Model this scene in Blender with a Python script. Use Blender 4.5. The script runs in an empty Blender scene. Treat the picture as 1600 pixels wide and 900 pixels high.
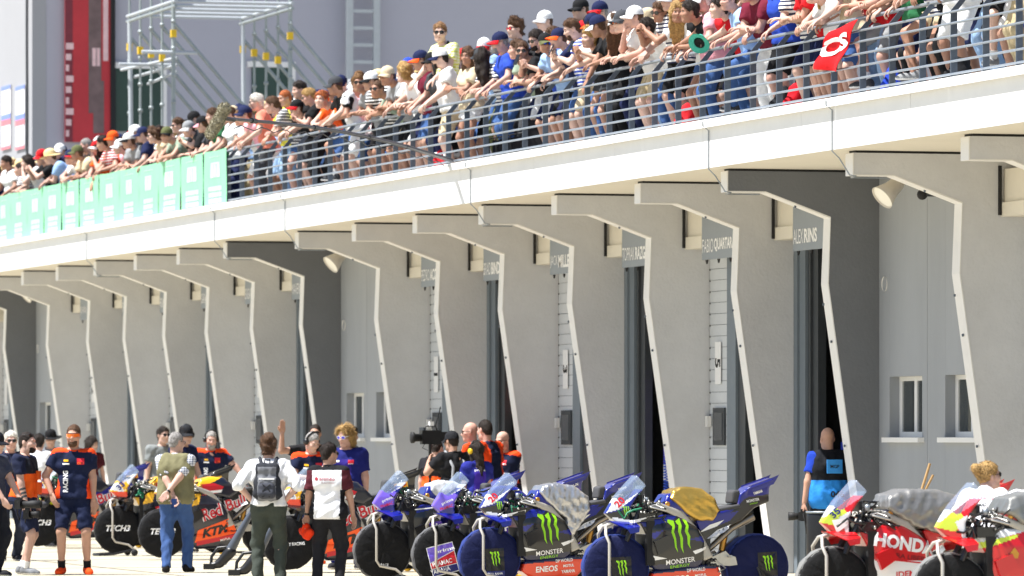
import bpy, bmesh, math, random
import numpy as np
from mathutils import Vector, Matrix
from mathutils.bvhtree import BVHTree

# ------------------------------------------------------------------ camera, sky, sun, exposure
SC = bpy.context.scene
COL = SC.collection
random.seed(7)
RNG = np.random.RandomState(7)
F = 8889.0                      # focal length in photo pixels (200 mm on a 36 mm sensor, 1600 px wide)
HOR = 685.0                     # horizon row
ALPHA = math.atan2(800 + 1780, F)
DV = np.array([-math.cos(ALPHA), math.sin(ALPHA)])      # view direction on the ground
RV = np.array([math.sin(ALPHA), math.cos(ALPHA)])       # camera right
CAMH = 1.65
_D0 = F * 3.12 / 401.0
CP = np.array([0, -2.0]) - _D0 * DV - (993 - 800) / F * _D0 * RV
cam_d = bpy.data.cameras.new('camera')
cam = bpy.data.objects.new('camera', cam_d); COL.objects.link(cam)
cam.location = (CP[0], CP[1], CAMH)
cam.rotation_euler = (math.pi / 2, 0, math.atan2(-DV[0], DV[1]))
cam_d.lens = 200; cam_d.sensor_width = 36
cam_d.shift_y = (HOR - 450) / 1600
cam_d.clip_start = 0.5; cam_d.clip_end = 3000
cam_d.dof.use_dof = True; cam_d.dof.focus_distance = 60; cam_d.dof.aperture_fstop = 4.0
SC.camera = cam
SUN_EL = math.radians(64)
SUN_DIR = np.array([-0.05, -0.99875]) * math.cos(SUN_EL)   # towards the sun, from the lane side and slightly beyond
world = bpy.data.worlds.new('World'); SC.world = world; world.use_nodes = True
wn = world.node_tree.nodes; wl = world.node_tree.links
bg = wn['Background']
sky = wn.new('ShaderNodeTexSky'); sky.sky_type = 'NISHITA'; sky.sun_disc = False
sky.sun_elevation = SUN_EL; sky.sun_rotation = math.atan2(SUN_DIR[0], SUN_DIR[1])
wl.new(sky.outputs[0], bg.inputs[0]); bg.inputs[1].default_value = 0.075
sd = bpy.data.lights.new('sun', 'SUN'); sd.energy = 5.0; sd.angle = math.radians(0.5); sd.color = (1, 0.98, 0.95)
so = bpy.data.objects.new('sun', sd); COL.objects.link(so); so.location = (0, -40, 60)
so.rotation_euler = Vector((-SUN_DIR[0], -SUN_DIR[1], -math.sin(SUN_EL))).to_track_quat('-Z', 'Y').to_euler()
SC.view_settings.view_transform = 'Standard'; SC.view_settings.look = 'None'
SC.view_settings.gamma = 1; SC.view_settings.use_curve_mapping = False
SC.view_settings.exposure = 1.0
SC.render.engine = 'CYCLES'
SC.cycles.use_denoising = True
SC.cycles.max_bounces = 7; SC.cycles.diffuse_bounces = 4; SC.cycles.transparent_max_bounces = 12

def at_Y(px, py, Y):
    """point on the vertical plane Y (parallel to the facade) for a photo pixel"""
    t = (px - 800) / F
    v = DV + t * RV
    k = (Y - CP[1]) / v[1]
    return Vector((CP[0] + k * v[0], Y, CAMH + (HOR - py) / F * k))
def at_D(px, s, z=0.0):
    """point at the distance where one metre spans s photo pixels"""
    D = F / s
    p = CP + D * DV + (px - 800) / F * D * RV
    return Vector((p[0], p[1], z))
def at_X(px, py, X):
    t = (px - 800) / F
    v = DV + t * RV
    k = (X - CP[0]) / v[0]
    return Vector((X, CP[1] + k * v[1], CAMH + (HOR - py) / F * k))

# ------------------------------------------------------------------ materials
def lin(c):
    return tuple((x / 255 / 12.92) if x / 255 <= .04045 else ((x / 255 + .055) / 1.055) ** 2.4 for x in c)
MATS = {}
def mat(name, rgb, rough=.6, metal=0., var=.10, scale=6., bump=0., bscale=40., coat=0., trans=0., alpha=1., emit=0., spec=.5, stretch=None):
    if name in MATS: return MATS[name]
    m = bpy.data.materials.new(name); m.use_nodes = True
    nt = m.node_tree; N = nt.nodes; L = nt.links
    b = N['Principled BSDF']
    c = lin(rgb)
    tc = N.new('ShaderNodeTexCoord')
    src = tc.outputs['Object']
    if stretch:
        mp = N.new('ShaderNodeMapping'); mp.inputs['Scale'].default_value = stretch
        L.new(src, mp.inputs[0]); src = mp.outputs[0]
    if var > 0:
        no = N.new('ShaderNodeTexNoise'); no.inputs['Scale'].default_value = scale; no.inputs['Detail'].default_value = 6
        no.inputs['Roughness'].default_value = .65
        L.new(src, no.inputs['Vector'])
        mr = N.new('ShaderNodeMapRange'); mr.inputs[1].default_value = .3; mr.inputs[2].default_value = .7
        mr.inputs[3].default_value = 1 - var; mr.inputs[4].default_value = 1 + var
        L.new(no.outputs[0], mr.inputs[0])
        mx = N.new('ShaderNodeVectorMath'); mx.operation = 'SCALE'; mx.inputs[0].default_value = c
        L.new(mr.outputs[0], mx.inputs['Scale']); L.new(mx.outputs[0], b.inputs['Base Color'])
    else:
        b.inputs['Base Color'].default_value = (*c, 1)
    b.inputs['Roughness'].default_value = rough; b.inputs['Metallic'].default_value = metal
    b.inputs['Specular IOR Level'].default_value = spec
    if coat: b.inputs['Coat Weight'].default_value = coat; b.inputs['Coat Roughness'].default_value = .08
    if trans: b.inputs['Transmission Weight'].default_value = trans
    if alpha < 1: b.inputs['Alpha'].default_value = alpha
    if emit: b.inputs['Emission Color'].default_value = (*c, 1); b.inputs['Emission Strength'].default_value = emit
    if bump:
        n2 = N.new('ShaderNodeTexNoise'); n2.inputs['Scale'].default_value = bscale; n2.inputs['Detail'].default_value = 5
        L.new(src, n2.inputs['Vector'])
        bp = N.new('ShaderNodeBump'); bp.inputs['Strength'].default_value = bump; bp.inputs['Distance'].default_value = .02
        L.new(n2.outputs[0], bp.inputs['Height']); L.new(bp.outputs[0], b.inputs['Normal'])
    MATS[name] = m
    return m
def cloth(rgb):
    return mat('cloth_%d_%d_%d' % tuple(rgb), rgb, .85, var=.10, scale=5, bump=.35, bscale=26, spec=.2)
def paint(rgb, **k):
    return mat('paint_%d_%d_%d' % tuple(rgb), rgb, .28, var=.03, coat=.6, **k)

# ------------------------------------------------------------------ mesh builder
class MB:
    def __init__(s): s.v = []; s.f = []; s.m = []; s.n = 0; s.sm = []
    def add(s, v, f, m=0, smooth=False):
        v = np.asarray(v, float).reshape(-1, 3); f = np.asarray(f, int)
        if len(f) == 0: return s
        s.v.append(v); s.f.append(f + s.n); s.n += len(v)
        s.m.append(np.full(len(f), m, int) if np.isscalar(m) else np.asarray(m, int))
        s.sm.append(np.full(len(f), smooth, bool))
        return s
    def box(s, c, d, R=None, m=0):
        c = np.asarray(c, float); d = np.asarray(d, float) / 2
        q = np.array([[x, y, z] for x in (-1, 1) for y in (-1, 1) for z in (-1, 1)]) * d
        if R is not None: q = q @ np.asarray(R, float).T
        return s.add(q + c, [[0, 1, 3, 2], [4, 6, 7, 5], [0, 4, 5, 1], [2, 3, 7, 6], [0, 2, 6, 4], [1, 5, 7, 3]], m)
    def bx(s, x0, x1, y0, y1, z0, z1, m=0):
        return s.box(((x0 + x1) / 2, (y0 + y1) / 2, (z0 + z1) / 2), (abs(x1 - x0), abs(y1 - y0), abs(z1 - z0)), None, m)
    def tube(s, pts, r, n=8, m=0, caps=True):
        P = np.asarray(pts, float); k = len(P)
        r = np.full(k, r, float) if np.isscalar(r) else np.asarray(r, float)
        T = np.gradient(P, axis=0); T /= np.linalg.norm(T, axis=1)[:, None] + 1e-9
        a = np.array([0, 0, 1.]) if abs(T[0, 2]) < .9 else np.array([1., 0, 0])
        V = []
        for i in range(k):
            a = a - T[i] * np.dot(a, T[i]); a /= np.linalg.norm(a) + 1e-9
            b = np.cross(T[i], a)
            th = np.arange(n) * 2 * math.pi / n
            V.append(P[i] + r[i] * (np.cos(th)[:, None] * a + np.sin(th)[:, None] * b))
        V = np.concatenate(V)
        fs = [[i * n + j, i * n + (j + 1) % n, (i + 1) * n + (j + 1) % n, (i + 1) * n + j] for i in range(k - 1) for j in range(n)]
        s.add(V, fs, m, True)
        if caps:
            for i, rev in ((0, True), (k - 1, False)):
                ring = V[i * n:(i + 1) * n]
                cv = np.vstack([ring, P[i]])
                s.add(cv, [[(j + 1) % n, j, n] if rev else [j, (j + 1) % n, n] for j in range(n)], m, False)
        return s
    def lathe(s, prof, M=None, n=24, m=0, smooth=True):
        """prof: (radius, height) pairs about local z; M 4x4"""
        pr = np.asarray(prof, float); k = len(pr)
        th = np.arange(n) * 2 * math.pi / n
        V = np.array([[r * math.cos(t), r * math.sin(t), z] for r, z in pr for t in th])
        fs = [[i * n + j, i * n + (j + 1) % n, (i + 1) * n + (j + 1) % n, (i + 1) * n + j] for i in range(k - 1) for j in range(n)]
        if M is not None:
            M = np.array(M); V = V @ M[:3, :3].T + M[:3, 3]
        return s.add(V, fs, m, smooth)
    def prism(s, poly, O, U, Vv, W, t, m=0):
        """polygon in plane (U, V) at O, extruded by t along W"""
        O, U, Vv, W = (np.asarray(a, float) for a in (O, U, Vv, W)); n = len(poly)
        a = np.array([O + p[0] * U + p[1] * Vv for p in poly]); b = a + W * t
        fs = [[i, (i + 1) % n, n + (i + 1) % n, n + i] for i in range(n)]
        s.add(np.vstack([a, b]), fs, m)
        from mathutils.geometry import tessellate_polygon
        tri = np.array(tessellate_polygon([[Vector((p[0], p[1], 0)) for p in poly]]))
        s.add(a, tri, m); s.add(b, tri[:, ::-1], m)
        return s
    def ball(s, c, r, M=None, nu=12, nv=8, m=0):
        r = np.ones(3) * r
        V = []; 
        for i in range(nv + 1):
            ph = math.pi * i / nv
            for j in range(nu):
                t = 2 * math.pi * j / nu
                V.append((math.sin(ph) * math.cos(t), math.sin(ph) * math.sin(t), math.cos(ph)))
        V = np.array(V) * r
        if M is not None: V = V @ np.asarray(M, float)[:3, :3].T
        fs = [[i * nu + j, (i + 1) * nu + j, (i + 1) * nu + (j + 1) % nu, i * nu + (j + 1) % nu] for i in range(nv) for j in range(nu)]
        return s.add(V + np.asarray(c, float), fs, m, True)
    def xf(s, M):
        M = np.array(M)
        s.v = [v @ M[:3, :3].T + M[:3, 3] for v in s.v]
        return s
    def mesh(s, name, mats):
        me = bpy.data.meshes.new(name)
        if s.n:
            V = np.concatenate(s.v)
            me.vertices.add(len(V)); me.vertices.foreach_set('co', V.ravel())
            loops = np.concatenate([f.ravel() for f in s.f])
            cnt = np.concatenate([np.full(len(f), f.shape[1], int) for f in s.f])
            me.loops.add(len(loops)); me.loops.foreach_set('vertex_index', loops)
            me.polygons.add(len(cnt)); me.polygons.foreach_set('loop_start', np.concatenate([[0], np.cumsum(cnt)[:-1]]))
            try: me.polygons.foreach_set('loop_total', cnt)
            except Exception: pass
            me.polygons.foreach_set('material_index', np.concatenate(s.m))
            me.polygons.foreach_set('use_smooth', np.concatenate(s.sm))
            me.update(calc_edges=True); me.validate()
        for m in (mats if isinstance(mats, (list, tuple)) else [mats]): me.materials.append(m)
        return me
    def build(s, name, mats, parent=None, loc=None, rz=0):
        return link(name, s.mesh(name, mats), parent, loc, rz)

def link(name, me, parent=None, loc=None, rz=0):
    o = bpy.data.objects.new(name, me); COL.objects.link(o)
    if parent is not None: o.parent = parent
    if loc is not None: o.location = loc
    if rz: o.rotation_euler = (0, 0, rz)
    return o
def tag(o, label=None, cat=None, group=None, kind=None):
    if label: o['label'] = label
    if cat: o['category'] = cat
    if group: o['group'] = group
    if kind: o['kind'] = kind
    return o
def thing(name, label, cat, loc=(0, 0, 0), rz=0, group=None):
    o = link(name, None, None, loc, rz)
    o.empty_display_size = .2
    return tag(o, label, cat, group)
def osc(o, mats):
    """give a shared mesh its own materials on this object"""
    for i, m in enumerate(mats):
        sl = o.material_slots[i]; sl.link = 'OBJECT'; sl.material = m
    return o

# ------------------------------------------------------------------ signed distance fields -> surface nets
def surfnet(f, org, h):
    s = f < 0
    nx, ny, nz = f.shape
    acc = np.zeros((nx - 1, ny - 1, nz - 1, 3)); cnt = np.zeros((nx - 1, ny - 1, nz - 1))
    quads = []
    idx = -np.ones((nx - 1, ny - 1, nz - 1), int)
    edges = []
    for ax in range(3):
        lo = [slice(None)] * 3; hi = [slice(None)] * 3
        lo[ax] = slice(0, -1); hi[ax] = slice(1, None)
        a = f[tuple(lo)]; b = f[tuple(hi)]
        cr = (a < 0) != (b < 0)
        I = np.argwhere(cr)
        if len(I) == 0: continue
        av = a[cr]; bv = b[cr]; t = av / (av - bv)
        pos = I.astype(float); pos[:, ax] += t
        o1, o2 = [k for k in range(3) if k != ax]
        for d1 in (0, -1):
            for d2 in (0, -1):
                J = I.copy(); J[:, o1] += d1; J[:, o2] += d2
                ok = (J[:, o1] >= 0) & (J[:, o2] >= 0) & (J[:, o1] < acc.shape[o1]) & (J[:, o2] < acc.shape[o2])
                Jo = J[ok]
                np.add.at(acc, (Jo[:, 0], Jo[:, 1], Jo[:, 2]), pos[ok]); np.add.at(cnt, (Jo[:, 0], Jo[:, 1], Jo[:, 2]), 1)
        edges.append((ax, o1, o2, I, av < 0))
    M = cnt > 0
    idx[M] = np.arange(M.sum())
    V = acc[M] / cnt[M][:, None] * h + org
    for ax, o1, o2, I, neg in edges:
        ok = (I[:, o1] > 0) & (I[:, o2] > 0) & (I[:, o1] < f.shape[o1] - 1) & (I[:, o2] < f.shape[o2] - 1)
        I = I[ok]; ng = neg[ok]
        def g(d1, d2):
            J = I.copy(); J[:, o1] += d1; J[:, o2] += d2
            return idx[J[:, 0], J[:, 1], J[:, 2]]
        q = np.stack([g(-1, -1), g(0, -1), g(0, 0), g(-1, 0)], 1)
        fl = ng if ax != 1 else ~ng
        q[~fl] = q[~fl][:, ::-1]
        quads.append(q)
    Q = np.concatenate(quads) if quads else np.zeros((0, 4), int)
    return V, Q

def rc(a, b, ra, rb=None, k=.03, flat=False):
    return ('c', np.asarray(a, float), np.asarray(b, float), ra, ra if rb is None else rb, k, flat)
def el(c, r, R=None, k=.03, sub=False):
    return ('e', np.asarray(c, float), np.asarray(r, float), np.eye(3) if R is None else np.asarray(R, float), k, sub)
def field(prims, h, cuts=(), fold=0., seed=0, pad=.05):
    lo = np.full(3, 1e9); hi = -lo
    for p in prims:
        if p[0] == 'c':
            r = max(p[3], p[4]) + pad
            lo = np.minimum(lo, np.minimum(p[1], p[2]) - r); hi = np.maximum(hi, np.maximum(p[1], p[2]) + r)
        elif not p[5]:
            r = p[2].max() + pad; lo = np.minimum(lo, p[1] - r); hi = np.maximum(hi, p[1] + r)
    n = np.ceil((hi - lo) / h).astype(int) + 1
    ax = [lo[i] + np.arange(n[i]) * h for i in range(3)]
    f = np.full(n, 1.0)
    for p in prims:
        if p[0] == 'c': r = max(p[3], p[4]) + .1; a = np.minimum(p[1], p[2]) - r; b = np.maximum(p[1], p[2]) + r
        else: r = p[2].max() + .1; a = p[1] - r; b = p[1] + r
        i0 = np.clip(((a - lo) / h).astype(int), 0, n - 1); i1 = np.clip(((b - lo) / h).astype(int) + 2, 1, n)
        X = ax[0][i0[0]:i1[0], None, None]; Y = ax[1][None, i0[1]:i1[1], None]; Z = ax[2][None, None, i0[2]:i1[2]]
        sl = (slice(i0[0], i1[0]), slice(i0[1], i1[1]), slice(i0[2], i1[2]))
        if p[0] == 'c':
            A, B = p[1], p[2]; ba = B - A; L2 = max(np.dot(ba, ba), 1e-9)
            t0 = ((X - A[0]) * ba[0] + (Y - A[1]) * ba[1] + (Z - A[2]) * ba[2]) / L2
            t = np.clip(t0, 0, 1)
            d = np.sqrt((X - A[0] - t * ba[0]) ** 2 + (Y - A[1] - t * ba[1]) ** 2 + (Z - A[2] - t * ba[2]) ** 2) - (p[3] + (p[4] - p[3]) * t)
            if p[6]: d = np.maximum(d, (t0 - 1) * math.sqrt(L2))
            k = p[5]; sub = False
        else:
            R = p[3]; q = [X - p[1][0], Y - p[1][1], Z - p[1][2]]
            l = [sum(R[j, i] * q[j] for j in range(3)) / p[2][i] for i in range(3)]
            ln = np.sqrt(l[0] ** 2 + l[1] ** 2 + l[2] ** 2)
            d = (ln - 1) * p[2].min(); k = p[4]; sub = p[5]
        g = f[sl]
        if sub:
            hh = np.maximum(k - np.abs(g + d), 0) / k
            f[sl] = np.maximum(g, -d) + hh * hh * k / 4
        else:
            hh = np.maximum(k - np.abs(g - d), 0) / k
            f[sl] = np.minimum(g, d) - hh * hh * k / 4
    X = ax[0][:, None, None]; Y = ax[1][None, :, None]; Z = ax[2][None, None, :]
    if fold:
        rr = np.random.RandomState(seed); w = 0
        for i in range(5):
            dv = rr.normal(size=3) * (1, 1, .8); dv /= np.linalg.norm(dv); wl_ = rr.uniform(.07, .2)
            w = w + np.sin((X * dv[0] + Y * dv[1] + Z * dv[2]) * 2 * math.pi / wl_ + rr.uniform(0, 6)
                           + 1.3 * np.sin((X * dv[1] + Y * dv[2] + Z * dv[0]) * 2 * math.pi / .25 + i))
        f = f + fold * w / 2.2
    for p0, nn in cuts:
        f = np.maximum(f, (X - p0[0]) * nn[0] + (Y - p0[1]) * nn[1] + (Z - p0[2]) * nn[2])
    return f, lo
def blob(mb, prims, h, cuts=(), m=0, fold=0., seed=0, zone=None):
    f, lo = field(prims, h, cuts, fold, seed)
    V, Q = surfnet(f, lo, h)
    if zone is not None and len(Q):
        m = zone(V[Q].mean(1))
    mb.add(V, Q, m, True)
    return V, Q

def poly_sd(poly, X, Z):
    """signed distance to a polygon, negative inside; X, Z 2-D arrays"""
    P = np.asarray(poly, float); n = len(P)
    d = np.full(X.shape, 1e9); ins = np.zeros(X.shape, bool)
    for i in range(n):
        a = P[i]; b = P[(i + 1) % n]; e = b - a
        wx = X - a[0]; wz = Z - a[1]
        t = np.clip((wx * e[0] + wz * e[1]) / max(e @ e, 1e-12), 0, 1)
        d = np.minimum(d, (wx - t * e[0]) ** 2 + (wz - t * e[1]) ** 2)
        c = ((a[1] > Z) != (b[1] > Z)) & (X < (b[0] - a[0]) * (Z - a[1]) / (b[1] - a[1] + 1e-15) + a[0])
        ins ^= c
    return np.sqrt(d) * np.where(ins, -1, 1)
def inside(poly, x, z):
    return poly_sd(poly, x, z) < 0
def slab(poly, w, h=.012, r=.012, yc=0., crumple=0., seed=0):
    """rounded solid with side-view outline poly (x, z) and half width w(x, z) about y = yc"""
    P = np.asarray(poly, float); lo2 = P.min(0) - .03; hi2 = P.max(0) + .03
    x = np.arange(lo2[0], hi2[0] + h, h); z = np.arange(lo2[1], hi2[1] + h, h)
    X, Z = np.meshgrid(x, z, indexing='ij')
    sd2 = poly_sd(P, X, Z); W = w(X, Z) if callable(w) else np.full(X.shape, w)
    wm = W.max() + .03
    y = np.arange(-wm, wm + h, h)
    a = sd2[:, None, :] + r; b = np.abs(y)[None, :, None] - W[:, None, :] + r
    f = np.sqrt(np.maximum(a, 0) ** 2 + np.maximum(b, 0) ** 2) + np.minimum(np.maximum(a, b), 0) - r
    if crumple:
        rr = np.random.RandomState(seed); g = 0
        for i in range(7):
            dv = rr.normal(size=3); dv /= np.linalg.norm(dv); wl_ = rr.uniform(.05, .16)
            g = g + np.abs(np.sin((X[:, None, :] * dv[0] + y[None, :, None] * dv[1] + Z[:, None, :] * dv[2]) * math.pi / wl_ + rr.uniform(0, 6)))
        f = f + crumple * (g - 4.4)
    return surfnet(f, np.array([lo2[0], yc - wm, lo2[1]]), h)

# ------------------------------------------------------------------ lettering
_TXT = {}
def text_geo(body, bold=.0, shear=0., spacing=1.):
    key = (body, bold, shear, spacing)
    if key in _TXT: return _TXT[key]
    cu = bpy.data.curves.new('t', 'FONT'); cu.body = body; cu.size = 1; cu.offset = bold; cu.shear = shear
    cu.space_character = spacing; cu.resolution_u = 3; cu.fill_mode = 'FRONT'
    ob = bpy.data.objects.new('t', cu)
    me = ob.to_mesh()
    bm = bmesh.new(); bm.from_mesh(me)
    bmesh.ops.triangulate(bm, faces=bm.faces[:])
    for _ in range(2):
        lo = [e for e in bm.edges if e.calc_length() > .3]
        if lo: bmesh.ops.subdivide_edges(bm, edges=lo, cuts=1); bmesh.ops.triangulate(bm, faces=bm.faces[:])
    bm.verts.index_update()
    V = np.array([v.co[:2] for v in bm.verts]); Fc = np.array([[v.index for v in f.verts] for f in bm.faces])
    bm.free(); ob.to_mesh_clear(); bpy.data.objects.remove(ob); bpy.data.curves.remove(cu)
    if len(V):
        lo = V.min(0); hi = V.max(0); V = (V - (lo + hi) / 2) / (hi[1] - lo[1])
    _TXT[key] = (V, Fc)
    return _TXT[key]
def bvh_of(*VQ):
    vs = []; fs = []; n = 0
    for V, Q in VQ:
        vs += [tuple(v) for v in V]; fs += [tuple(int(i) + n for i in q) for q in Q]; n += len(V)
    return BVHTree.FromPolygons(vs, fs)
def decal(mb, V2, Fc, O, U, Vv, bvh, W, off=.004, m=0, fallback=None):
    """lay flat shapes (V2 in metres) along U, V at O onto a surface hit along W"""
    O, U, Vv, W = (np.asarray(a, float) for a in (O, U, Vv, W))
    pts = []
    for p in V2:
        q = O + p[0] * U + p[1] * Vv
        if bvh is not None:
            hit = bvh.ray_cast(Vector(q - W * 1.0), Vector(W), 2.0)
            if hit[0] is not None: q = np.array(hit[0]) - W * off
            elif fallback is not None: q = q + W * (fallback)
        pts.append(q)
    P = np.array(pts)
    nrm = np.cross(U, Vv)
    if np.dot(nrm, -W) < 0: Fc = Fc[:, ::-1]
    mb.add(P, Fc, m)
def lettering(mb, body, h, O, U, Vv, bvh, W, width=None, bold=.02, shear=0., m=0, off=.004, fallback=None, spacing=1.):
    V, Fc = text_geo(body, bold, shear, spacing)
    if len(V) == 0: return
    sx = h if width is None else width / (V[:, 0].max() - V[:, 0].min())
    decal(mb, V * (sx, h), Fc, O, U, Vv, bvh, W, off, m, fallback)
def shape(mb, poly, O, U, Vv, bvh, W, m=0, off=.004, fallback=None, grid=.03):
    """a filled polygon laid on a surface, refined so that it follows the curve"""
    bm = bmesh.new()
    bm.faces.new([bm.verts.new((p[0], p[1], 0)) for p in poly])
    bmesh.ops.triangulate(bm, faces=bm.faces[:])
    for _ in range(5):
        lo = [e for e in bm.edges if e.calc_length() > grid]
        if not lo: break
        bmesh.ops.subdivide_edges(bm, edges=lo, cuts=1); bmesh.ops.triangulate(bm, faces=bm.faces[:])
    bm.normal_update()
    bm.verts.index_update()
    V = np.array([v.co[:2] for v in bm.verts])
    Fc = np.array([[v.index for v in (f.verts if f.normal.z > 0 else reversed(f.verts[:]))] for f in bm.faces]); bm.free()
    decal(mb, V, Fc, O, U, Vv, bvh, W, off, m, fallback)
# ------------------------------------------------------------------ ground
M_ground = mat('concrete_lane', (174, 166, 146), .85, var=.16, scale=.5, bump=.15, bscale=30)
g = MB(); g.add([(-900, -900, 0), (900, -900, 0), (900, 900, 0), (-900, 900, 0)], [[0, 1, 2, 3]])
tag(g.build('ground', M_ground), kind='structure')
# joints between the concrete slabs of the working lane
M_joint = mat('joint_sealant', (96, 90, 84), .8)
g = MB()
for i in range(-14, 9): g.bx(i * 5 - .012, i * 5 + .012, -17, -.3, .002, .004)
for y in (-12.5, -7.5): g.bx(-75, 45, y - .012, y + .012, .0045, .0065)
tag(g.build('lane_joints', M_joint), kind='structure')

# ------------------------------------------------------------------ pit building
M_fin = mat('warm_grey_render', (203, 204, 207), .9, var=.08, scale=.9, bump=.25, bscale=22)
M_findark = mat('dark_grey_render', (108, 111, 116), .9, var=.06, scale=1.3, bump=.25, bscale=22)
M_wall = mat('blue_grey_render', (156, 160, 165), .9, var=.06, scale=1.2, bump=.2, bscale=22, stretch=(1, 1, .25))
M_white = mat('white_wall_paint', (226, 225, 223), .6, var=.05, scale=2)
M_fascia = mat('white_fascia_metal', (228, 228, 227), .45, var=.05, scale=1.2)
M_soffit = mat('cream_soffit', (222, 216, 202), .8, var=.04, scale=1)
M_black = mat('black_rubber', (22, 22, 24), .7)
M_frame = mat('blue_grey_steel', (116, 126, 135), .5, var=.05, metal=.1)
M_rail_dark = mat('dark_door_rail', (58, 62, 66), .5, var=.1)
M_slat = mat('door_panel_white', (206, 210, 214), .45, var=.03)
M_glass = mat('window_glass', (70, 76, 78), .05, var=0, trans=.0, spec=.8, alpha=.75)
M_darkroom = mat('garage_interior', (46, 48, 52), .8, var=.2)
M_gal = mat('galvanised_steel', (150, 158, 166), .42, metal=.55, var=.10, scale=14)
M_gal2 = mat('galvanised_post', (88, 98, 110), .6, metal=.1, var=.22, scale=10)
M_board = mat('name_board_grey', (140, 148, 157), .5, var=.02)
M_print = mat('print_white', (240, 240, 240), .5, var=0)

pb = thing('pit_building', 'long grey pit building with flared piers and a white terrace edge', 'building')
KB, ZB = .867, .219            # the building is drawn at 1/KB size and set down to full depth
pb.scale = (KB,) * 3; pb.location.z = ZB
def bY(px, py, Yl):
    p = at_Y(px, py, Yl * KB); return Vector((p.x / KB, Yl, (p.z - ZB) / KB))
def bl(x, y, z): return (x * KB, y * KB, z * KB + ZB)
DECK = 5.80 * KB + ZB
caps = [-205, -150, -90, -26, 34, 88, 147, 210, 277, 350, 462, 551, 646, 749, 863, 993, 1128, 1323, 1503]
XF = [bY(c, 400, -2.3).x for c in caps]
XF += [XF[-1] + 4.05, XF[-1] + 8.1]
kinds = ['open', 'white', 'window', 'white', 'open', 'white', 'open', 'white', 'open', 'window', 'white', 'open', 'white', 'open', 'white', 'open', 'window', 'white', 'open', 'white', None]
T = .26
PROF = [(-2.3, 5.22), (-2.3, 4.95), (-1.77, 4.95), (-.85, 4.62), (-.88, 3.72), (-.5, 1.07), (-.31, -.27)]
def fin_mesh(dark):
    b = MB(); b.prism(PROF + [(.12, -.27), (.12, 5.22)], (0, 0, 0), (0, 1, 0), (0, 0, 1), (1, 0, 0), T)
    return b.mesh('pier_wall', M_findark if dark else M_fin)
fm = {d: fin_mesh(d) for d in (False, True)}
b = MB()
o = .014
ou = [(-2.3 - o, 5.215), (-2.3 - o, 4.95 - o), (-1.77 + .002, 4.95 - o), (-.85 - o * .6, 4.62 - o * 1.1), (-.88 - o, 3.72), (-.5 - o, 1.07), (-.31 - o, -.25)]
for i in range(len(PROF) - 1):
    q = [PROF[i], PROF[i + 1], ou[i + 1], ou[i]]
    b.prism(q, (-.006, 0, 0), (0, 1, 0), (0, 0, 1), (1, 0, 0), T + .012)
trim_me = b.mesh('edge_trim', M_white)
b = MB(); b.bx(.01, T - .01, -2.27, .1, 5.222, 5.2495); shadow_line_me = b.mesh('beam_shadow_line', M_black)  # black strip drawn as the shadow line between beam top and soffit
for i, x in enumerate(XF):
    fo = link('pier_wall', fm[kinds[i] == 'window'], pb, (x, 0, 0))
    link('edge_trim', trim_me, fo); link('beam_shadow_line', shadow_line_me, fo)
    if 3 <= i <= 18:
        for (y, z) in [(-1.3, 4.76), (-.9, 3.45), (-.79, 2.95), (-.6, 1.55)]:
            s = MB(); s.lathe([(0, -.02), (.018, -.02), (.018, 0), (0, 0)], Matrix.Translation((T / 2, y - .018, z)) @ Matrix.Rotation(math.pi / 2, 4, 'X'), 8)
            s.build('conduit_clip', M_gal2, fo)
XL, XR = -80, XF[-1] + 6
# soffit, terrace slab
b = MB(); b.bx(XL, XR, -2.585, .35, 5.25, 5.33); b.build('soffit', M_soffit, pb)
b = MB(); b.bx(XL, XR, -2.5, 16, 5.335, 5.80); b.build('terrace_floor', mat('terrace_concrete', (150, 148, 144), .9), pb)
# fascia panels and coping, in lengths
x = XL; k = 0
fp = MB(); fp.bx(0, 3.99, -2.62, -2.59, 5.246, 5.80); fpm = fp.mesh('fascia_panel', M_fascia)
cpn = MB(); cpn.bx(0, 3.992, -2.70, -2.30, 5.805, 5.885); cpn.bx(0, 3.992, -2.704, -2.685, 5.775, 5.807); cpm = cpn.mesh('coping', M_fascia)
while x < XR:
    link('fascia_panel', fpm, pb, (x, 0, 0)); link('coping', cpm, pb, (x + 1.3, 0, 0)); x += 4.0
# conduits running down the fascia to the beam ends
for px in (135, 335, 445, 735, 1107, 1300):
    q = bY(px, 300, -2.635)
    nx = min(XF, key=lambda v: abs(v - q.x - (.35 if px != 735 else .3)))
    b = MB()
    b.tube([(q.x, -2.715, 5.86), (q.x, -2.715, 5.80), (q.x, -2.635, 5.74), (q.x, -2.635, 5.23), (q.x + .03, -2.55, 5.14), (q.x + .05, -2.42, 4.93), (q.x + .12, -2.36, 4.915), (nx + .1, -2.28, 4.915), (nx + .1, -1.8, 4.915)], .009, 6)
    b.build('conduit', M_gal, pb)
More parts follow.
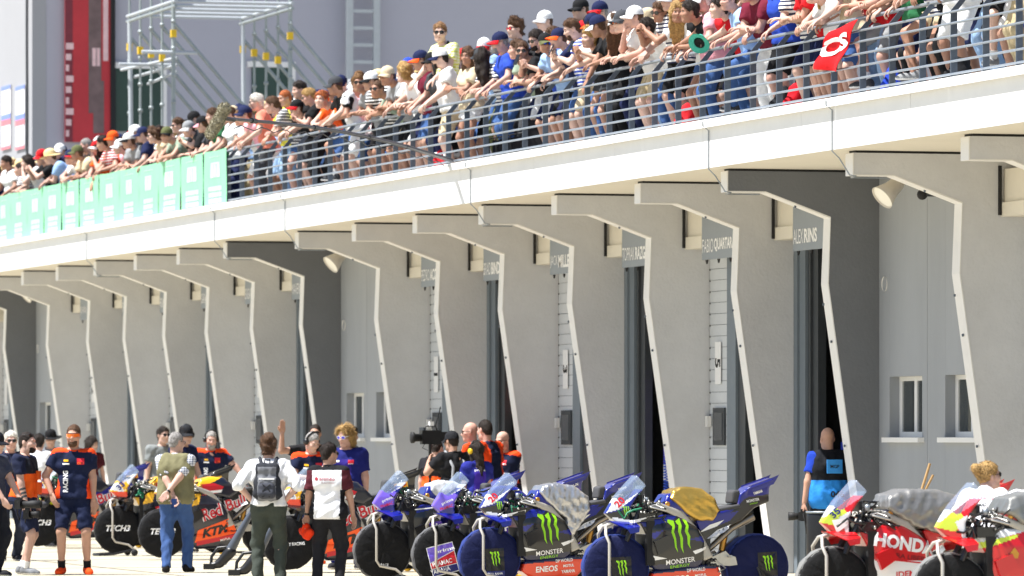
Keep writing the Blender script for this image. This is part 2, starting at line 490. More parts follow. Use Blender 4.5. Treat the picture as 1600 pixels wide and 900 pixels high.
# garages
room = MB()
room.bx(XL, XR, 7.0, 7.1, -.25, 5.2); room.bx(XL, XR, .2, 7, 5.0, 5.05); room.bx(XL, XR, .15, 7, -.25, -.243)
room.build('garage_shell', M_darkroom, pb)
slat = MB(); slat.bx(.02, .86, .05, .09, .002, .160); slat.bx(.86, .93, .035, .09, .001, .164)
slat_me = slat.mesh('door_panel', M_slat)
rol = MB(); rol.lathe([(0, 0), (.012, 0), (.012, .012), (0, .012)], Matrix.Translation((.035, .05, .155)) @ Matrix.Rotation(math.pi / 2, 4, 'X'), 8)
rol_me = rol.mesh('hinge', M_black)
nplate = MB(); nplate.bx(.34, .60, .02, .03, 0, .62)
nplate_me = nplate.mesh('number_plate', M_print)
names = {17: 'MARC', 15: 'ALEX RINS', 14: 'FABIO QUARTARARO', 13: 'TOPRAK RAZGATLIOGLU', 12: 'JACK MILLER', 11: 'BRAD BINDER', 10: 'PEDRO ACOSTA', 8: 'MAVERICK', 7: 'ENEA B', 6: 'GARAGE', 5: 'FRANCO', 4: 'FABIO', 3: 'JOHANN'}
digits = {14: '5', 12: '3', 10: '1', 7: '8', 5: '10', 3: '12'}
board_lab = {15: 'grey name board in the bay with the man in the blue bib', 14: 'grey name board over the white ribbed door numbered 5', 13: 'grey name board over the dark garage opening with purple panels inside',
  12: 'grey name board over the white ribbed door with a number plate, mid row', 11: 'grey name board over the opening with the orange sign inside',
  10: 'grey name board over the white ribbed door beside the television camera', 8: 'grey name board just left of the dark grey pier in mid photo',
  7: 'small grey name board second left of the dark mid photo pier', 6: 'small grey name board third left of the dark mid photo pier', 5: 'small grey name board fourth left of the dark mid photo pier',
  4: 'small grey name board fifth left of the dark mid photo pier', 3: 'farthest small grey name board at the left end of the piers', 17: 'name board in the rightmost garage bay behind the red bikes'}
WO1 = bY(1390, 600, -.16).x - XF[16]; WW = bY(1441, 600, -.16).x - XF[16] - WO1; WO2 = bY(1477, 600, -.16).x - XF[16]; WJ = bY(1449, 600, -.16).x - XF[16]
WZ0 = bY(1410, 683, -.16).z; WZ1 = bY(1410, 588, -.16).z
for i, x in enumerate(XF[:-1]):
    w = XF[i + 1] - x
    kd = kinds[i]
    x0 = x + T
    if kd == 'window':
        # rendered wall with two small windows
        y0, y1 = -.16, .12
        ww, hh0, hh1 = WW, WZ0, WZ1
        xs = [x0, x + WO1, x + WO1 + ww, x + WJ, x + WO2, x + WO2 + ww, x + w - .001]
        for j, (a, c) in enumerate([(xs[0], xs[1]), (xs[2], xs[3] - .006), (xs[3] + .006, xs[4]), (xs[5], xs[6])]):
            b = MB(); b.bx(a, c, y0, y1, -.26, 5.24); b.build('wall_panel', M_wall, pb)
        for a in (xs[1], xs[4]):
            b = MB(); b.bx(a, a + ww, y0 + .001, y1, -.26, hh0); b.build('wall_panel', M_wall, pb)
            b = MB(); b.bx(a, a + ww, y0 + .001, y1, hh1, 5.24); b.build('wall_panel', M_wall, pb)
            wo = link('window', None, pb, (a, 0, 0))
            b = MB()
            yy0, yy1 = -.02, .04
            for (p, q, r_, s_) in ((0, .1, hh0, hh1), (ww - .1, ww, hh0, hh1), (.1, ww - .1, hh0, hh0 + .07), (.1, ww - .1, hh1 - .06, hh1), (ww / 2 - .05, ww / 2 + .05, hh0 + .07, hh1 - .06)):
                b.bx(p, q, yy0, yy1, r_, s_)
            b.build('frame', M_fascia, wo)
            for p in (.1, ww / 2 + .05):
                b = MB(); b.bx(p, p + ww / 2 - .15, .0, .012, hh0 + .07, hh1 - .06); b.build('pane', M_glass, wo)
            b = MB(); b.bx(-.07, ww + .07, -.25, -.02, hh0 - .07, hh0 - .005); b.build('sill', M_fascia, wo)
            b = MB(); b.bx(.0, ww, .12, .14, hh0, hh1); b.build('blind', mat('grey_blind', (150, 152, 150), .9), wo)
        b = MB(); b.bx(xs[3] - .007, xs[3] + .007, y0 + .012, y0 + .02, -.25, 5.24); b.build('wall_joint', M_black, pb)
        b = MB(); b.lathe([(0, -.02), (.09, -.02), (.1, -.01), (.1, .01)], Matrix.Translation((x + T + .22, y0 - .005, 3.72)) @ Matrix.Rotation(math.pi / 2, 4, 'X') , 20)
        b.build('vent_cover', M_white, pb)
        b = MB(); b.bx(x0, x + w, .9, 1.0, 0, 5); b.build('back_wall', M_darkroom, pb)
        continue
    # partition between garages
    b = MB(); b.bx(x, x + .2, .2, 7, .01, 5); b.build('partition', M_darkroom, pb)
    hb = MB(); hb.bx(x0 + .002, x0 + .78, -.30, .02, 4.62, 5.04); hb.bx(x0 + .002, x0 + .8, -.34, .04, 4.44, 4.618)
    hb.build('shutter_housing', M_soffit, pb)
    hb = MB(); hb.bx(x0 + .0015, x0 + .05, -.375, -.342, 4.46, 5.08); hb.build('guide_rail', M_black, pb)
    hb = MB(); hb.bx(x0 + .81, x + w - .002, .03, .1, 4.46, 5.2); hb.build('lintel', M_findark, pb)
    if kd == 'white':
        go = link('garage_door', None, pb, (x0, 0, 0))
        nz = 28
        for q in range(nz):
            link('door_panel', slat_me, go, (0, 0, -.14 + q * .165)); link('hinge', rol_me, go, (0, 0, -.14 + q * .165))
        b = MB(); b.bx(.96, 1.02, .0, .1, -.25, 4.46); b.build('door_edge', M_slat, go)
        b = MB(); b.bx(1.02, 1.42, -.02, .12, -.25, 4.46); b.build('door_post', M_frame, go)
        b = MB(); b.bx(1.43, 1.75, .02, .14, -.25, 4.46); b.build('door_track', M_rail_dark, go)
        b = MB(); b.bx(.0, .955, .092, .11, -.25, 4.46); b.build('door_backing', M_frame, go)
        dw = MB(); dw.bx(.25, .78, .015, .045, 1.55, 2.1, 0); dw.bx(.33, .70, .005, .016, 1.62, 2.03, 1)
        dw.build('door_window', [M_rail_dark, mat('smoked_glass', (70, 74, 78), .15, var=.1)], go)
        hd = MB(); hd.bx(.02, .14, -.03, .03, 1.82, 1.98); hd.build('handle', M_white, go)
        link('number_plate', nplate_me, go, (0, 0, 2.45))
        if i in digits:
            t = MB(); lettering(t, digits[i], .24, (.47, .018, 2.76), (0, 0, -1), (1, 0, 0), None, (0, 1, 0), bold=.03)
            t.build('number', M_black, go)
    else:
        b = MB(); b.bx(x0 + .002, x0 + .16, -.05, .1, -.25, 4.46); b.build('door_post', M_frame, pb)
        b = MB(); b.bx(x0 + .17, x0 + .42, -.02, .12, -.25, 4.46); b.build('door_post', M_frame, pb)
        b = MB(); b.bx(x0 + .43, x0 + .85, .02, .14, -.25, 4.46); b.bx(x0 + .60, x0 + .64, -.02, .02, -.25, 4.46); b.build('door_track', M_rail_dark, pb)
    if i in names:
        nb = thing('name_board', board_lab[i], 'sign', bl(x0 + .80, -.32, 4.26), 0, 'name boards over the garages'); nb.scale = (KB,) * 3
        bw = w - T - .82
        b = MB(); b.bx(0, bw, -.012, .012, 0, .70); b.build('panel', M_board, nb)
        nm = names[i]; parts = nm.split(' ')
        wtot = .108 * len(nm)
        t = MB(); f0 = len(parts[0]) / max(1, len(nm))
        w0 = wtot * f0 * .95
        lettering(t, parts[0], .2, (.03 + w0 / 2, -.016, .20), (1, 0, 0), (0, 0, 1), None, (0, 1, 0), width=w0, bold=.0)
        if len(parts) > 1:
            w1 = wtot * (1 - f0) * 1.0
            lettering(t, parts[1], .2, (.07 + w0 + w1 / 2, -.016, .20), (1, 0, 0), (0, 0, 1), None, (0, 1, 0), width=w1, bold=.035)
        t.build('lettering', M_print, nb)
        for q in (.2, .75, 1.3):
            b = MB(); b.prism([(-.05, 0), (.05, 0), (0, -.06)], (q, -.01, -.004), (1, 0, 0), (0, 0, 1), (0, 1, 0), .02); b.build('clip', M_black, nb)
# floodlights beneath the beams
M_lamp = mat('lamp_housing', (196, 190, 180), .35, var=.04, metal=.2)
M_lens = mat('lamp_glass', (235, 232, 222), .2, var=0)
for px, py, Y, lab, sc_ in ((1388, 300, -1.25, 'white conical floodlight above the two windows nearest the red bikes', .88), (524, 407, -1.25, 'white conical floodlight above the windows in mid photo', .9), (46, 459, -1.25, 'white conical floodlight at the far left end of the piers', .85)):
    p = at_Y(px, py, Y * KB)
    t = thing('floodlight', lab, 'lamp', p, 0, 'floodlights under the terrace')
    R = Vector((.15, -.75, -.62)).to_track_quat('Z', 'Y').to_matrix().to_4x4()
    b = MB(); b.lathe([(0, -.26), (.06, -.26), (.09, -.2), (.11, -.05), (.17, .12), (.165, .12), (.1, -.05), (0, -.1)], R @ Matrix.Scale(sc_, 4), 20); b.build('shade', M_lamp, t)
    b = MB(); b.lathe([(0, .095), (.155, .1)], R @ Matrix.Scale(sc_, 4), 20); b.build('lens', M_lens, t)
    b = MB(); b.tube([(0, .1, .1), (0, .24, .16), (.0, .32, .14)], .03, 8); b.build('bracket', M_lamp, t)
p = at_Y(1441, 304, -.87)
t = thing('camera_dome', 'small black dome camera under the beam beside the floodlight', 'camera', p)
b = MB(); b.ball((0, 0, 0), .06); b.build('dome', M_black, t)
b = MB(); b.bx(-.05, .05, 0, .2, -.02, .1); b.build('mount', M_rail_dark, t)

# things seen inside the open garages
XO = XF[13] + T
t = thing('partition_screen', 'purple team screen with a white band inside the open garage', 'screen', bl(XO + .90, .30, -.2)); t.scale = (KB,) * 3
b = MB(); b.bx(0, 2.2, 0, .06, 1.45, 2.75); b.build('upper_panel', mat('purple_panel', (88, 50, 170), .5), t)
b = MB(); b.bx(0, 2.2, 0, .06, 1.2, 1.448); b.build('band', M_print, t)
b = MB(); b.bx(0, 2.2, 0, .06, .02, 1.198); b.build('lower_panel', mat('navy_panel', (20, 28, 66), .5), t)
t = thing('air_hose', 'coiled blue air hose hanging in the purple garage', 'hose', bl(XO + 1.35, .2, -.1)); t.scale = (KB,) * 3
aa = np.linspace(0, 2 * math.pi * 26, 26 * 10)
b = MB(); b.tube(np.stack([.035 * np.cos(aa), .035 * np.sin(aa), 1.9 - aa / aa[-1] * 1.1], 1), .009, 5); b.tube([(0, 0, 2.9), (.03, 0, 2.4), (0, 0, 1.9)], .008, 5)
b.build('coil', mat('blue_hose', (40, 90, 210), .4), t)
XO = XF[11] + T
t = thing('garage_sign', 'orange and red sign inside the garage behind the orange shirts', 'sign', bl(XO + .90, .22, 2.1)); t.scale = (KB,) * 3
b = MB(); b.bx(0, 1.6, 0, .04, 0, .42); b.build('panel', mat('signal_orange', (235, 66, 20), .5), t)
b = MB(); lettering(b, 'OSC', .22, (.42, -.004, .18), (1, 0, 0), (0, 0, 1), None, (0, 1, 0), bold=.03); b.build('lettering', M_print, t)
XO = XF[15] + T
t = thing('equipment_rack', 'black rack with a blue stripe inside the rightmost open garage', 'rack', bl(XO + .92, .34, -.2)); t.scale = (KB,) * 3
b = MB(); b.bx(0, 2, 0, .5, .02, 1.55); b.build('cabinet', mat('rack_black', (28, 29, 32), .5), t)
b = MB(); b.bx(0, 2, -.01, -.002, 1.5, 1.8); b.build('stripe', mat('royal_blue', (28, 52, 160), .4), t)
b = MB(); b.bx(0, 2, .1, .5, 2.2, 2.24); b.bx(.0, 2, .1, .5, 2.7, 2.74); b.build('shelf', M_rail_dark, t)
b = MB(); b.bx(.35, .62, -.02, -.012, 1.62, 1.88); b.build('warning_sign', mat('warning_red', (205, 40, 44), .5), t)

# ------------------------------------------------------------------ terrace railing
RY = -2.47
XRA = bY(357, 300, RY).x
rail = thing('terrace_railing', 'galvanised steel railing along the terrace edge', 'railing'); rail.scale = (KB,) * 3; rail.location.z = ZB
pm = MB(); pm.bx(-.007, .007, RY - .042, RY + .042, 5.885, 6.70)
pm.prism([(RY - .042, 6.70), (RY + .042, 6.70), (RY + .16, 6.845), (RY + .09, 6.855)], (-.006, 0, 0), (0, 1, 0), (0, 0, 1), (1, 0, 0), .012)
pm.bx(-.05, .05, RY - .05, RY + .05, 5.886, 5.896)
pme = pm.mesh('post', M_gal2)
x = XRA
while x < XR - 1: link('post', pme, rail, (x, 0, 0)); x += 1.06
x = XRA - 1.06
while x > XL: link('post', pme, rail, (x, 0, 0)); x -= 1.06
for z in (5.95, 6.10, 6.25, 6.40, 6.55, 6.685):
    b = MB(); b.tube([(XL, RY - .03, z), (XR, RY - .03, z)], .0155, 8); b.build('bar', M_gal, rail)
b = MB(); b.tube([(XL, RY + .13, 6.87), (XR, RY + .13, 6.87)], .024, 10); b.build('handrail', M_gal, rail)

# green sponsor banners
M_green = mat('mint_banner', (132, 200, 158), .7, var=.05, scale=3, bump=.2, bscale=5)
M_greenp = mat('banner_print', (186, 224, 198), .7, var=.05)
edges = [-120, -80, -52, -27, -6, 18, 43, 69, 97, 125, 156, 188, 218, 248, 283, 319, 356]
ords = ['', '', '', 'just outside the left end', 'leftmost', 'second', 'third', 'fourth', 'fifth', 'sixth', 'seventh', 'eighth', 'ninth', 'tenth', 'eleventh', 'twelfth']
for i in range(3, len(edges) - 1):
    xa = bY(edges[i], 300, RY - .05).x; xb = bY(edges[i + 1], 300, RY - .05).x
    w = xb - xa - .03
    lab = ('mint green banner beside the open railing, rightmost of the row' if i == len(edges) - 2 else
           'mint green banner %s of the row' % ords[i] if i == 3 else 'mint green banner with white print, %s from the left on the railing' % ords[i])
    t = thing('banner', lab, 'banner', bl(xa, RY - .06, 5.90), 0, 'green banners on the railing'); t.scale = (KB,) * 3
    n = 24; V = []; 
    for a in range(n + 1):
        for c in range(7):
            u = a / n; vv = c / 6
            V.append((u * w, .012 * math.sin(u * 9 + i) * (1 - vv * .4) + .006 * math.sin(u * 23 + vv * 5 + i), vv * 1.0 - .012 * math.sin(u * math.pi) * vv))
    V = np.array(V); Fq = [[a * 7 + c, (a + 1) * 7 + c, (a + 1) * 7 + c + 1, a * 7 + c + 1] for a in range(n) for c in range(6)]
    b = MB(); b.add(V, Fq, 0, True); b.add(V + (0, .006, 0), np.array(Fq)[:, ::-1], 0, True); b.build('sheet', M_green, t)
    bv = bvh_of((V, Fq))
    pr = MB(); U, Z, Wd = (1, 0, 0), (0, 0, 1), (0, 1, 0)
    c = w / 2
    def rect(x0, z0, x1, z1): shape(pr, [(x0, z0), (x1, z0), (x1, z1), (x0, z1)], (c, 0, .5), U, Z, bv, Wd, grid=.12)
    s = w / 1.9
    rect(-.45 * s, .375, .45 * s, .385)
    rect(-.34 * s, .0, -.12 * s, .24); rect(-.08 * s, .0, .06 * s, .24); rect(.10 * s, .0, .34 * s, .24); rect(-.34 * s, .245, .34 * s, .275)
    for zz in (-.16, -.27, -.38):
        q = -.5
        while q < .48:
            ww_ = random.uniform(.07, .16); rect(q * s, zz - .085, min(q + ww_, .5) * s, zz); q += ww_ + .02
    pr.build('print', M_greenp, t)['kind'] = 'stuff'

# ------------------------------------------------------------------ tower beyond the terrace
M_tower = mat('lavender_grey_render', (170, 170, 181), .9, var=.03, scale=.6, bump=.15, bscale=10)
M_towerw = mat('white_tower_render', (158, 159, 163), .9, var=.03, scale=.6)
XT = -51.0
YC = at_X(50, 100, XT).y
tw = thing('control_tower', 'tall lavender grey tower block behind the crowded terrace', 'building')
b = MB(); b.bx(XT - 30, XT, YC + .3, YC + 45, 0, 30); b.build('wall', M_tower, tw)
b = MB(); b.bx(XT - 30, XT + .01, YC, YC + .298, 0, 30); b.build('front_wall', M_towerw, tw)
b = MB(); b.tube([(XT - .4 + .02 * math.sin(z * 1.7), YC - .03, z) for z in np.linspace(5.3, 14, 24)], .025, 6); b.build('cable', M_rail_dark, tw)
b = MB(); b.bx(XT - 30.3, XT + .3, YC - .3, YC + 45, 30, 30.6); b.build('parapet', M_towerw, tw)
def on_tower(x0, y0, x1, y1, X=XT):
    a = at_X(x0, y1, X); c = at_X(x1, y0, X)
    return a.y, c.y, a.z, c.z
for (r) in ((180, 108, 252, 205), (393, 106, 453, 190)):
    ya, yb, za, zb = on_tower(*r)
    wo = link('window', None, tw)
    b = MB(); b.bx(XT + .001, XT + .05, ya, yb, za, zb); b.build('glass', mat('dark_green_glass', (38, 62, 56), .12, var=.2, scale=1), wo)
    b = MB(); b.bx(XT + .001, XT + .09, ya - .1, yb + .1, zb, zb + .12); b.bx(XT + .001, XT + .09, yb, yb + .1, za, zb); b.build('frame', M_white, wo)
# red banner on the tower
ya, yb, za, zb = on_tower(100, -60, 171, 222)
t = thing('tower_banner', 'huge red racing banner hanging on the tower wall', 'banner', (XT + .06, ya, za))
w, hgt = yb - ya, zb - za
b = MB(); b.bx(0, .03, 0, w, 0, hgt); b.build('sheet', mat('banner_red', (186, 52, 60), .7, var=.12, scale=1.5), t)
b = MB(); b.bx(.031, .036, 0, w * .17, 0, hgt); b.build('maroon_strip', mat('banner_maroon', (120, 44, 56), .7), t)
b = MB(); b.bx(.031, .037, w * .52, w * .80, hgt * .16, hgt); b.bx(.0375, .0385, w * .62, w * .86, hgt * .05, hgt * .34); b.build('grey_figure_print', mat('banner_grey', (112, 92, 92), .7, var=.3, scale=2.5), t)
b = MB()
for q in range(9):
    b.bx(.037, .039, w * .02, w * (.09 + .05 * (q % 3)), hgt * (.03 + .06 * q), hgt * (.065 + .06 * q))
b.bx(.040, .041, w * .84, w * .95, hgt * .45, hgt * .8)
b.bx(.040, .041, w * .60, w * .68, hgt * .42, hgt * .52); b.bx(.040, .041, w * .70, w * .77, hgt * .42, hgt * .52)
b.build('lettering', mat('banner_pale', (226, 190, 192), .7), t)
ya2, yb2, _, _ = on_tower(171, 0, 178, 10)
b = MB(); b.bx(-.01, .08, ya2 - ya, yb2 - ya, -.1, hgt + .2); b.build('edge_post', M_black, t)
# two posters on the lit front wall
for k, (x0, x1) in enumerate(((3, 17), (25, 39))):
    a = at_Y(x0, 235, YC - .02); c = at_Y(x1, 132, YC - .02)
    t = thing('wall_poster', ['left', 'right'][k] + ' one of two pale red and blue posters on the white tower front', 'poster', (a.x, YC - .02, a.z), 0, 'posters on the tower')
    ww = c.x - a.x; hh = c.z - a.z
    b = MB(); b.bx(0, ww, -.01, .01, 0, hh); b.build('sheet', mat('poster_white', (222, 220, 224), .7), t)
    b = MB(); b.bx(0, ww, -.016, -.011, hh * .47, hh * .55); b.bx(0, ww, -.016, -.011, hh * .94, hh); b.build('blue_band', mat('poster_blue', (120, 140, 215), .7), t)
    b = MB(); b.bx(0, ww, -.016, -.011, hh * .38, hh * .465); b.bx(0, ww, -.016, -.011, 0, hh * .05); b.build('red_band', mat('poster_red', (222, 120, 130), .7), t)

# ------------------------------------------------------------------ scaffold stair on the terrace
M_scaf = mat('scaffold_tube', (152, 160, 160), .45, metal=.3, var=.15, scale=4)
M_scafw = mat('scaffold_white', (176, 182, 186), .5, var=.05)
M_clamp = mat('yellow_clamp', (226, 186, 30), .5)
sc = thing('scaffold_tower', 'steel tube scaffold stair with yellow clamps before the tower', 'scaffold')
DN = 106.0; nl = CP + DN * DV + (265 - 800) / F * DN * RV; nr = CP + DN * DV + (460 - 800) / F * DN * RV
XN = (nl[0] + nr[0]) / 2; YL = nl[1]; YR_ = nr[1]; ZT = CAMH + (HOR - 4) / F * DN; DEP = 3.8
def sbar(p, q, r=.03, m=M_scaf, nm='tube'):
    b = MB(); b.tube([p, q], r, 8); b.build(nm, m, sc)
def clampat(p):
    b = MB(); b.bx(p[0] - .05, p[0] + .05, p[1] - .05, p[1] + .05, p[2] - .07, p[2] + .07); b.build('clamp', M_clamp, sc)
for j in range(5):
    X = XN - DEP * j / 4
    for Y in (YL, YR_):
        sbar((X, Y, DECK), (X, Y, ZT + 1.2), .024 if j else .04)
        clampat((X, Y, ZT - .6 - .13 * ((j * 3) % 4)))
        b = MB()
        for z in np.arange(5.9, ZT, .5): b.lathe([(.03, -.03), (.045, -.03), (.045, .03), (.03, .03)], Matrix.Translation((X, Y, z)), 8)
        b.build('rosette', M_scaf, sc)['kind'] = 'stuff'
    sbar((X, YL, ZT), (X, YR_, ZT), .03, M_scafw, 'deck_beam')
    zl = ZT - .4
    sbar((X, YL, zl), (X, YL + 2.6, zl - 2.95), .035, M_scaf, 'brace'); clampat((X, YL + 1.4, zl - 1.59))
    sbar((X, YR_, zl), (X, YR_ + 2.6, zl - 2.95), .035, M_scaf, 'brace'); clampat((X, YR_ + 1.25, zl - 1.418))
for Y in (YL, YR_):
    sbar((XN + .2, Y, ZT), (XN - DEP - .2, Y, ZT), .035, M_scafw, 'deck_beam')
    sbar((XN + .2, Y, ZT - .1), (XN - DEP - .2, Y, ZT - .1), .035)
    sbar((XN - DEP, Y, ZT - .1), (XN - DEP + .25, Y, DECK), .045, M_scafw, 'raker')
for z in (8.6, 8.47, 8.73): sbar((XN - .1, YL + .1, z), (XN - DEP, YL + .1 - (z - 8.6) * 2, z), .03, M_scafw, 'platform_beam')
sbar((XN, YL - .6, 8.82), (XN, YL + .45, 8.82), .035, M_scafw, 'platform_beam'); sbar((XN - 2, YL - .6, 8.72), (XN - 2, YL + .4, 8.72), .03, M_scafw, 'platform_beam')
# ladder on the tower wall
lad = thing('wall_ladder', 'white caged ladder fixed to the tower wall', 'ladder')
ya, yb, za, zb = on_tower(546, -40, 588, 104, XT + .3)
for Y in (ya, yb): b = MB(); b.bx(XT + .25, XT + .35, Y - .07, Y + .07, za - 2, zb); b.build('stile', M_scafw, lad)
z = za + .1
while z < zb: b = MB(); b.bx(XT + .27, XT + .33, ya + .07, yb - .07, z - .035, z + .035); b.build('rung', M_scafw, lad); z += .36
# ------------------------------------------------------------------ people
def nz(v): v = np.asarray(v, float); return v / (np.linalg.norm(v) + 1e-9)
def ik(a, t, l1, l2, hint):
    a = np.asarray(a, float); v = np.asarray(t, float) - a
    d = min(np.linalg.norm(v), (l1 + l2) * .998); d = max(d, abs(l1 - l2) + .02); n = nz(v)
    x = (l1 * l1 - l2 * l2 + d * d) / (2 * d); hgt = math.sqrt(max(l1 * l1 - x * x, 0))
    hint = np.asarray(hint, float); p = nz(hint - n * np.dot(hint, n))
    return a + n * x + p * hgt, a + n * d
def rotz(a): c, s = math.cos(a), math.sin(a); return np.array([[c, -s, 0], [s, c, 0], [0, 0, 1]])
def rotx(a): c, s = math.cos(a), math.sin(a); return np.array([[1, 0, 0], [0, c, -s], [0, s, c]])
def roty(a): c, s = math.cos(a), math.sin(a); return np.array([[c, 0, s], [0, 1, 0], [-s, 0, c]])
RAD = math.radians
class Fig:
    """joints of a 1.78 m figure that faces -Y; x is its left"""
    def __init__(s, lean=3, side=0, twist=0, pelvis=(0, 0, .95), head=(0, 0, 0), handL=None, handR=None, elL=(.4, .6, -.5), elR=(-.4, .6, -.5),
                 footL=(.11, 0, 0), footR=(-.11, 0, 0), yawL=12, yawR=-12, girth=1., female=False, palmL=None, palmR=None, curlL=.5, curlR=.5, neck=12, shoulder=1.):
        p = np.array(pelvis, float); s.p = p; s.g = girth; s.female = female
        R = rotz(RAD(twist)) @ roty(RAD(side)) @ rotx(RAD(lean))     # rotx(+): up leans to -y
        s.R = R; s.u = R @ (0, 0, 1); s.lat = R @ (1, 0, 0); s.fw = R @ (0, -1, 0)
        s.belly = p + s.u * .15; s.chest = p + s.u * .33; s.nb = p + s.u * .51 + s.fw * .0
        sw = (.165 if female else .188) * shoulder
        s.sh = [p + s.u * .455 + s.lat * sw, p + s.u * .455 - s.lat * sw]
        nd = nz(R @ (0, -math.sin(RAD(neck)), math.cos(RAD(neck))))
        s.hc = s.nb + nd * .175
        yw, pt, rl = head
        s.HR = rotz(RAD(yw + twist)) @ rotx(RAD(pt)) @ roty(RAD(rl))
        lat0 = nz(rotz(RAD(twist * .4)) @ (1, 0, 0))
        s.hip = [p + lat0 * .088 - (0, 0, .035), p - lat0 * .088 - (0, 0, .035)]
        if handL is None: handL = p + s.lat * .27 + np.array((0, -.06, -.12))
        if handR is None: handR = p - s.lat * .27 + np.array((0, -.06, -.12))
        s.el = [None, None]; s.wr = [None, None]; s.hand = [None, None]
        for i, (t, e) in enumerate(((handL, elL), (handR, elR))):
            s.el[i], s.wr[i] = ik(s.sh[i], t, .285, .255, e)
        s.palm = [palmL, palmR]; s.curl = [curlL, curlR]
        s.kn = [None, None]; s.an = [None, None]; s.foot = [np.array(footL, float), np.array(footR, float)]; s.fy = [RAD(yawL), RAD(yawR)]
        for i in range(2):
            kh = rotz(s.fy[i]) @ (0, -1, 0)
            s.kn[i], s.an[i] = ik(s.hip[i], s.foot[i] + (0, .0, .085), .435, .435, kh)
def torso_prims(F_, t):
    g = F_.g; p, u, l, fw = F_.p, F_.u, F_.lat, F_.fw
    if F_.female:
        return [rc(F_.hip[0] + (0, 0, .03), F_.hip[1] + (0, 0, .03), .105 * g + t, k=.06), rc(F_.belly + l * .04, F_.belly - l * .04, .092 * g + t, k=.08),
                rc(F_.chest + l * .065, F_.chest - l * .065, .105 * g + t, k=.06), rc(F_.chest + l * .065 + fw * .06 - u * .02, F_.chest - l * .065 + fw * .06 - u * .02, .062 + t, k=.05),
                rc(F_.sh[0] - l * .03, F_.sh[1] + l * .03, .06 + t * .8, k=.06), rc(F_.nb - u * .09, F_.nb + u * .0, .07, .055, k=.05)]
    return [rc(F_.hip[0] + (0, 0, .03), F_.hip[1] + (0, 0, .03), .108 * g + t, k=.06), rc(F_.belly + l * .06 + fw * .02 * g, F_.belly - l * .06 + fw * .02 * g, .107 * g * g + t, k=.08),
            rc(F_.chest + l * .085, F_.chest - l * .085, .118 * (.5 + .5 * g) + t, k=.06), rc(F_.sh[0] - l * .03, F_.sh[1] + l * .03, .068 + t * .8, k=.07),
            rc(F_.nb - u * .1, F_.nb + u * .005, .085, .06, k=.05)]
def arm_prims(F_, i, t=0.):
    g = .5 + .5 * F_.g; f = .85 if F_.female else 1
    return [rc(F_.sh[i], F_.el[i], .056 * g * f + t, .042 * g * f + t, k=.04), rc(F_.el[i], F_.wr[i], .045 * g * f + t, .028 * f + t, k=.02)]
def leg_prims(F_, i, t=0.):
    f = .93 if F_.female else 1
    kn, an, hp = F_.kn[i], F_.an[i], F_.hip[i]
    sh = nz(an - kn); bk = nz(rotz(F_.fy[i]) @ (0, 1, 0))
    return [rc(hp, kn, .088 * F_.g * f + t, .056 + t, k=.05), rc(kn, an, .054 + t, .036 + t, k=.03), rc(kn + sh * .08 + bk * .02, kn + sh * .24 + bk * .014, .047 * f + t, .04 * f + t, k=.03)]
def head_prims(F_):
    R = F_.HR; c = F_.hc
    P = lambda *q: c + R @ np.array(q, float)
    w = .93 if F_.female else 1
    pr = [rc(F_.nb - F_.u * .06, c + R @ np.array((0, .03, -.05)), .060 * w, .055 * w, k=.03),
          el(P(0, .012, .038), np.array((.076, .096, .088)), R, .03), el(P(0, -.022, -.035), np.array((.064 * w, .076, .084)), R, .03),
          rc(P(-.018, -.072, -.1), P(.018, -.072, -.1), .024 * w, k=.03),
          rc(P(.03, -.02, -.085), P(-.03, -.02, -.085), .036, k=.03),
          rc(P(0, -.094, .008), P(0, -.113, -.03), .008, .0135, k=.018), rc(P(.014, -.097, -.032), P(-.014, -.097, -.032), .011, k=.014),
          rc(P(.037, -.084, .022), P(-.037, -.084, .022), .012, k=.02),
          rc(P(.045, -.072, -.03), P(.05, -.06, -.03), .02, k=.03), rc(P(-.045, -.072, -.03), P(-.05, -.06, -.03), .02, k=.03),
          el(P(.031, -.1, .004), np.array((.019, .016, .011)), R, .012, True), el(P(-.031, -.1, .004), np.array((.019, .016, .011)), R, .012, True),
          rc(P(.016, -.094, -.064), P(-.016, -.094, -.064), .009, k=.012),
          el(P(.076, .012, -.006), np.array((.012, .022, .034)), R, .01), el(P(-.076, .012, -.006), np.array((.012, .022, .034)), R, .01)]
    return pr
def face_bits(mb, F_, n=8):
    R = F_.HR; c = F_.hc
    P = lambda *q: c + R @ np.array(q, float)
    for sx in (1, -1):
        mb.ball(P(.031 * sx, -.081, .004), np.array((.013, .010, .0085)), R, n, 5, 3)
        mb.ball(P(.031 * sx, -.0885, .004), np.array((.0065, .0042, .0065)), R, n, 5, 1)
        mb.tube([P(.013 * sx, -.0965, .024), P(.03 * sx, -.0965, .029), P(.049 * sx, -.084, .023)], [.003, .0048, .003], 5, 4)
    mb.tube([P(-.026, -.088, -.066), P(0, -.1025, -.064), P(.026, -.088, -.066)], [.003, .0065, .003], 6, 2)
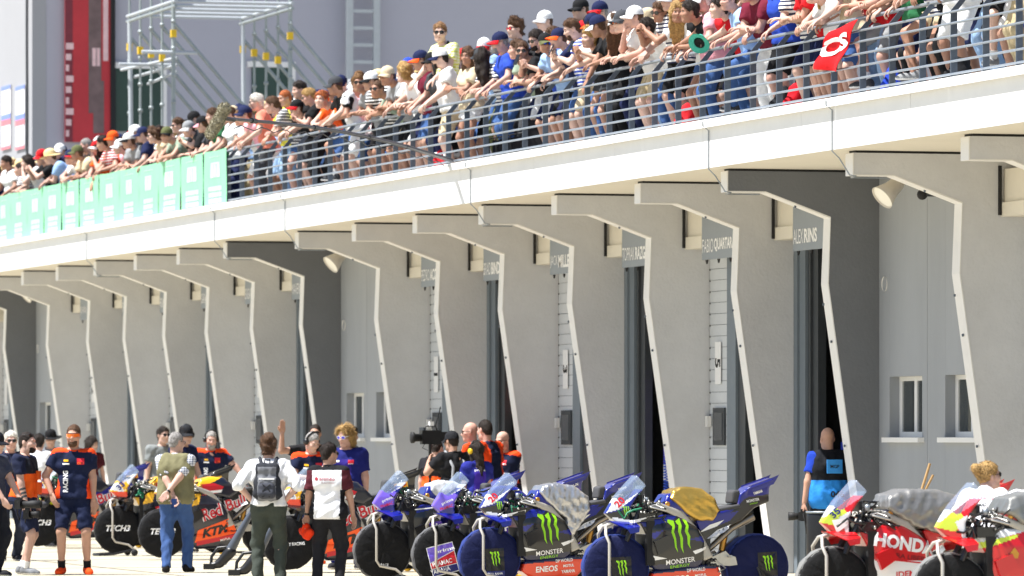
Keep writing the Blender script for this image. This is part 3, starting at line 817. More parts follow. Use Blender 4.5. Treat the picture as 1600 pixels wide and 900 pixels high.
def hand_geo(mb, F_, i, n=6):
    w = F_.wr[i]; d = nz(w - F_.el[i]); sgn = 1 if i == 0 else -1
    pn = F_.palm[i]
    pn = nz(pn) if pn is not None else nz(-F_.lat * sgn)          # palm faces this way
    pn = nz(pn - d * np.dot(pn, d)); sd_ = np.cross(d, pn) * (1 if i == 0 else -1)    # towards the thumb
    if i == 1: sd_ = np.cross(pn, d)
    else: sd_ = np.cross(d, pn)
    sd_ = nz(sd_)
    cu = F_.curl[i]
    for j, (q, L) in enumerate(((.028, .092), (.010, .1), (-.009, .094), (-.027, .075))):
        kn = w + d * .088 + sd_ * q
        mb.tube([w + d * .0 + sd_ * q * .6, w + d * .05 + sd_ * q, kn], [.017, .0165, .0115], n)
        p = kn; ang = cu * .5; pts = [kn - d * .005]; 
        for seg in (.42, .32, .26):
            dd = nz(d * math.cos(ang) + pn * math.sin(ang)); p = p + dd * L * seg; pts.append(p); ang += cu * .8
        mb.tube(pts, [.0105, .0098, .009, .0065], n)
    a = w + d * .02 + sd_ * .022
    mb.tube([a, a + nz(d * .7 + sd_ * .7 + pn * .25) * .045, a + nz(d * .85 + sd_ * .5 + pn * .45) * .078, a + nz(d * .9 + sd_ * .32 + pn * (.5 + cu * .2)) * .103], [.016, .0135, .0108, .0075], n)

def person_meshes(F_, key, h=.02, hh=.011, bottoms='shorts', sleeve=.62, hem=-.06, zone=None, top_t=.016, fold=.006, parts=('body', 'shirt', 'bottoms', 'shoes'), untucked=True, bz=None, fine=6):
    """dict of part name -> (MB, VQ)"""
    out = {}
    if 'body' in parts:
        mb = MB()
        pr = torso_prims(F_, 0.)
        for i in range(2): pr += arm_prims(F_, i) + leg_prims(F_, i)
        blob(mb, pr, h)
        blob(mb, head_prims(F_), hh)
        face_bits(mb, F_)
        for i in range(2): hand_geo(mb, F_, i, fine)
        out['body'] = mb
    seed = sum(ord(c) * (q + 1) for q, c in enumerate(str(key))) % 997
    if 'shirt' in parts:
        mb = MB(); pr = torso_prims(F_, top_t)
        if untucked: pr.append(rc(F_.hip[0] - (0, 0, .02), F_.hip[1] - (0, 0, .02), .122 * F_.g + top_t, k=.05))
        for i in range(2):
            g = .5 + .5 * F_.g
            if sleeve <= 1:
                e = F_.sh[i] + (F_.el[i] - F_.sh[i]) * sleeve
                pr.append(rc(F_.sh[i], e, .058 * g + top_t, .058 * g + top_t, k=.05, flat=True))
            else:
                e = F_.el[i] + (F_.wr[i] - F_.el[i]) * (sleeve - 1)
                pr += [rc(F_.sh[i], F_.el[i], .057 * g + top_t, .047 * g + top_t, k=.05), rc(F_.el[i], e, .047 * g + top_t, .04 * g + top_t * .8, k=.03, flat=True)]
        c0 = F_.p + np.array((0, 0, hem))
        cuts = [(c0, -nz(F_.u * .4 + np.array((0, 0, .6)))), (F_.nb + F_.u * .012 + F_.fw * .03, nz(F_.u + F_.fw * .35))]
        out['shirt'] = mb; out['shirtVQ'] = blob(mb, pr, h, cuts, 0, fold, seed, zone)
    if 'bottoms' in parts:
        mb = MB(); t = .014
        pr = [rc(F_.hip[0] + (0, 0, .03), F_.hip[1] + (0, 0, .03), .112 * F_.g + t * .6, k=.06), rc(F_.belly + F_.lat * .05, F_.belly - F_.lat * .05, .1 * F_.g + .004, k=.06)]
        for i in range(2):
            if bottoms == 'shorts':
                e = F_.hip[i] + (F_.kn[i] - F_.hip[i]) * .93
                pr.append(rc(F_.hip[i], e, .096 * F_.g + t, .068 + t, k=.05, flat=True))
            elif bottoms == 'hot':
                e = F_.hip[i] + (F_.kn[i] - F_.hip[i]) * .42
                pr.append(rc(F_.hip[i], e, .096 * F_.g + t, .086 + t, k=.05, flat=True))
            else:
                e = F_.an[i] + (F_.an[i] - F_.kn[i]) * .06
                pr += [rc(F_.hip[i], F_.kn[i], .094 * F_.g + t, .064 + t, k=.05), rc(F_.kn[i], e, .064 + t, .05 + t * .8, k=.04, flat=True)]
        out['bottoms'] = mb; blob(mb, pr, h, [(F_.p + np.array((0, 0, .0 if untucked else .1)), (0, 0, 1.))], 0, fold, seed + 3, bz)
    if 'shoes' in parts:
        out['shoes'] = []
        for i in range(2):
            mb = MB(); R = rotz(F_.fy[i]); f0 = F_.foot[i]
            P = lambda *q: f0 + R @ np.array(q, float)
            pr = [rc(P(0, .035, .045), P(0, -.12, .03), .043, .045, k=.03), rc(P(0, -.12, .03), P(.005, -.175, .025), .044, .034, k=.03), rc(P(0, .02, .06), P(0, .012, .1), .044, .044, k=.03)]
            f, lo = field(pr, h * .75, [(P(0, 0, .004), (0, 0, -1.)), (P(0, 0, .105), (0, 0, 1.))])
            V, Q = surfnet(f, lo, h * .75)
            zc = V[Q].mean(1)[:, 2] - f0[2]
            mb.add(V, Q, np.where(zc < .024, 1, 0), True)
            # sock
            mb.tube([F_.an[i] + (F_.kn[i] - F_.an[i]) * .02 - (0, 0, .01), F_.an[i] + (F_.kn[i] - F_.an[i]) * .2], [.043, .047], 12, 2)
            out['shoes'].append(mb)
    return out

# head-local pieces (origin at the head centre, face towards -y)
HL = {}
def head_piece(kind):
    if kind in HL: return HL[kind]
    mb = MB()
    cran = lambda t: el((0, .012, .038), np.array((.076, .096, .088)) + t)
    hl = [((0, -.070, .055), nz((0, -.75, -.66)))]
    if kind == 'short': blob(mb, [cran(.011), rc((0, .05, -.02), (0, .06, -.06), .07, .055, k=.03)], .009, hl + [((0, 0, -.085), (0, 0, -1.))], 0, .005, 5)
    elif kind == 'crop': blob(mb, [cran(.005), rc((0, .05, -.02), (0, .055, -.05), .066, .052, k=.03)], .009, hl + [((0, 0, -.07), (0, 0, -1.))], 0, .002, 6)
    elif kind == 'messy':
        blob(mb, [cran(.018), rc((0, -.05, .1), (.02, .03, .125), .04, .04, k=.04), rc((0, .05, -.02), (0, .06, -.07), .075, .06, k=.03)], .009, [((0, -.078, .05), nz((0, -.75, -.66))), ((0, 0, -.1), (0, 0, -1.))], 0, .012, 9)
    elif kind == 'long':
        blob(mb, [cran(.016), rc((0, .06, 0), (0, .075, -.34), .085, .06, k=.05), rc((.06, .0, .02), (.075, .01, -.3), .035, .03, k=.04), rc((-.06, .0, .02), (-.075, .01, -.3), .035, .03, k=.04)], .011, [((0, -.066, .0), nz((0, -.95, -.28)))], 0, .008, 3)
    elif kind == 'bun':
        blob(mb, [cran(.012), rc((0, .05, -.02), (0, .05, -.05), .068, .052, k=.03), el((0, .125, .085), (.052, .048, .05))], .009, hl + [((0, 0, -.08), (0, 0, -1.))], 0, .006, 4)
    elif kind == 'tail':
        blob(mb, [cran(.01), rc((0, .05, -.02), (0, .05, -.05), .068, .052, k=.03), rc((0, .11, .05), (0, .14, -.16), .03, .022, k=.02)], .009, hl, 0, .004, 4)
    elif kind == 'curly':
        blob(mb, [cran(.03), rc((.06, .02, .0), (.07, .03, -.1), .055, .045, k=.04), rc((-.06, .02, .0), (-.07, .03, -.1), .055, .045, k=.04), rc((0, .06, 0), (0, .075, -.15), .085, .065, k=.05), rc((-.03, -.05, .11), (.05, .0, .13), .045, .05, k=.04)], .009, [((0, -.07, .0), nz((0, -.98, -.2)))], 0, .016, 12)
    elif kind == 'balding':
        blob(mb, [cran(.006), rc((0, .05, -.02), (0, .055, -.05), .066, .052, k=.03)], .009, hl + [((0, 0, -.07), (0, 0, -1.)), ((0, 0, .06), nz((0, -.4, 1)))], 0, .002, 6)
    elif kind == 'beard':
        blob(mb, [el((0, -.024, -.04), np.array((.068, .082, .09))), rc((-.018, -.074, -.104), (.018, -.074, -.104), .029, k=.03)], .009, [((0, -.02, -.045), nz((0, -.25, 1))), ((0, .01, -.05), (0, 1., 0))], 0, .003, 8)
    elif kind in ('cap', 'hat', 'bucket'):
        n = 20; m_ = 7
        V = []
        for i in range(m_ + 1):
            ph = (math.pi / 2) * i / m_
            for j in range(n):
                t = 2 * math.pi * j / n
                V.append((.092 * math.cos(t) * math.sin(ph + 1e-3), .012 + .111 * math.sin(t) * math.sin(ph + 1e-3), .03 + (.115 if kind == 'cap' else .125) * math.cos(ph) ** (.8 if kind == 'cap' else .55)))
        fs = [[i * n + j, (i + 1) * n + j, (i + 1) * n + (j + 1) % n, i * n + (j + 1) % n] for i in range(m_) for j in range(n)]
        mb.add(V, fs, 0, True)
        if kind == 'cap':
            V = []; N1 = 12
            for i in range(5):
                for j in range(N1 + 1):
                    t = math.pi * (1.08 + .84 * j / N1); e = i / 4
                    x = .09 * math.cos(t); y = .012 + .111 * math.sin(t)
                    V.append((x * (1 + .02 * e), y - e * .082 * max(0, -math.sin(t)) ** .7, .034 - .018 * e - .35 * x * x / .09 * 1.2 * e))
            V = np.array(V); fs = np.array([[i * (N1 + 1) + j, i * (N1 + 1) + j + 1, (i + 1) * (N1 + 1) + j + 1, (i + 1) * (N1 + 1) + j] for i in range(4) for j in range(N1)])
            mb.add(V, fs, 1, True); mb.add(V - (0, 0, .005), fs[:, ::-1], 1, True)
            mb.ball((0, .012, .146), .007, None, 6, 4, 0)
        else:
            ro = .085 if kind == 'hat' else .05; dr = -.015 if kind == 'hat' else -.04
            V = []
            for i in range(4):
                for j in range(n):
                    t = 2 * math.pi * j / n; e = i / 3
                    V.append(((.092 + ro * e) * math.cos(t), .012 + (.111 + ro * e) * math.sin(t), .032 + dr * e + .012 * math.sin(2 * t) * e))
            V = np.array(V); fs = np.array([[i * n + j, (i + 1) * n + j, (i + 1) * n + (j + 1) % n, i * n + (j + 1) % n] for i in range(3) for j in range(n)])
            mb.add(V, fs, 1, True); mb.add(V - (0, 0, .006), fs[:, ::-1], 1, True)
    elif kind in ('shades', 'specs'):
        for sx in (1, -1):
            pts = [(sx * (.034 + .027 * math.cos(t) * (1 if abs(math.cos(t)) < .9 else .95)), -.106 + .010 * (math.cos(t) * .5 + .5), .003 + .0205 * math.sin(t)) for t in np.linspace(0, 2 * math.pi, 12, endpoint=False)]
            if kind == 'shades':
                c = np.mean(pts, 0); mb.add(np.vstack([pts, c - (0, .006, 0)]), [[j, (j + 1) % 12, 12] for j in range(12)], 0, True)
                mb.add(np.vstack([np.array(pts) + (0, .003, 0), c]), [[(j + 1) % 12, j, 12] for j in range(12)], 0, True)
            mb.tube(pts + [pts[0]], .0028, 5, 1, False)
            mb.tube([(sx * .061, -.1, .008), (sx * .078, -.07, .01), (sx * .083, .01, .008), (sx * .08, .03, -.01)], .0035, 5, 1)
        mb.tube([(-.009, -.108, .008), (0, -.11, .01), (.009, -.108, .008)], .003, 5, 1)
    elif kind == 'visor':
        V = []
        for i in range(3):
            for j in range(13):
                a = math.pi * (1.1 + .8 * j / 12)
                V.append((.084 * math.cos(a), .0 + .113 * math.sin(a), (.027, .004, -.026)[i] + (.012 * abs(math.cos(a)) if i == 2 else 0)))
        V = np.array(V); fs = np.array([[i * 13 + j, (i + 1) * 13 + j, (i + 1) * 13 + j + 1, i * 13 + j + 1] for i in range(2) for j in range(12)])
        mb.add(V, fs, 0, True); mb.add(V * (.97, .97, 1), fs[:, ::-1], 0, True)
        mb.tube([tuple(v) for v in V[:13]], .004, 5, 1)
        for sx in (1, -1): mb.tube([(sx * .078, -.04, .02), (sx * .084, .01, .01), (sx * .08, .03, -.01)], .004, 5, 1)
    elif kind == 'ear_defenders':
        for sx in (1, -1):
            M = Matrix.Translation((sx * .078, .012, -.006)) @ Matrix.Rotation(sx * math.pi / 2, 4, 'Y')
            mb.lathe([(0, 0), (.042, 0), (.044, .01), (.042, .03), (.03, .042), (0, .044)], M, 16, 0)
        mb.tube([(.098 * math.cos(a), .012, .012 + .128 * math.sin(a)) for a in np.linspace(.0, math.pi, 14)], .011, 6, 1)
    elif kind == 'mic_boom':
        mb.tube([(.09, 0, -.02), (.085, -.07, -.05), (.05, -.115, -.07)], .005, 5); mb.ball((.04, -.12, -.072), .012)
    if kind in ('short', 'crop', 'messy', 'long', 'bun', 'tail', 'curly', 'balding', 'beard'):
        rs = np.random.RandomState(len(kind)); V_ = mb.v[0]; tv = []; tf = []
        L0 = {'crop': .008, 'beard': .010, 'balding': .008, 'messy': .03, 'curly': .055, 'long': .045}.get(kind, .02)
        for i in rs.choice(len(V_), 2400 if kind == 'curly' else 900 if kind == 'long' else 750):
            n_ = nz(V_[i] - np.array((0, .012, .02))); dn = np.array((0, .35, -1.)) if kind != 'messy' else np.array((.2, -.3, .4))
            tg = nz(dn - n_ * np.dot(dn, n_)); d_ = nz(tg + n_ * rs.uniform(.15, .7) + rs.normal(size=3) * .35); s_ = nz(np.cross(d_, n_)) * .0035
            k_ = len(tv); tv += [V_[i] - s_, V_[i] + s_, V_[i] + d_ * L0 * rs.uniform(.6, 1.4)]; tf.append([k_, k_ + 1, k_ + 2])
        mb.add(tv, tf, 0)
    HL[kind] = mb
    return mb
HPM = {}
def head_obj(kind, mats, parent, F_, name=None, scale=1.):
    if kind not in HPM:
        HPM[kind] = head_piece(kind).mesh(kind, [mats[0]] * 2 if kind != 'x' else mats)
    nm = name or {'short': 'hair', 'crop': 'hair', 'messy': 'hair', 'long': 'hair', 'bun': 'hair', 'tail': 'hair', 'curly': 'hair', 'balding': 'hair', 'shades': 'sunglasses', 'specs': 'spectacles', 'visor': 'sunglasses', 'hat': 'sun_hat', 'bucket': 'bucket_hat', 'mic_boom': 'microphone_boom'}.get(kind, kind)
    o = link(nm, HPM[kind], parent)
    M = Matrix(F_.HR.tolist()).to_4x4(); M.translation = F_.hc
    o.matrix_local = M @ Matrix.Scale(scale, 4)
    osc(o, [mats[0], mats[1] if len(mats) > 1 else mats[0]])
    return o
def skin(i):
    c = [(198, 160, 143), (184, 142, 121), (206, 171, 154), (164, 121, 99), (196, 153, 137)][i % 5]
    return mat('skin_%d' % (i % 5), c, .55, var=.07, scale=9, bump=.1, bscale=60, spec=.4)
M_eye = mat('eye_dark', (34, 24, 20), .2, var=0); M_eyew = mat('eye_white', (215, 208, 202), .3, var=0); M_lip = mat('lips', (178, 96, 86), .5, var=.05)
HAIRC = {'dark': (38, 28, 22), 'brown': (84, 58, 38), 'lightbrown': (128, 94, 60), 'blond': (168, 134, 82), 'grey': (150, 146, 142), 'white': (216, 210, 200), 'ginger': (170, 92, 46)}
def hairm(n): return mat('hair_' + n, HAIRC[n], .6, var=.5, scale=40, bump=.8, bscale=90, spec=.3)
M_sole = mat('shoe_sole', (205, 203, 200), .7); M_sock = mat('sock_white', (225, 224, 222), .9)
M_shade = mat('dark_lens', (14, 14, 18), .08, var=0, spec=.8); M_frameb = mat('black_plastic', (18, 18, 20), .4, var=0)
def brow(hairname): return hairm(hairname)
# ------------------------------------------------------------------ racing motorcycles (x forward from the rear axle, +y the left side, z up)
M_metal = mat('machined_alloy', (186, 184, 178), .32, metal=.85, var=.08, scale=20)
M_dkmetal = mat('dark_metal', (60, 60, 62), .35, metal=.7, var=.2, scale=20)
M_carbon = mat('carbon_fibre', (20, 20, 22), .3, var=.15, scale=60, coat=.4)
M_seatm = mat('seat_foam', (66, 66, 68), .9, var=.08)
M_screen = mat('clear_screen', (176, 196, 222), .12, var=0, alpha=.28, spec=.6)
M_foil = mat('silver_foil', (190, 190, 192), .3, metal=.8, var=.08, bump=.5, bscale=18)
M_gold = mat('gold_foil', (196, 160, 78), .3, metal=.75, var=.10, bump=.5, bscale=14)
M_gold_ring = mat('gold_anodised', (205, 150, 70), .3, metal=.8)
M_stand = mat('stand_tube_silver', (196, 190, 180), .35, metal=.35, var=.06)
M_tyre = mat('tyre_black', (20, 20, 21), .75, var=.1)
GEO = {}
def gslab(key, poly, w, **k):
    if key not in GEO: GEO[key] = slab(poly, w, **k)
    return GEO[key]
NOSE = [(1.25, 1.25), (1.17, 1.15), (1.26, 1.04), (1.335, .92), (1.33, .76), (1.45, .775), (1.565, .875), (1.44, 1.06)]
SIDE = [(1.24, .80), (1.05, .87), (.86, .86), (.66, .73), (.59, .60), (.60, .38), (.66, .33), (1.08, .30), (1.17, .42), (1.15, .60)]
BELLY = [(1.10, .31), (.60, .37), (.44, .36), (.40, .27), (.52, .13), (1.0, .11), (1.13, .2)]
FRAMEP = [(1.07, .99), (.81, .895), (.63, .70), (.54, .54), (.49, .44), (.59, .40), (.63, .58), (.75, .77), (1.04, .92)]
TANK = [(1.0, .98), (.96, 1.06), (.8, 1.10), (.62, 1.08), (.51, .98), (.42, .89), (.55, .80), (.85, .86), (1.0, .92)]
SEAT = [(.52, .875), (.46, .915), (.2, .965), (.17, .93), (.45, .855)]
PAD = [(.275, .975), (.262, 1.085), (.235, 1.105), (.185, 1.10), (.165, .96)]
TAIL = [(.19, 1.06), (.09, 1.135), (-.17, 1.225), (-.125, 1.115), (-.13, .985), (.03, .925), (.17, .80), (.44, .68), (.58, .60), (.66, .80), (.5, .865), (.22, .935)]
def lerp(x, a, b, c, d): return c + (d - c) * np.clip((x - a) / (b - a), 0, 1)
def make_bike(lv, label, pos, yaw, group):
    """lv: livery dictionary"""
    root = thing('racing_motorcycle', label, 'motorcycle', pos, yaw, group)
    L = lambda n: np.array(n, float)
    def zoned(geo, zones, base=0):
        V, Q = geo; c = V[Q].mean(1); m = np.full(len(Q), base)
        for poly, k in zones: m[inside(poly, c[:, 0], c[:, 2])] = k
        return m
    def add(name, geo, mats, zones=(), parent=root, base=0):
        b = MB(); b.add(geo[0], geo[1], zoned(geo, zones, base), True); return b.build(name, mats, parent)
    P = lv['mats']
    nose = gslab('nose', NOSE, lambda x, z: lerp(x, 1.10, 1.58, .215, .03) - np.clip((z - .95) / .3, 0, 1) * .06, h=.011, r=.01)
    side = gslab('side', SIDE, lambda x, z: .235 - .9 * np.clip(.55 - z, 0, 1) ** 2 - .5 * np.clip(x - 1.0, 0, 1) ** 1.3 - .22 * np.clip(z - .72, 0, 1), h=.012, r=.03)
    belly = gslab('belly', BELLY, lambda x, z: .19 - .9 * np.clip(.3 - z, 0, 1) ** 1.6, h=.012, r=.03)
    frm = gslab('frame', FRAMEP, lambda x, z: .205 + 0 * x, h=.012, r=.015)
    tank = gslab('tank', TANK, lambda x, z: .185 - 2.5 * np.clip(z - .95, 0, 1) ** 2, h=.012, r=.03)
    seat = gslab('seat', SEAT, lambda x, z: .14 + 0 * x, h=.011, r=.015)
    pad = gslab('pad', PAD, lambda x, z: .11 + 0 * x, h=.011, r=.02)
    tail = gslab('tail', TAIL, lambda x, z: lerp(x, -.15, .5, .085, .165) + np.clip(z - 1.05, 0, 1) * .35 * (x < .12), h=.011, r=.012)
    fz = lv.get('nose', [])
    SCR = [(1.16, 1.14), (1.24, 1.27), (1.48, 1.03), (1.40, .98)]
    # upper fairing with the clear screen above it
    V, Q = nose; m = zoned(nose, fz); c = V[Q].mean(1); scr = inside(SCR, c[:, 0], c[:, 2])
    b = MB(); b.add(V, Q[~scr], m[~scr], True); up = b.build('upper_fairing', P, root)
    b = MB(); b.add(V, Q[scr], 0, True); b.build('windscreen', M_screen, root)
    sf = add('side_fairing', side, P, lv.get('side', []), base=lv.get('side_base', 1))
    bp = add('belly_pan', belly, P, lv.get('belly', []), base=lv.get('belly_base', 2))
    add('frame', frm, mat('frame_alloy', (176, 172, 164), .45, metal=.3, var=.08, scale=12))
    add('tank', tank, P, lv.get('tank', []), base=lv.get('tank_base', 0))
    add('seat', seat, M_seatm); add('seat_pad', pad, M_seatm)
    tl = add('tail_unit', tail, P, lv.get('tail', []), base=lv.get('tail_base', 0))
    # tail wings
    for s in (1, -1):
        b = MB(); b.prism([(.1, 1.14), (-.17, 1.235), (-.22, 1.255), (-.16, 1.16), (.05, 1.08)], (0, s * .125, 0), (1, 0, 0), (0, 0, 1), (0, s, 0), .008); b.build('tail_winglet', P[lv.get('wing', 0)], root)
        # nose winglets, bent downwards
        V = np.array([(1.53, s * .06, .80), (1.28, s * .13, .79), (1.27, s * .25, .745), (1.40, s * .25, .725), (1.37, s * .255, .675), (1.28, s * .255, .69)])
        b = MB(); b.add(V, [[0, 1, 2, 3]], 0); b.add(V, [[3, 2, 5, 4]], 0); b.add(V - (0, 0, .008), [[3, 2, 1, 0]], 0); b.add(V - (0, s * .008, 0), [[4, 5, 2, 3]], 0)
        b.build('nose_winglet', P[lv.get('winglet', 0)], root)
        # side aero ducts
        b = MB(); b.prism([(1.13, .60), (.98, .66), (.93, .56), (1.08, .46)], (0, s * .222, 0), (1, 0, 0), (0, 0, 1), (0, s, 0), .05); b.build('side_duct', P[lv.get('duct', 1)], root)
        # fork leg, swingarm, rear sets, handlebar
        b = MB(); b.tube([(1.365, s * .10, .60), (1.22, s * .105, .92)], .028, 10)
        b.build('fork_leg', M_dkmetal, root)
        b = MB(); b.prism([(.52, .36), (.56, .46), (.36, .47), (.24, .44), (.22, .36), (.3, .35)], (0, s * .10, 0), (1, 0, 0), (0, 0, 1), (0, s, 0), .035); b.build('swingarm', M_metal, root)
        b = MB(); b.prism([(.50, .44), (.36, .50), (.30, .44), (.40, .36), (.52, .36)], (0, s * .17, 0), (1, 0, 0), (0, 0, 1), (0, s, 0), .012); b.tube([(.33, s * .18, .44), (.33, s * .28, .45)], .011, 6)
        b.tube([(.47, s * .185, .41), (.36, s * .19, .33), (.44, s * .2, .29)], .008, 6); b.build('foot_rest', M_metal, root)
        hb = MB(); hb.tube([(1.18, s * .12, .93), (1.12, s * .24, .93), (1.04, s * .34, .91)], .014, 8); hb.build('handlebar', M_dkmetal, root)
        hb = MB(); hb.tube([(1.12, s * .24, .93), (1.04, s * .345, .91)], .021, 10); hb.build('grip', M_black, root)
        hb = MB(); hb.tube([(1.17, s * .22, .945), (1.13, s * .3, .96), (1.07, s * .38, .93)], .007, 6); hb.tube([(1.19, s * .33, .94), (1.12, s * .39, .92), (1.04, s * .38, .9)], .009, 6); hb.build('lever', M_metal, root)
        hb = MB(); hb.lathe([(0, 0), (.022, 0), (.024, .05), (0, .055)], Matrix.Translation((1.18, s * .17, .98)), 12); hb.build('fluid_reservoir', M_gal, root)
    # radiator, engine
    b = MB(); b.bx(1.10, 1.18, -.2, .2, .36, .80); b.build('radiator', M_black, root)
    b = MB(); b.bx(.50, .62, -.13, .13, .25, .62); b.bx(.42, .55, -.16, .16, .34, .44)
    for q in range(6): b.lathe([(0, 0), (.02, 0), (.02, .02), (0, .02)], Matrix.Translation((.47 + .03 * (q % 3), .165, .36 + .05 * (q // 3))) @ Matrix.Rotation(-math.pi / 2, 4, 'X'), 8)
    b.build('engine', M_dkmetal, root)
    b = MB(); b.tube([(.6, -.1, .3), (.4, -.12, .36), (.28, -.13, .5), (.12, -.12, .62)], [.035, .035, .04, .045], 12); b.tube([(.5, .03, .5), (.25, .03, .72), (.02, .02, .84)], [.03, .035, .042], 12)
    b.build('exhaust', mat('titanium_exhaust', (150, 140, 128), .3, metal=.85, var=.2), root)
    b = MB(); b.tube([(.34, 0, .5), (.3, 0, .7)], .035, 10); b.build('rear_shock', M_gold_ring, root)
    b = MB(); b.lathe([(0, 0), (.024, 0), (.026, .012), (.012, .016), (0, .016)], Matrix.Translation((.965, .18, .965)) @ Matrix.Rotation(-math.pi / 2, 4, 'X'), 14); b.build('tank_vent', M_gold_ring, root)
    # cables and hoses in the cockpit
    rr = random.Random(lv.get('seed', 3)); b = MB(); b2 = MB()
    for q in range(26):
        y0 = rr.uniform(-.2, .22); a = (rr.uniform(1.0, 1.25), y0, rr.uniform(.80, .98))
        pts = [a]
        for _ in range(4): pts.append((pts[-1][0] + rr.uniform(-.09, .09), pts[-1][1] + rr.uniform(-.05, .05), min(1.06, max(.78, pts[-1][2] + rr.uniform(-.08, .09)))))
        (b2 if q % 6 == 0 else b).tube(pts, rr.uniform(.006, .013), 5, 0)
    b.bx(1.02, 1.26, -.16, .19, .79, .88)
    ck = b.build('cockpit_cables', M_carbon, root); ck['kind'] = 'stuff'
    b = MB()
    for q in range(14):
        x, y, z = rr.uniform(1.0, 1.25), rr.uniform(.1, .24), rr.uniform(.84, 1.03)
        b.lathe([(0, 0), (.011, 0), (.011, .03), (0, .03)], Matrix.Translation((x, y, z)) @ Matrix.Rotation(rr.uniform(0, 3), 4, 'X'), 7)
    b.build('cockpit_fittings', M_metal, root)['kind'] = 'stuff'
    if lv.get('green', True): b2.build('sensor_leads', mat('green_lead', (20, 120, 84), .5), root)['kind'] = 'stuff'
    b = MB(); b.bx(1.2, 1.23, -.09, .09, .97, 1.06); b.build('dashboard', M_frameb, root)
    # wheels under their warmer covers
    for cx, w, nm in ((1.45, .095, 'front_wheel'), (0, .12, 'rear_wheel')):
        wh = link(nm, None, root, (cx, 0, .335))
        if nm == 'front_wheel': wh.rotation_euler = (0, 0, RAD(lv.get('steer', -8)))
        MR = Matrix.Rotation(-math.pi / 2, 4, 'X')
        b = MB(); b.lathe([(.2, -w * .7), (.3, -w * .75), (.318, -w * .3), (.32, 0), (.318, w * .3), (.3, w * .75), (.2, w * .7)], MR, 36); b.build('tyre', M_tyre, wh)
        b = MB(); b.lathe([(0, -w * .5), (.21, -w * .6), (.21, w * .6), (0, w * .5)], MR, 24); b.build('rim', M_dkmetal, wh)
        cv = MB(); pr = [(.0, w + .004), (.16, w + .008), (.29, w + .006), (.318, w - .008), (.334, w * .6), (.336, 0), (.334, -w * .6), (.318, -w + .008), (.29, -w - .006), (.0, -w - .004)]
        cv.lathe(pr, MR, 44)
        V = cv.v[0]; ang = np.arctan2(V[:, 2], V[:, 0]); rad = np.hypot(V[:, 0], V[:, 2])
        wr_ = 1 + .010 * np.sin(ang * 13 + 1) * (rad > .25) + .014 * np.sin(ang * 37 + 2 * np.sin(ang * 5)) * (rad > .3)
        V[:, 1] *= 1 + .05 * np.sin(ang * 9 + rad * 20) * (rad > .1) * (rad < .31)
        V[:, 0] *= wr_; V[:, 2] *= wr_
        fr = [f for f in cv.f[0]]
        zc = np.array([np.hypot(V[f, 0].mean(), V[f, 2].mean()) for f in fr])
        cv.m[0] = np.where((zc > .322), 1, 0)  # tread band gets a paler colour, its lit look is painted in
        lc = cv.build('warmer_cover', [lv['cover'], lv.get('lit_cover_rim', lv['cover'])], wh)
        bv = bvh_of((V, cv.f[0]))
        b = MB(); b.tube([(.325 * math.cos(a), w * .78, .325 * math.sin(a)) for a in np.linspace(0, 2 * math.pi, 49)], .006, 5, 0, False); b.build('cover_seam', lv.get('lit_cover_rim', lv['cover']), wh)
        lv['coverprint'](wh, bv, nm, w)
    # lettering
    bs = bvh_of(side, belly, tail, tank, nose)
    if 'print' in lv: lv['print'](root, bs)
    return root
UX, UZ, WY = (-1, 0, 0), (0, 0, 1), (0, -1, 0)
def rot2(a): return (-math.cos(a), 0, math.sin(a)), (math.sin(a), 0, math.cos(a))
def put(root, bv, txt, x, z, h, m, ang=0, width=None, bold=.02, shear=0., name='lettering', off=.005):
    U, Vv = rot2(RAD(ang)); b = MB(); lettering(b, txt, h, (x, 0, z), U, Vv, bv, WY, width=width, bold=bold, shear=shear, off=off, fallback=-.2); return b.build(name, m, root)
def patch(root, bv, poly, x, z, m, ang=0, name='decal', off=.004, grid=.05):
    U, Vv = rot2(RAD(ang)); b = MB(); shape(b, poly, (x, 0, z), U, Vv, bv, WY, off=off, fallback=-.2, grid=grid); return b.build(name, m, root)
def claw(root, bv, x, z, hgt, m, off=.005, ang=0):
    U, Vv = rot2(RAD(ang)); b = MB()
    strokes = [[(-.42, .5), (-.2, .46), (-.16, .3), (-.2, .12), (-.12, -.1), (-.10, -.34), (-.04, -.52), (-.16, -.36), (-.2, -.12), (-.3, .1), (-.26, .28), (-.44, .42)],
               [(-.14, .44), (.02, .54), (.1, .3), (.06, .1), (.14, -.08), (.14, -.4), (.18, -.56), (.06, -.36), (.03, -.06), (-.05, .14), (-.02, .32), (-.08, .36)],
               [(.14, .5), (.28, .5), (.36, .3), (.33, .12), (.42, -.02), (.40, -.26), (.44, -.42), (.32, -.26), (.30, -.02), (.21, .14), (.26, .3), (.2, .4)]]
    for s in strokes: shape(b, [(p[0] * hgt * .85, p[1] * hgt) for p in s], (x, 0, z), U, Vv, bv, WY, off=off, fallback=-.2, grid=.05)
    return b.build('claw_emblem', m, root)
M_pw = mat('decal_white', (238, 238, 238), .4, var=0); M_pg = mat('decal_green', (150, 220, 20), .4, var=0); M_pk = mat('decal_black', (14, 14, 15), .4, var=0)
M_pr = mat('decal_red', (200, 24, 40), .4, var=0); M_po = mat('decal_orange', (255, 92, 20), .4, var=0); M_pb = mat('decal_navy', (22, 34, 110), .4, var=0)
BLUE = (14, 24, 126); NAVY = (16, 22, 62)
c_blue, c_black, c_orange, c_white, c_navy = paint(BLUE), paint((16, 16, 18)), paint((226, 62, 22)), paint((226, 228, 232)), paint(NAVY)
c_lilac, c_purple = paint((118, 92, 214)), paint((74, 40, 152))
c_red, c_yel, c_lime = paint((206, 24, 30)), paint((238, 178, 10)), paint((205, 226, 60))
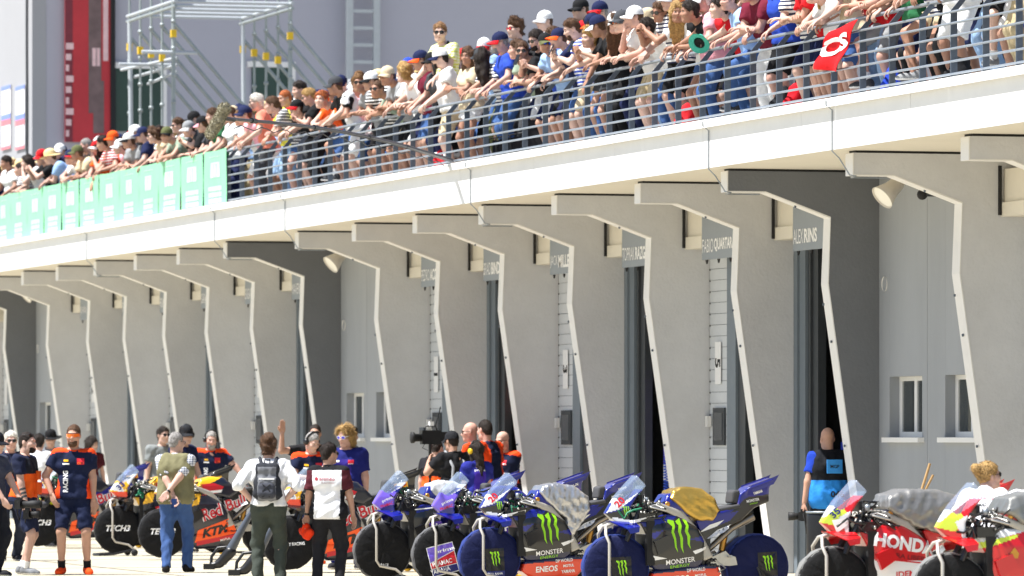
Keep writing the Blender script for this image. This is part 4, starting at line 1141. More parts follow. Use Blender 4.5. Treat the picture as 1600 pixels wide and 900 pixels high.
def cloth_cover(c, n): return mat('warmer_' + n, c, .75, var=.12, scale=6, bump=.5, bscale=14, spec=.25)
def wput(wh, bv, txt, x, z, h, m, width=None, ang=0, bold=.02, shear=0.): return put(wh, bv, txt, x, z, h, m, ang, width, bold, shear, 'cover_lettering')
# Yamaha factory
def yam_cover(wh, bv, nm, w):
    cx, cz = (-.05, -.02) if nm == 'front_wheel' else (-.10, .02)
    patch(wh, bv, [(-.10, -.11), (.10, -.11), (.10, .13), (-.10, .13)], cx, cz, M_pk, 3, 'cover_patch')
    patch(wh, bv, [(-.10, -.17), (.10, -.17), (.10, -.112), (-.10, -.112)], cx, cz, M_pb, 3, 'cover_patch')
    claw(wh, bv, cx, cz + .02, .15, M_pg, .008); wput(wh, bv, '@YAMAHA', cx, cz - .142, .032, M_pw, .17, 3)
def yam_print(r, bv):
    claw(r, bv, .86, .655, .32, M_pg, ang=0)
    patch(r, bv, [(.09, 0), (-.09, .035), (-.03, .0), (-.09, -.03)], 1.07, .43, M_pw, 0)
    patch(r, bv, [(0, 0), (.16, .05), (.15, .02), (.03, -.03)], .72, .50, M_pw, 0)
    put(r, bv, 'MONSTER', .84, .405, .05, M_pw, 7, .30, .01); put(r, bv, 'ENERGY', .84, .355, .028, M_pg, 7, .2, 0)
    put(r, bv, 'DP WORLD', .67, .315, .034, M_pw, 5, .19, .02); put(r, bv, 'ENEOS', .86, .225, .065, M_pw, 4, .24, .03)
    put(r, bv, 'YAMAHA', .62, .20, .036, M_pw, 5, .15, .03); put(r, bv, 'MOTUL', .62, .26, .03, M_pw, 5, .12, .03)
    patch(r, bv, [(-.14, -.05), (-.02, .02), (.14, .055), (.06, -.0)], .50, .74, M_pw, 5); patch(r, bv, [(-.14, -.06), (-.02, .01), (.14, .045), (.04, -.02)], .42, .70, M_pw, 8)
    put(r, bv, 'YAMAHA', -.0, 1.08, .03, M_pw, 18, .10, .03); put(r, bv, 'MONSTER', .05, 1.0, .028, M_pw, 10, .14, .02); put(r, bv, 'ENERGY', .04, .97, .014, M_pg, 10, .09, 0)
    claw(r, bv, 1.37, .90, .09, M_pg); patch(r, bv, [(-.12, -.03), (.12, .02), (.12, .05), (-.12, .0)], 1.22, .805, M_pw, 0)
    put(r, bv, '20', 1.43, .985, .07, M_pr, 45, .1, .03)
def lv_yam(seed):
    return dict(mats=[c_blue, c_black, c_orange, c_white, c_navy], side_base=1, belly_base=2, tank_base=0, tail_base=0, seed=seed,
        nose=[([(1.55, .88), (1.45, 1.06), (1.25, 1.16), (1.2, 1.13), (1.33, 1.0), (1.42, .92)], 3), ([(1.6, .86), (1.35, .92), (1.33, .80), (1.5, .78)], 1), ([(1.5, .84), (1.3, .8), (1.3, .74), (1.5, .74)], 3)],
        side=[([(1.3, .9), (.8, .9), (.95, .79), (1.2, .74)], 0), ([(1.2, .66), (1.02, .71), (1.1, .62)], 0), ([(.75, .62), (.56, .66), (.56, .58)], 0), ([(1.25, .34), (1.12, .36), (.5, .42), (.5, .30), (1.25, .25)], 4)],
        belly=[([(1.2, .36), (.42, .42), (.42, .335), (1.2, .27)], 4)],
        tail=[([(-.2, 1.07), (.12, 1.03), (.3, .87), (.62, .7), (.62, .5), (.1, .7), (-.2, .95)], 1), ([(.56, .80), (.2, .9), (.3, .80), (.56, .70)], 0)],
        cover=cloth_cover((14, 22, 66), 'navy'), lit_cover_rim=cloth_cover((40, 56, 120), 'blue'), coverprint=yam_cover, print=yam_print, wing=0, winglet=0, duct=1)  # rim blue is the navy cloth with light put into its colour
# purple satellite team
def prima_cover1(wh, bv, nm, w): wput(wh, bv, 'T.RACE', -.0, -.16, .03, M_pw, .12, 0)
def prima_cover2(wh, bv, nm, w):
    a = 14
    patch(wh, bv, [(-.15, -.16), (.15, -.16), (.15, .17), (-.15, .17)], .0, -.05, M_pw, a, 'cover_patch', .006)
    patch(wh, bv, [(-.142, .0), (.142, .075), (.142, .16), (-.142, .16)], .0, -.05, c_lilac, a, 'cover_patch', .009)
    patch(wh, bv, [(-.142, -.07), (.142, -.07), (.142, .066), (-.142, -.01)], .0, -.05, M_pr, a, 'cover_patch', .009)
    patch(wh, bv, [(-.142, -.152), (.142, -.152), (.142, -.078), (-.142, -.078)], .0, -.05, M_pb, a, 'cover_patch', .009)
    for t, z, m in (('prima', .105, M_pw), ('PRAMAC', -.03, M_pw), ('YAMAHA', -.115, M_pw)):
        wput(wh, bv, t, -.0 + z * math.sin(RAD(a)) * -1, -.05 + z, .05, m, .22, a, .02).location.y = .007
def prima_print(r, bv):
    patch(r, bv, [(-.26, -.07), (.26, -.04), (.28, .09), (-.22, .06)], .84, .60, c_purple, 8)
    put(r, bv, 'prima', .84, .61, .085, M_pw, 10, .36, .02, off=.009)
    put(r, bv, 'ACCN', -.02, 1.10, .036, M_pw, 14, .12, .03); put(r, bv, 'prima', .06, 1.0, .045, M_pw, 14, .16, .02)
    put(r, bv, 'PRAMAC', 1.42, .86, .032, M_pr, 20, .14, .02); put(r, bv, 'prima', 1.41, .92, .04, M_pw, 25, .13, .02)
    patch(r, bv, [(-.18, -.01), (.18, .03), (.18, .04), (-.18, .005)], 1.0, .80, M_pw, 0)
def lv_prima(seed, cov):
    return dict(mats=[c_blue, c_black, c_purple, c_lilac, c_white], side_base=1, belly_base=1, tank_base=0, tail_base=0, seed=seed,
        nose=[([(1.6, .7), (1.2, .7), (1.3, 1.0), (1.5, 1.06), (1.6, .9)], 3), ([(1.5, .8), (1.3, .72), (1.3, .85), (1.42, .86)], 0), ([(1.5, 1.05), (1.2, 1.25), (1.15, 1.12), (1.4, .98)], 4)],
        side=[([(1.3, .9), (.8, .9), (.95, .80), (1.2, .74)], 0), ([(1.2, .45), (.6, .5), (.6, .3), (1.2, .3)], 2)],
        tail=[([(-.2, 1.08), (.15, 1.05), (.3, .88), (.62, .7), (.62, .5), (.1, .7), (-.2, .95)], 2), ([(.6, .7), (.2, .86), (.0, .93), (.1, .7), (.6, .5)], 1)],
        cover=cloth_cover((18, 18, 20), 'black'), lit_cover_rim=cloth_cover((92, 92, 94), 'grey'), coverprint=cov, print=prima_print, wing=0, winglet=0, duct=1)  # rim grey paints the lit edge of the black cover
# red and white team
def honda_cover(wh, bv, nm, w): pass
def honda_print(r, bv):
    put(r, bv, 'HONDA', .85, .69, .125, M_pw, -9, .56, .045); put(r, bv, 'ASTRA LIBERA', .84, .575, .04, mat('decal_maroon', (120, 14, 24), .4, var=0), -7, .44, .02)
    patch(r, bv, [(-.3, -.006), (.3, -.006), (.3, .006), (-.3, .006)], .80, .53, M_pr, -6)
    put(r, bv, 'IDEMITSU', .76, .43, .055, M_pr, 5, .34, .02); patch(r, bv, [(-.06, -.06), (.06, -.02), (.06, .04), (-.06, .06)], 1.40, .86, M_pw, 20)
    put(r, bv, '35', 1.45, .96, .06, M_pb, 45, .09, .03)
def honda_print2(r, bv):
    put(r, bv, 'H', .66, .50, .24, M_pw, 22, .26, .05); put(r, bv, 'C', .44, .52, .2, M_pw, 22, .16, .05)
    patch(r, bv, [(-.03, -.04), (.03, -.04), (.04, .0), (0, .05), (-.04, .0)], .95, .66, M_gold_ring, 0)
    put(r, bv, 'LCR', 1.12, .80, .03, M_pk, 0, .1, .02)
def lv_honda(seed, second=False):
    nose = [([(1.58, .88), (1.38, 1.06), (1.30, 1.0), (1.42, .84)], 3), ([(1.46, 1.06), (1.36, 1.10), (1.28, .98), (1.40, .94)], 3), ([(1.38, 1.0), (1.18, 1.18), (1.14, 1.12), (1.32, .92)], 1), ([(1.42, .92), (1.32, .98), (1.30, .80), (1.36, .79)], 0)]
    return dict(mats=[c_white, c_red, c_navy, c_lime, c_black], side_base=1 if second else 0, belly_base=0, tank_base=2 if not second else 1, tail_base=1, seed=seed, green=False,
        nose=[([(1.6, .90), (1.2, .90), (1.2, .7), (1.6, .7)], 1)] + nose,
        side=([] if second else [([(1.3, .9), (.55, .9), (.55, .55), (1.1, .53), (1.3, .66)], 1)]) + ([([(1.3, .83), (.85, .9), (.85, .84), (1.25, .74)], 0), ([(1.25, .75), (.9, .82), (.92, .79), (1.2, .70)], 3)] if second else []),
        tail=[([(.6, .6), (.3, .8), (.0, .98), (.1, .7)], 0)],
        cover=cloth_cover((24, 24, 25), 'black2'), lit_cover_rim=cloth_cover((120, 120, 118), 'black2_lit'), coverprint=honda_cover, print=honda_print2 if second else honda_print, wing=1, winglet=1, duct=1)  # paler rim stands in for light on the black cloth
# orange and navy team with bulls
def ktm_cover(wh, bv, nm, w): wput(wh, bv, 'TECH3', .0, .02, .085, M_pw, .34, 0, .03, .3)
def ktm_cover2(wh, bv, nm, w): wput(wh, bv, 'FACTORY RACING', .0, -.02, .04, M_pw, .36, 4, .02)
def ktm_print(r, bv):
    for k, (m, bo, off) in enumerate(((M_pw, .075, .004), (M_pr, .02, .008))):
        put(r, bv, 'Red', .82, .615, .17, m, 20, .28 + .03 * (1 - k), bo, .1, off=off); put(r, bv, 'Bull', .47, .745, .15, m, 20, .3 + .03 * (1 - k), bo, .1, off=off)
    patch(r, bv, [(-.30, -.10), (.30, -.05), (.24, .17), (-.24, .06)], .76, .34, M_po, 8, off=.006); put(r, bv, 'KTM', .76, .365, .12, M_pk, 14, .40, .05, .35, off=.01)
    patch(r, bv, [(-.28, -.04), (.30, -.0), (.26, .045), (-.28, .02)], .74, .235, M_pr, 8, off=.008); put(r, bv, 'MOTUL', .62, .245, .03, M_pw, 12, .14, .02, off=.011)
    patch(r, bv, [(-.14, -.09), (.1, -.05), (.16, .03), (.02, .08), (-.16, .06)], .80, .93, M_pr, 0, off=.006); patch(r, bv, [(-.10, -.03), (.08, -.02), (.1, .02), (-.1, .0)], .76, .90, M_pw, 0, off=.009)
    patch(r, bv, [(-.09, -.04), (.09, -.03), (.09, .04), (-.09, .04)], .06, 1.03, c_yel, 12, off=.005); put(r, bv, 'Red Bull', .06, 1.03, .035, M_pr, 14, .15, .02, off=.009)
    put(r, bv, '33', 1.43, .95, .08, M_pb, 45, .11, .03)
def lv_ktm(seed, cov, tailc=1):
    return dict(mats=[c_yel, paint((20, 24, 40)), c_orange, c_white, c_blue, c_black], side_base=1, belly_base=1, tank_base=0, tail_base=5 if tailc == 1 else 4, seed=seed,
        nose=[([(1.6, .9), (1.2, 1.2), (1.1, 1.1), (1.4, .86)], 3), ([(1.6, .7), (1.2, .7), (1.3, .87), (1.6, .87)], 2), ([(1.46, 1.0), (1.38, 1.05), (1.3, .94), (1.38, .88)], 0)],
        tank=[([(1.02, .9), (.6, 1.12), (.4, 1.0), (.4, .8), (.8, .8)], 1)], side=[([(1.3, .9), (.95, .9), (1.0, .72), (1.25, .66)], 0)],
        belly=[], cover=cloth_cover((18, 18, 20), 'black'), lit_cover_rim=cloth_cover((40, 40, 42), 'black_lit'), coverprint=cov, print=ktm_print, wing=4 if tailc == 4 else 5, winglet=5, duct=5)  # rim is the black cover cloth lightened to look lit
ROWY = (CP + F / 158 * (DV + (961 - 800) / F * RV))[1]        # the front axles stand on one line
YAWB = -math.pi / 2
def bike_at(px, lv, label, group, dy=0., yaw=0.):
    p = at_Y(px, 900, ROWY + dy)
    v = Vector((math.cos(YAWB + yaw), math.sin(YAWB + yaw), 0)) * 1.45
    return make_bike(lv, label, (p.x - v.x, p.y - v.y, .035), YAWB + yaw, group), p
def front_stand(b, label, yaw=0.):
    t = thing('front_paddock_stand', label, 'stand', b.location, b.rotation_euler.z, 'front paddock stands')
    t.location.z = 0
    for s in (1, -1):
        m = MB(); y = s * .17
        m.tube([(1.50, s * .02, .80), (1.56, s * .05, .78), (1.585, s * .13, .70), (1.56, y, .62), (1.56, y, .26), (1.52, y, .20), (1.34, y + s * .02, .16), (1.27, y + s * .03, .10), (1.26, y + s * .03, .06)], .0155, 10); m.build('upright', M_stand, t)
        m = MB(); m.tube([(1.27, y + s * .03, .09), (1.55, y + s * .06, .03), (1.75, y + s * .06, .02)], .016, 8); m.build('foot', M_frameb, t)
        m = MB(); m.lathe([(.0, -.02), (.045, -.02), (.05, 0), (.045, .02), (0, .02)], Matrix.Translation((1.26, y + s * .06, .05)) @ Matrix.Rotation(math.pi / 2, 4, 'X'), 16); m.build('castor', M_black, t)
    m = MB(); m.tube([(1.75, -.23, .02), (1.78, -.1, .02), (1.78, .1, .02), (1.75, .23, .02)], .016, 8); m.build('cross_bar', M_frameb, t)
    m = MB(); m.tube([(1.50, -.03, .80), (1.50, .03, .80)], .02, 8); m.build('pin', M_metal, t)
def rear_stand(b, label):
    t = thing('rear_paddock_stand', label, 'stand', b.location, b.rotation_euler.z, 'rear paddock stands'); t.location.z = 0
    for s in (1, -1):
        m = MB(); m.tube([(.02, s * .17, .37), (.0, s * .2, .3), (-.12, s * .22, .05), (-.42, s * .2, .035)], .015, 8); m.build('arm', M_frameb, t)
        m = MB(); m.lathe([(0, -.02), (.055, -.02), (.055, .02), (0, .02)], Matrix.Translation((-.12, s * .25, .055)) @ Matrix.Rotation(math.pi / 2, 4, 'X'), 16); m.build('castor', mat('stand_wheel_yellow', (225, 176, 20), .5), t)
    m = MB(); m.tube([(-.42, -.2, .035), (-.45, 0, .035), (-.42, .2, .035)], .015, 8); m.build('handle_bar', M_frameb, t)
def foil(b, m_, label, seed, poly, w, name='foil_tank_cover'):
    geo = slab(poly, w, h=.012, r=.03, crumple=.0048, seed=seed)
    t = MB(); t.add(geo[0], geo[1], 0, True)
    o = t.build(name, m_, None, b.location, b.rotation_euler.z); return tag(o, label, 'cover', 'foil covers over tanks')
FOIL = [(.93, 1.02), (.90, 1.10), (.78, 1.135), (.60, 1.12), (.47, 1.02), (.42, .90), (.50, .80), (.66, .80), (.78, .88)]
FOILL = [(.95, 1.04), (.90, 1.11), (.75, 1.14), (.55, 1.11), (.40, 1.0), (.38, .85), (.48, .70), (.56, .58), (.64, .60), (.66, .76), (.80, .88)]
FOILB = [(1.02, 1.0), (.98, 1.12), (.80, 1.17), (.5, 1.16), (.24, 1.08), (.12, .92), (.2, .82), (.45, .76), (.75, .84)]
G = 'racing bikes parked in a row'
k0, _ = bike_at(62, lv_ktm(1, ktm_cover, 4), 'racing bike with a blue tail hidden behind the man in orange sunglasses', G, .3)
k1, _ = bike_at(184, lv_ktm(2, ktm_cover), 'racing bike with TECH3 wheel cover beside the man in shorts', G, .3)
k2, _ = bike_at(254, lv_ktm(3, ktm_cover), 'navy and orange racing bike behind the man in the olive vest', G, .3)
k3, _ = bike_at(452, lv_ktm(4, ktm_cover2), 'black racing bike behind the man with the grey backpack', G, .2)
p1, _ = bike_at(597, lv_prima(5, prima_cover1), 'purple racing bike with plain black wheel cover, leftmost of the purple pair', G)
p2, _ = bike_at(690, lv_prima(6, prima_cover2), 'purple racing bike with a square sticker on its black wheel cover', G)
y1, _ = bike_at(764, lv_yam(7), 'blue and black racing bike under silver foil, next to the purple bikes', G)
y2, _ = bike_at(961, lv_yam(8), 'blue and black racing bike under gold foil with blue rear wheel cover', G)
h1, _ = bike_at(1300, lv_honda(9), 'red and white racing bike with big HONDA lettering', G)
h2, _ = bike_at(1481, lv_honda(10, True), 'red racing bike at the right edge of the photo', G)
for b_, n in ((k1, 'beside the TECH3 cover nearest the man in shorts'), (p1, 'on the leftmost purple bike'), (p2, 'on the purple bike with the wheel sticker'), (y1, 'on the silver foil blue bike'), (y2, 'on the gold foil blue bike'), (h1, 'on the HONDA bike'), (h2, 'on the rightmost red bike')):
    front_stand(b_, 'silver tube front stand ' + n)
for b_, n in ((k0, 'of the bike with the blue tail'), (k1, 'of the TECH3 bike nearest the man in shorts'), (k2, 'of the navy and orange bike'), (k3, 'of the black bike behind the backpack'), (p1, 'of the leftmost purple bike'), (y2, 'of the gold foil blue bike')):
    rear_stand(b_, 'black rear stand ' + n)
fw = lambda x, z: .205 - 2.0 * np.clip(z - .97, 0, 1) ** 2
foil(y1, M_foil, 'crumpled silver foil cover over the blue bike tank', 3, FOILL, lambda x, z: fw(x, z) + .01)
foil(y2, M_gold, 'crumpled gold foil cover over the blue bike tank', 4, FOIL, fw)
foil(h1, mat('grey_foil', (150, 148, 144), .42, metal=.7, var=.08, bump=.3, bscale=9), 'crumpled grey silver cover over the HONDA bike', 5, FOILB, lambda x, z: .235 - 1.6 * np.clip(z - .97, 0, 1) ** 2)
foil(h2, mat('grey_foil2', (140, 140, 136), .42, metal=.6, var=.08, bump=.3, bscale=9), 'crumpled grey cover over the rightmost red bike', 6, FOILB, lambda x, z: .235 - 1.6 * np.clip(z - .97, 0, 1) ** 2)
foil(p1, mat('grey_cloth_cover', (188, 190, 194), .6, var=.08), 'pale cover over the leftmost purple bike tank', 7, FOIL, fw)
# ------------------------------------------------------------------ the crowd on the terrace
CROWD = 1.0
RL = -.34           # rail in front of the feet
POSES = {
 'A': dict(lean=36, pelvis=(0, .05, .92), handL=(-.08, -.40, 1.03), handR=(.12, -.37, 1.04), elL=(.9, .2, -.4), elR=(-.9, .2, -.4), head=(25, 6, 0), palmL=(0, 0, -1), palmR=(0, 0, -1)),
 'B': dict(lean=28, pelvis=(0, .04, .92), handL=(.07, -.40, 1.34), handR=(.0, -.44, 1.02), elL=(.5, -.2, -1), elR=(-.9, .2, -.4), head=(10, 4, 0), palmL=(-.3, .9, .2), curlL=1.2, palmR=(0, 0, -1)),
 'C': dict(lean=13, pelvis=(0, .0, .94), handL=(.24, -.36, .99), handR=(-.24, -.36, .99), elL=(.7, .6, -.3), elR=(-.7, .6, -.3), head=(-5, 10, 0), palmL=(0, 0, -1), palmR=(0, 0, -1), curlL=1., curlR=1.),
 'D': dict(lean=16, pelvis=(0, .0, .93), handL=(.06, -.42, 1.22), handR=(-.04, -.43, 1.22), elL=(.8, .2, -.8), elR=(-.8, .2, -.8), head=(0, 22, 0), palmL=(-.6, .6, .4), palmR=(.6, .6, .4), curlL=.8, curlR=.8),
 'E': dict(lean=48, pelvis=(0, .12, .90), handL=(.03, -.50, .97), handR=(-.05, -.50, .98), elL=(.9, .1, -.2), elR=(-.9, .1, -.2), head=(40, 0, 0), palmL=(-.7, 0, -.5), palmR=(.7, 0, -.5), curlL=1., curlR=1.),
 'F': dict(lean=26, pelvis=(0, .05, .92), handL=(.16, -.38, 1.03), handR=(-.12, -.38, 1.02), elL=(.9, .3, -.4), elR=(-.9, .3, -.4), footL=(.12, -.24, .17), yawL=25, head=(30, 8, 0), palmL=(0, 0, -1), palmR=(0, 0, -1)),
 'G': dict(lean=3, handL=(-.10, -.27, 1.18), handR=(.10, -.25, 1.12), elL=(.9, .1, -.6), elR=(-.9, .1, -.6), head=(15, 8, 0), palmL=(0, .8, -.3), palmR=(0, .8, -.3)),
 'H': dict(lean=2, head=(45, 6, 0)),
 'I': dict(lean=8, handL=(.08, -.28, 1.52), handR=(-.08, -.28, 1.52), elL=(.8, -.1, -1), elR=(-.8, -.1, -1), head=(0, 0, 0), palmL=(-.8, .5, 0), palmR=(.8, .5, 0), curlL=.9, curlR=.9),
 'J': dict(lean=34, pelvis=(0, .05, .92), handL=(.06, -.41, 1.04), handR=(-.14, -.40, 1.04), elL=(.9, .3, -.5), elR=(-.9, .3, -.5), head=(75, 2, 0), palmL=(0, 0, -1), palmR=(0, 0, -1)),
}
POSES['K'] = dict(lean=24, pelvis=(.03, .06, .92), side=6, handL=(.05, -.44, 1.30), handR=(-.05, -.46, 1.28), elL=(.7, -.3, -1), elR=(-.7, -.3, -1), head=(15, 16, 6), palmL=(-.8, .3, 0), palmR=(.8, .3, 0), curlL=1.2, curlR=1.2)
POSES['L'] = dict(lean=30, pelvis=(0, .05, .92), twist=18, handL=(.30, -.44, .72), handR=(-.08, -.44, 1.02), elL=(.4, -.3, .4), elR=(-.9, .2, -.4), head=(30, 18, -5), palmL=(0, .6, -.4), palmR=(0, 0, -1), curlL=.3)
POSES['M'] = dict(lean=18, pelvis=(0, .05, .93), side=-8, twist=-22, handL=(-.02, -.44, 1.0), handR=(-.22, .05, .95), elL=(.9, .2, -.4), elR=(-.8, .8, 0), head=(60, 4, 0), palmL=(0, 0, -1), footR=(-.2, .12, 0))
POSES['N'] = dict(lean=40, pelvis=(0, .1, .91), twist=28, handL=(-.12, -.42, 1.03), handR=(-.26, -.36, 1.02), elL=(.9, .2, -.5), elR=(-.9, .3, -.4), head=(-20, 4, 4), palmL=(0, 0, -1), palmR=(0, 0, -1))
POSES['Af'] = dict(POSES['A'], female=True, head=(10, 10, 0)); POSES['Df'] = dict(POSES['D'], female=True); POSES['Gf'] = dict(POSES['G'], female=True, head=(30, 4, 0)); POSES['Jf'] = dict(POSES['J'], female=True, girth=.95)
POSES['Ag'] = dict(POSES['A'], girth=1.16, head=(0, 14, 0)); POSES['Cg'] = dict(POSES['C'], girth=1.2)
PM = {}
def crowd_mesh(pose, part, opt):
    key = (pose, part, opt)
    if key in PM: return PM[key]
    F_ = PM.setdefault(pose, Fig(**POSES[pose]))
    kw = dict(h=.022, hh=.013, fold=.007, fine=5)
    if part == 'body': me = person_meshes(F_, pose, parts=('body',), **kw)['body'].mesh('body', [skin(0), M_eye, M_lip, M_eyew, hairm('brown')])
    elif part == 'shirt': me = person_meshes(F_, pose + opt, parts=('shirt',), sleeve={'tee': .62, 'tank': .16, 'long': 1.8}[opt], top_t=.02, **kw)['shirt'].mesh('shirt', [M_sock])
    elif part == 'bottoms': me = person_meshes(F_, pose + opt, parts=('bottoms',), bottoms=opt, **kw)['bottoms'].mesh('bottoms', [M_sock])
    else: me = person_meshes(F_, pose, parts=('shoes',), **kw)['shoes'][int(opt)].mesh('shoe', [M_sock, M_sole, M_sock])
    PM[key] = me
    return me
def stripes(cn):
    key = 'stripe_' + cn
    if key in MATS: return MATS[key]
    m = mat(key, COLN[cn], .85, var=0); nt = m.node_tree; N = nt.nodes; L = nt.links
    tc = N.new('ShaderNodeTexCoord'); wv = N.new('ShaderNodeTexWave'); wv.bands_direction = 'Z'; wv.inputs['Scale'].default_value = 7; L.new(tc.outputs['Object'], wv.inputs['Vector'])
    st = N.new('ShaderNodeMath'); st.operation = 'GREATER_THAN'; st.inputs[1].default_value = .6; L.new(wv.outputs['Fac'], st.inputs[0])
    other = COLN['white'] if sum(COLN[cn]) < 450 else COLN['navy']
    mx = N.new('ShaderNodeMix'); mx.data_type = 'RGBA'; mx.inputs['A'].default_value = (*lin(COLN[cn]), 1); mx.inputs['B'].default_value = (*lin(other), 1); L.new(st.outputs[0], mx.inputs['Factor'])
    L.new(mx.outputs['Result'], N['Principled BSDF'].inputs['Base Color']); return m
def hatname(h): return {'cap': 'cap', 'hat': 'sun hat', 'bucket': 'bucket hat'}[h]
COLN = {'white': (228, 228, 226), 'black': (26, 26, 28), 'navy': (26, 34, 70), 'red': (196, 26, 34), 'orange': (240, 92, 30), 'lightblue': (150, 182, 224), 'blue': (44, 74, 176), 'grey': (140, 142, 144), 'darkgrey': (64, 66, 70),
  'beige': (206, 188, 156), 'olive': (92, 96, 62), 'pink': (232, 168, 180), 'maroon': (104, 26, 46), 'yellow': (222, 214, 80), 'sage': (140, 156, 138), 'green': (46, 110, 70), 'teal': (60, 160, 150), 'straw': (222, 200, 150), 'salmon': (238, 140, 116), 'jeans': (62, 92, 142), 'paleblue jeans': (140, 168, 200), 'khaki': (180, 164, 130)}
SAY = {'lightbrown': 'light brown', 'lightblue': 'light blue', 'darkgrey': 'dark grey'}
def say(c): return SAY.get(c, c)
def ordw(n): return '%d%s' % (n, 'th' if 10 <= n % 100 <= 20 else {1: 'st', 2: 'nd', 3: 'rd'}.get(n % 10, 'th'))
PHONES = []
def spectator(X, Y, pose, sp, label, group, rz=0., z=DECK):
    F_ = PM.setdefault(pose, Fig(**POSES[pose]))
    sc_ = sp.get('size', 1.)
    t = thing('person', label, 'person', (X, Y, z), rz, group); t.scale = (-sc_ if sp.get('mirror') else sc_, sc_, sc_)
    hr = sp.get('hair', 'brown')
    osc(link('body', crowd_mesh(pose, 'body', ''), t), [skin(sp.get('skin', 0)), M_eye, M_lip, M_eyew, hairm(hr)])
    osc(link('shirt', crowd_mesh(pose, 'shirt', sp.get('top', 'tee')), t), [(stripes(sp['shirt']) if sp.get('striped') else cloth(COLN[sp['shirt']])) if isinstance(sp['shirt'], str) else sp['shirt']])
    if not sp.get('upper'):
        b = sp.get('bottoms', 'shorts')
        osc(link({'shorts': 'shorts', 'hot': 'shorts', 'long': 'trousers'}[b], crowd_mesh(pose, 'bottoms', b), t), [cloth(COLN[sp.get('bcol', 'navy')])])
        sh = sp.get('shoe', 'white')
        for q_ in '01': osc(link('shoe', crowd_mesh(pose, 'shoes', q_), t), [cloth(COLN[sh]), M_sole, M_sock if sp.get('sock', True) else skin(sp.get('skin', 0))])
    hs = sp.get('hs', 'short'); hat = sp.get('hat')
    if hs and not (hat and hs in ('messy', 'curly')): head_obj(hs if not (hat and hs == 'short') else 'crop', [hairm(hr)], t, F_)
    elif hs: head_obj('crop', [hairm(hr)], t, F_)
    if hat: head_obj(hat[0], [cloth(COLN[hat[1]]), cloth(COLN[hat[2] if len(hat) > 2 else hat[1]])], t, F_)
    if sp.get('glasses'): head_obj('shades' if sp['glasses'] != 'specs' else 'specs', [sp['glasses'] if not isinstance(sp['glasses'], (str, bool, int)) else M_shade, M_frameb], t, F_)
    if sp.get('beard'): head_obj('beard', [hairm(hr)], t, F_)
    if pose[0] in 'DI' and not sp.get('nophone'): PHONES.append((t, F_, label))
    return t
M_orlens = mat('orange_lens', (240, 110, 20), .1, var=0, coat=.5); M_bllens = mat('blue_lens', (40, 90, 230), .1, var=0, coat=.5)
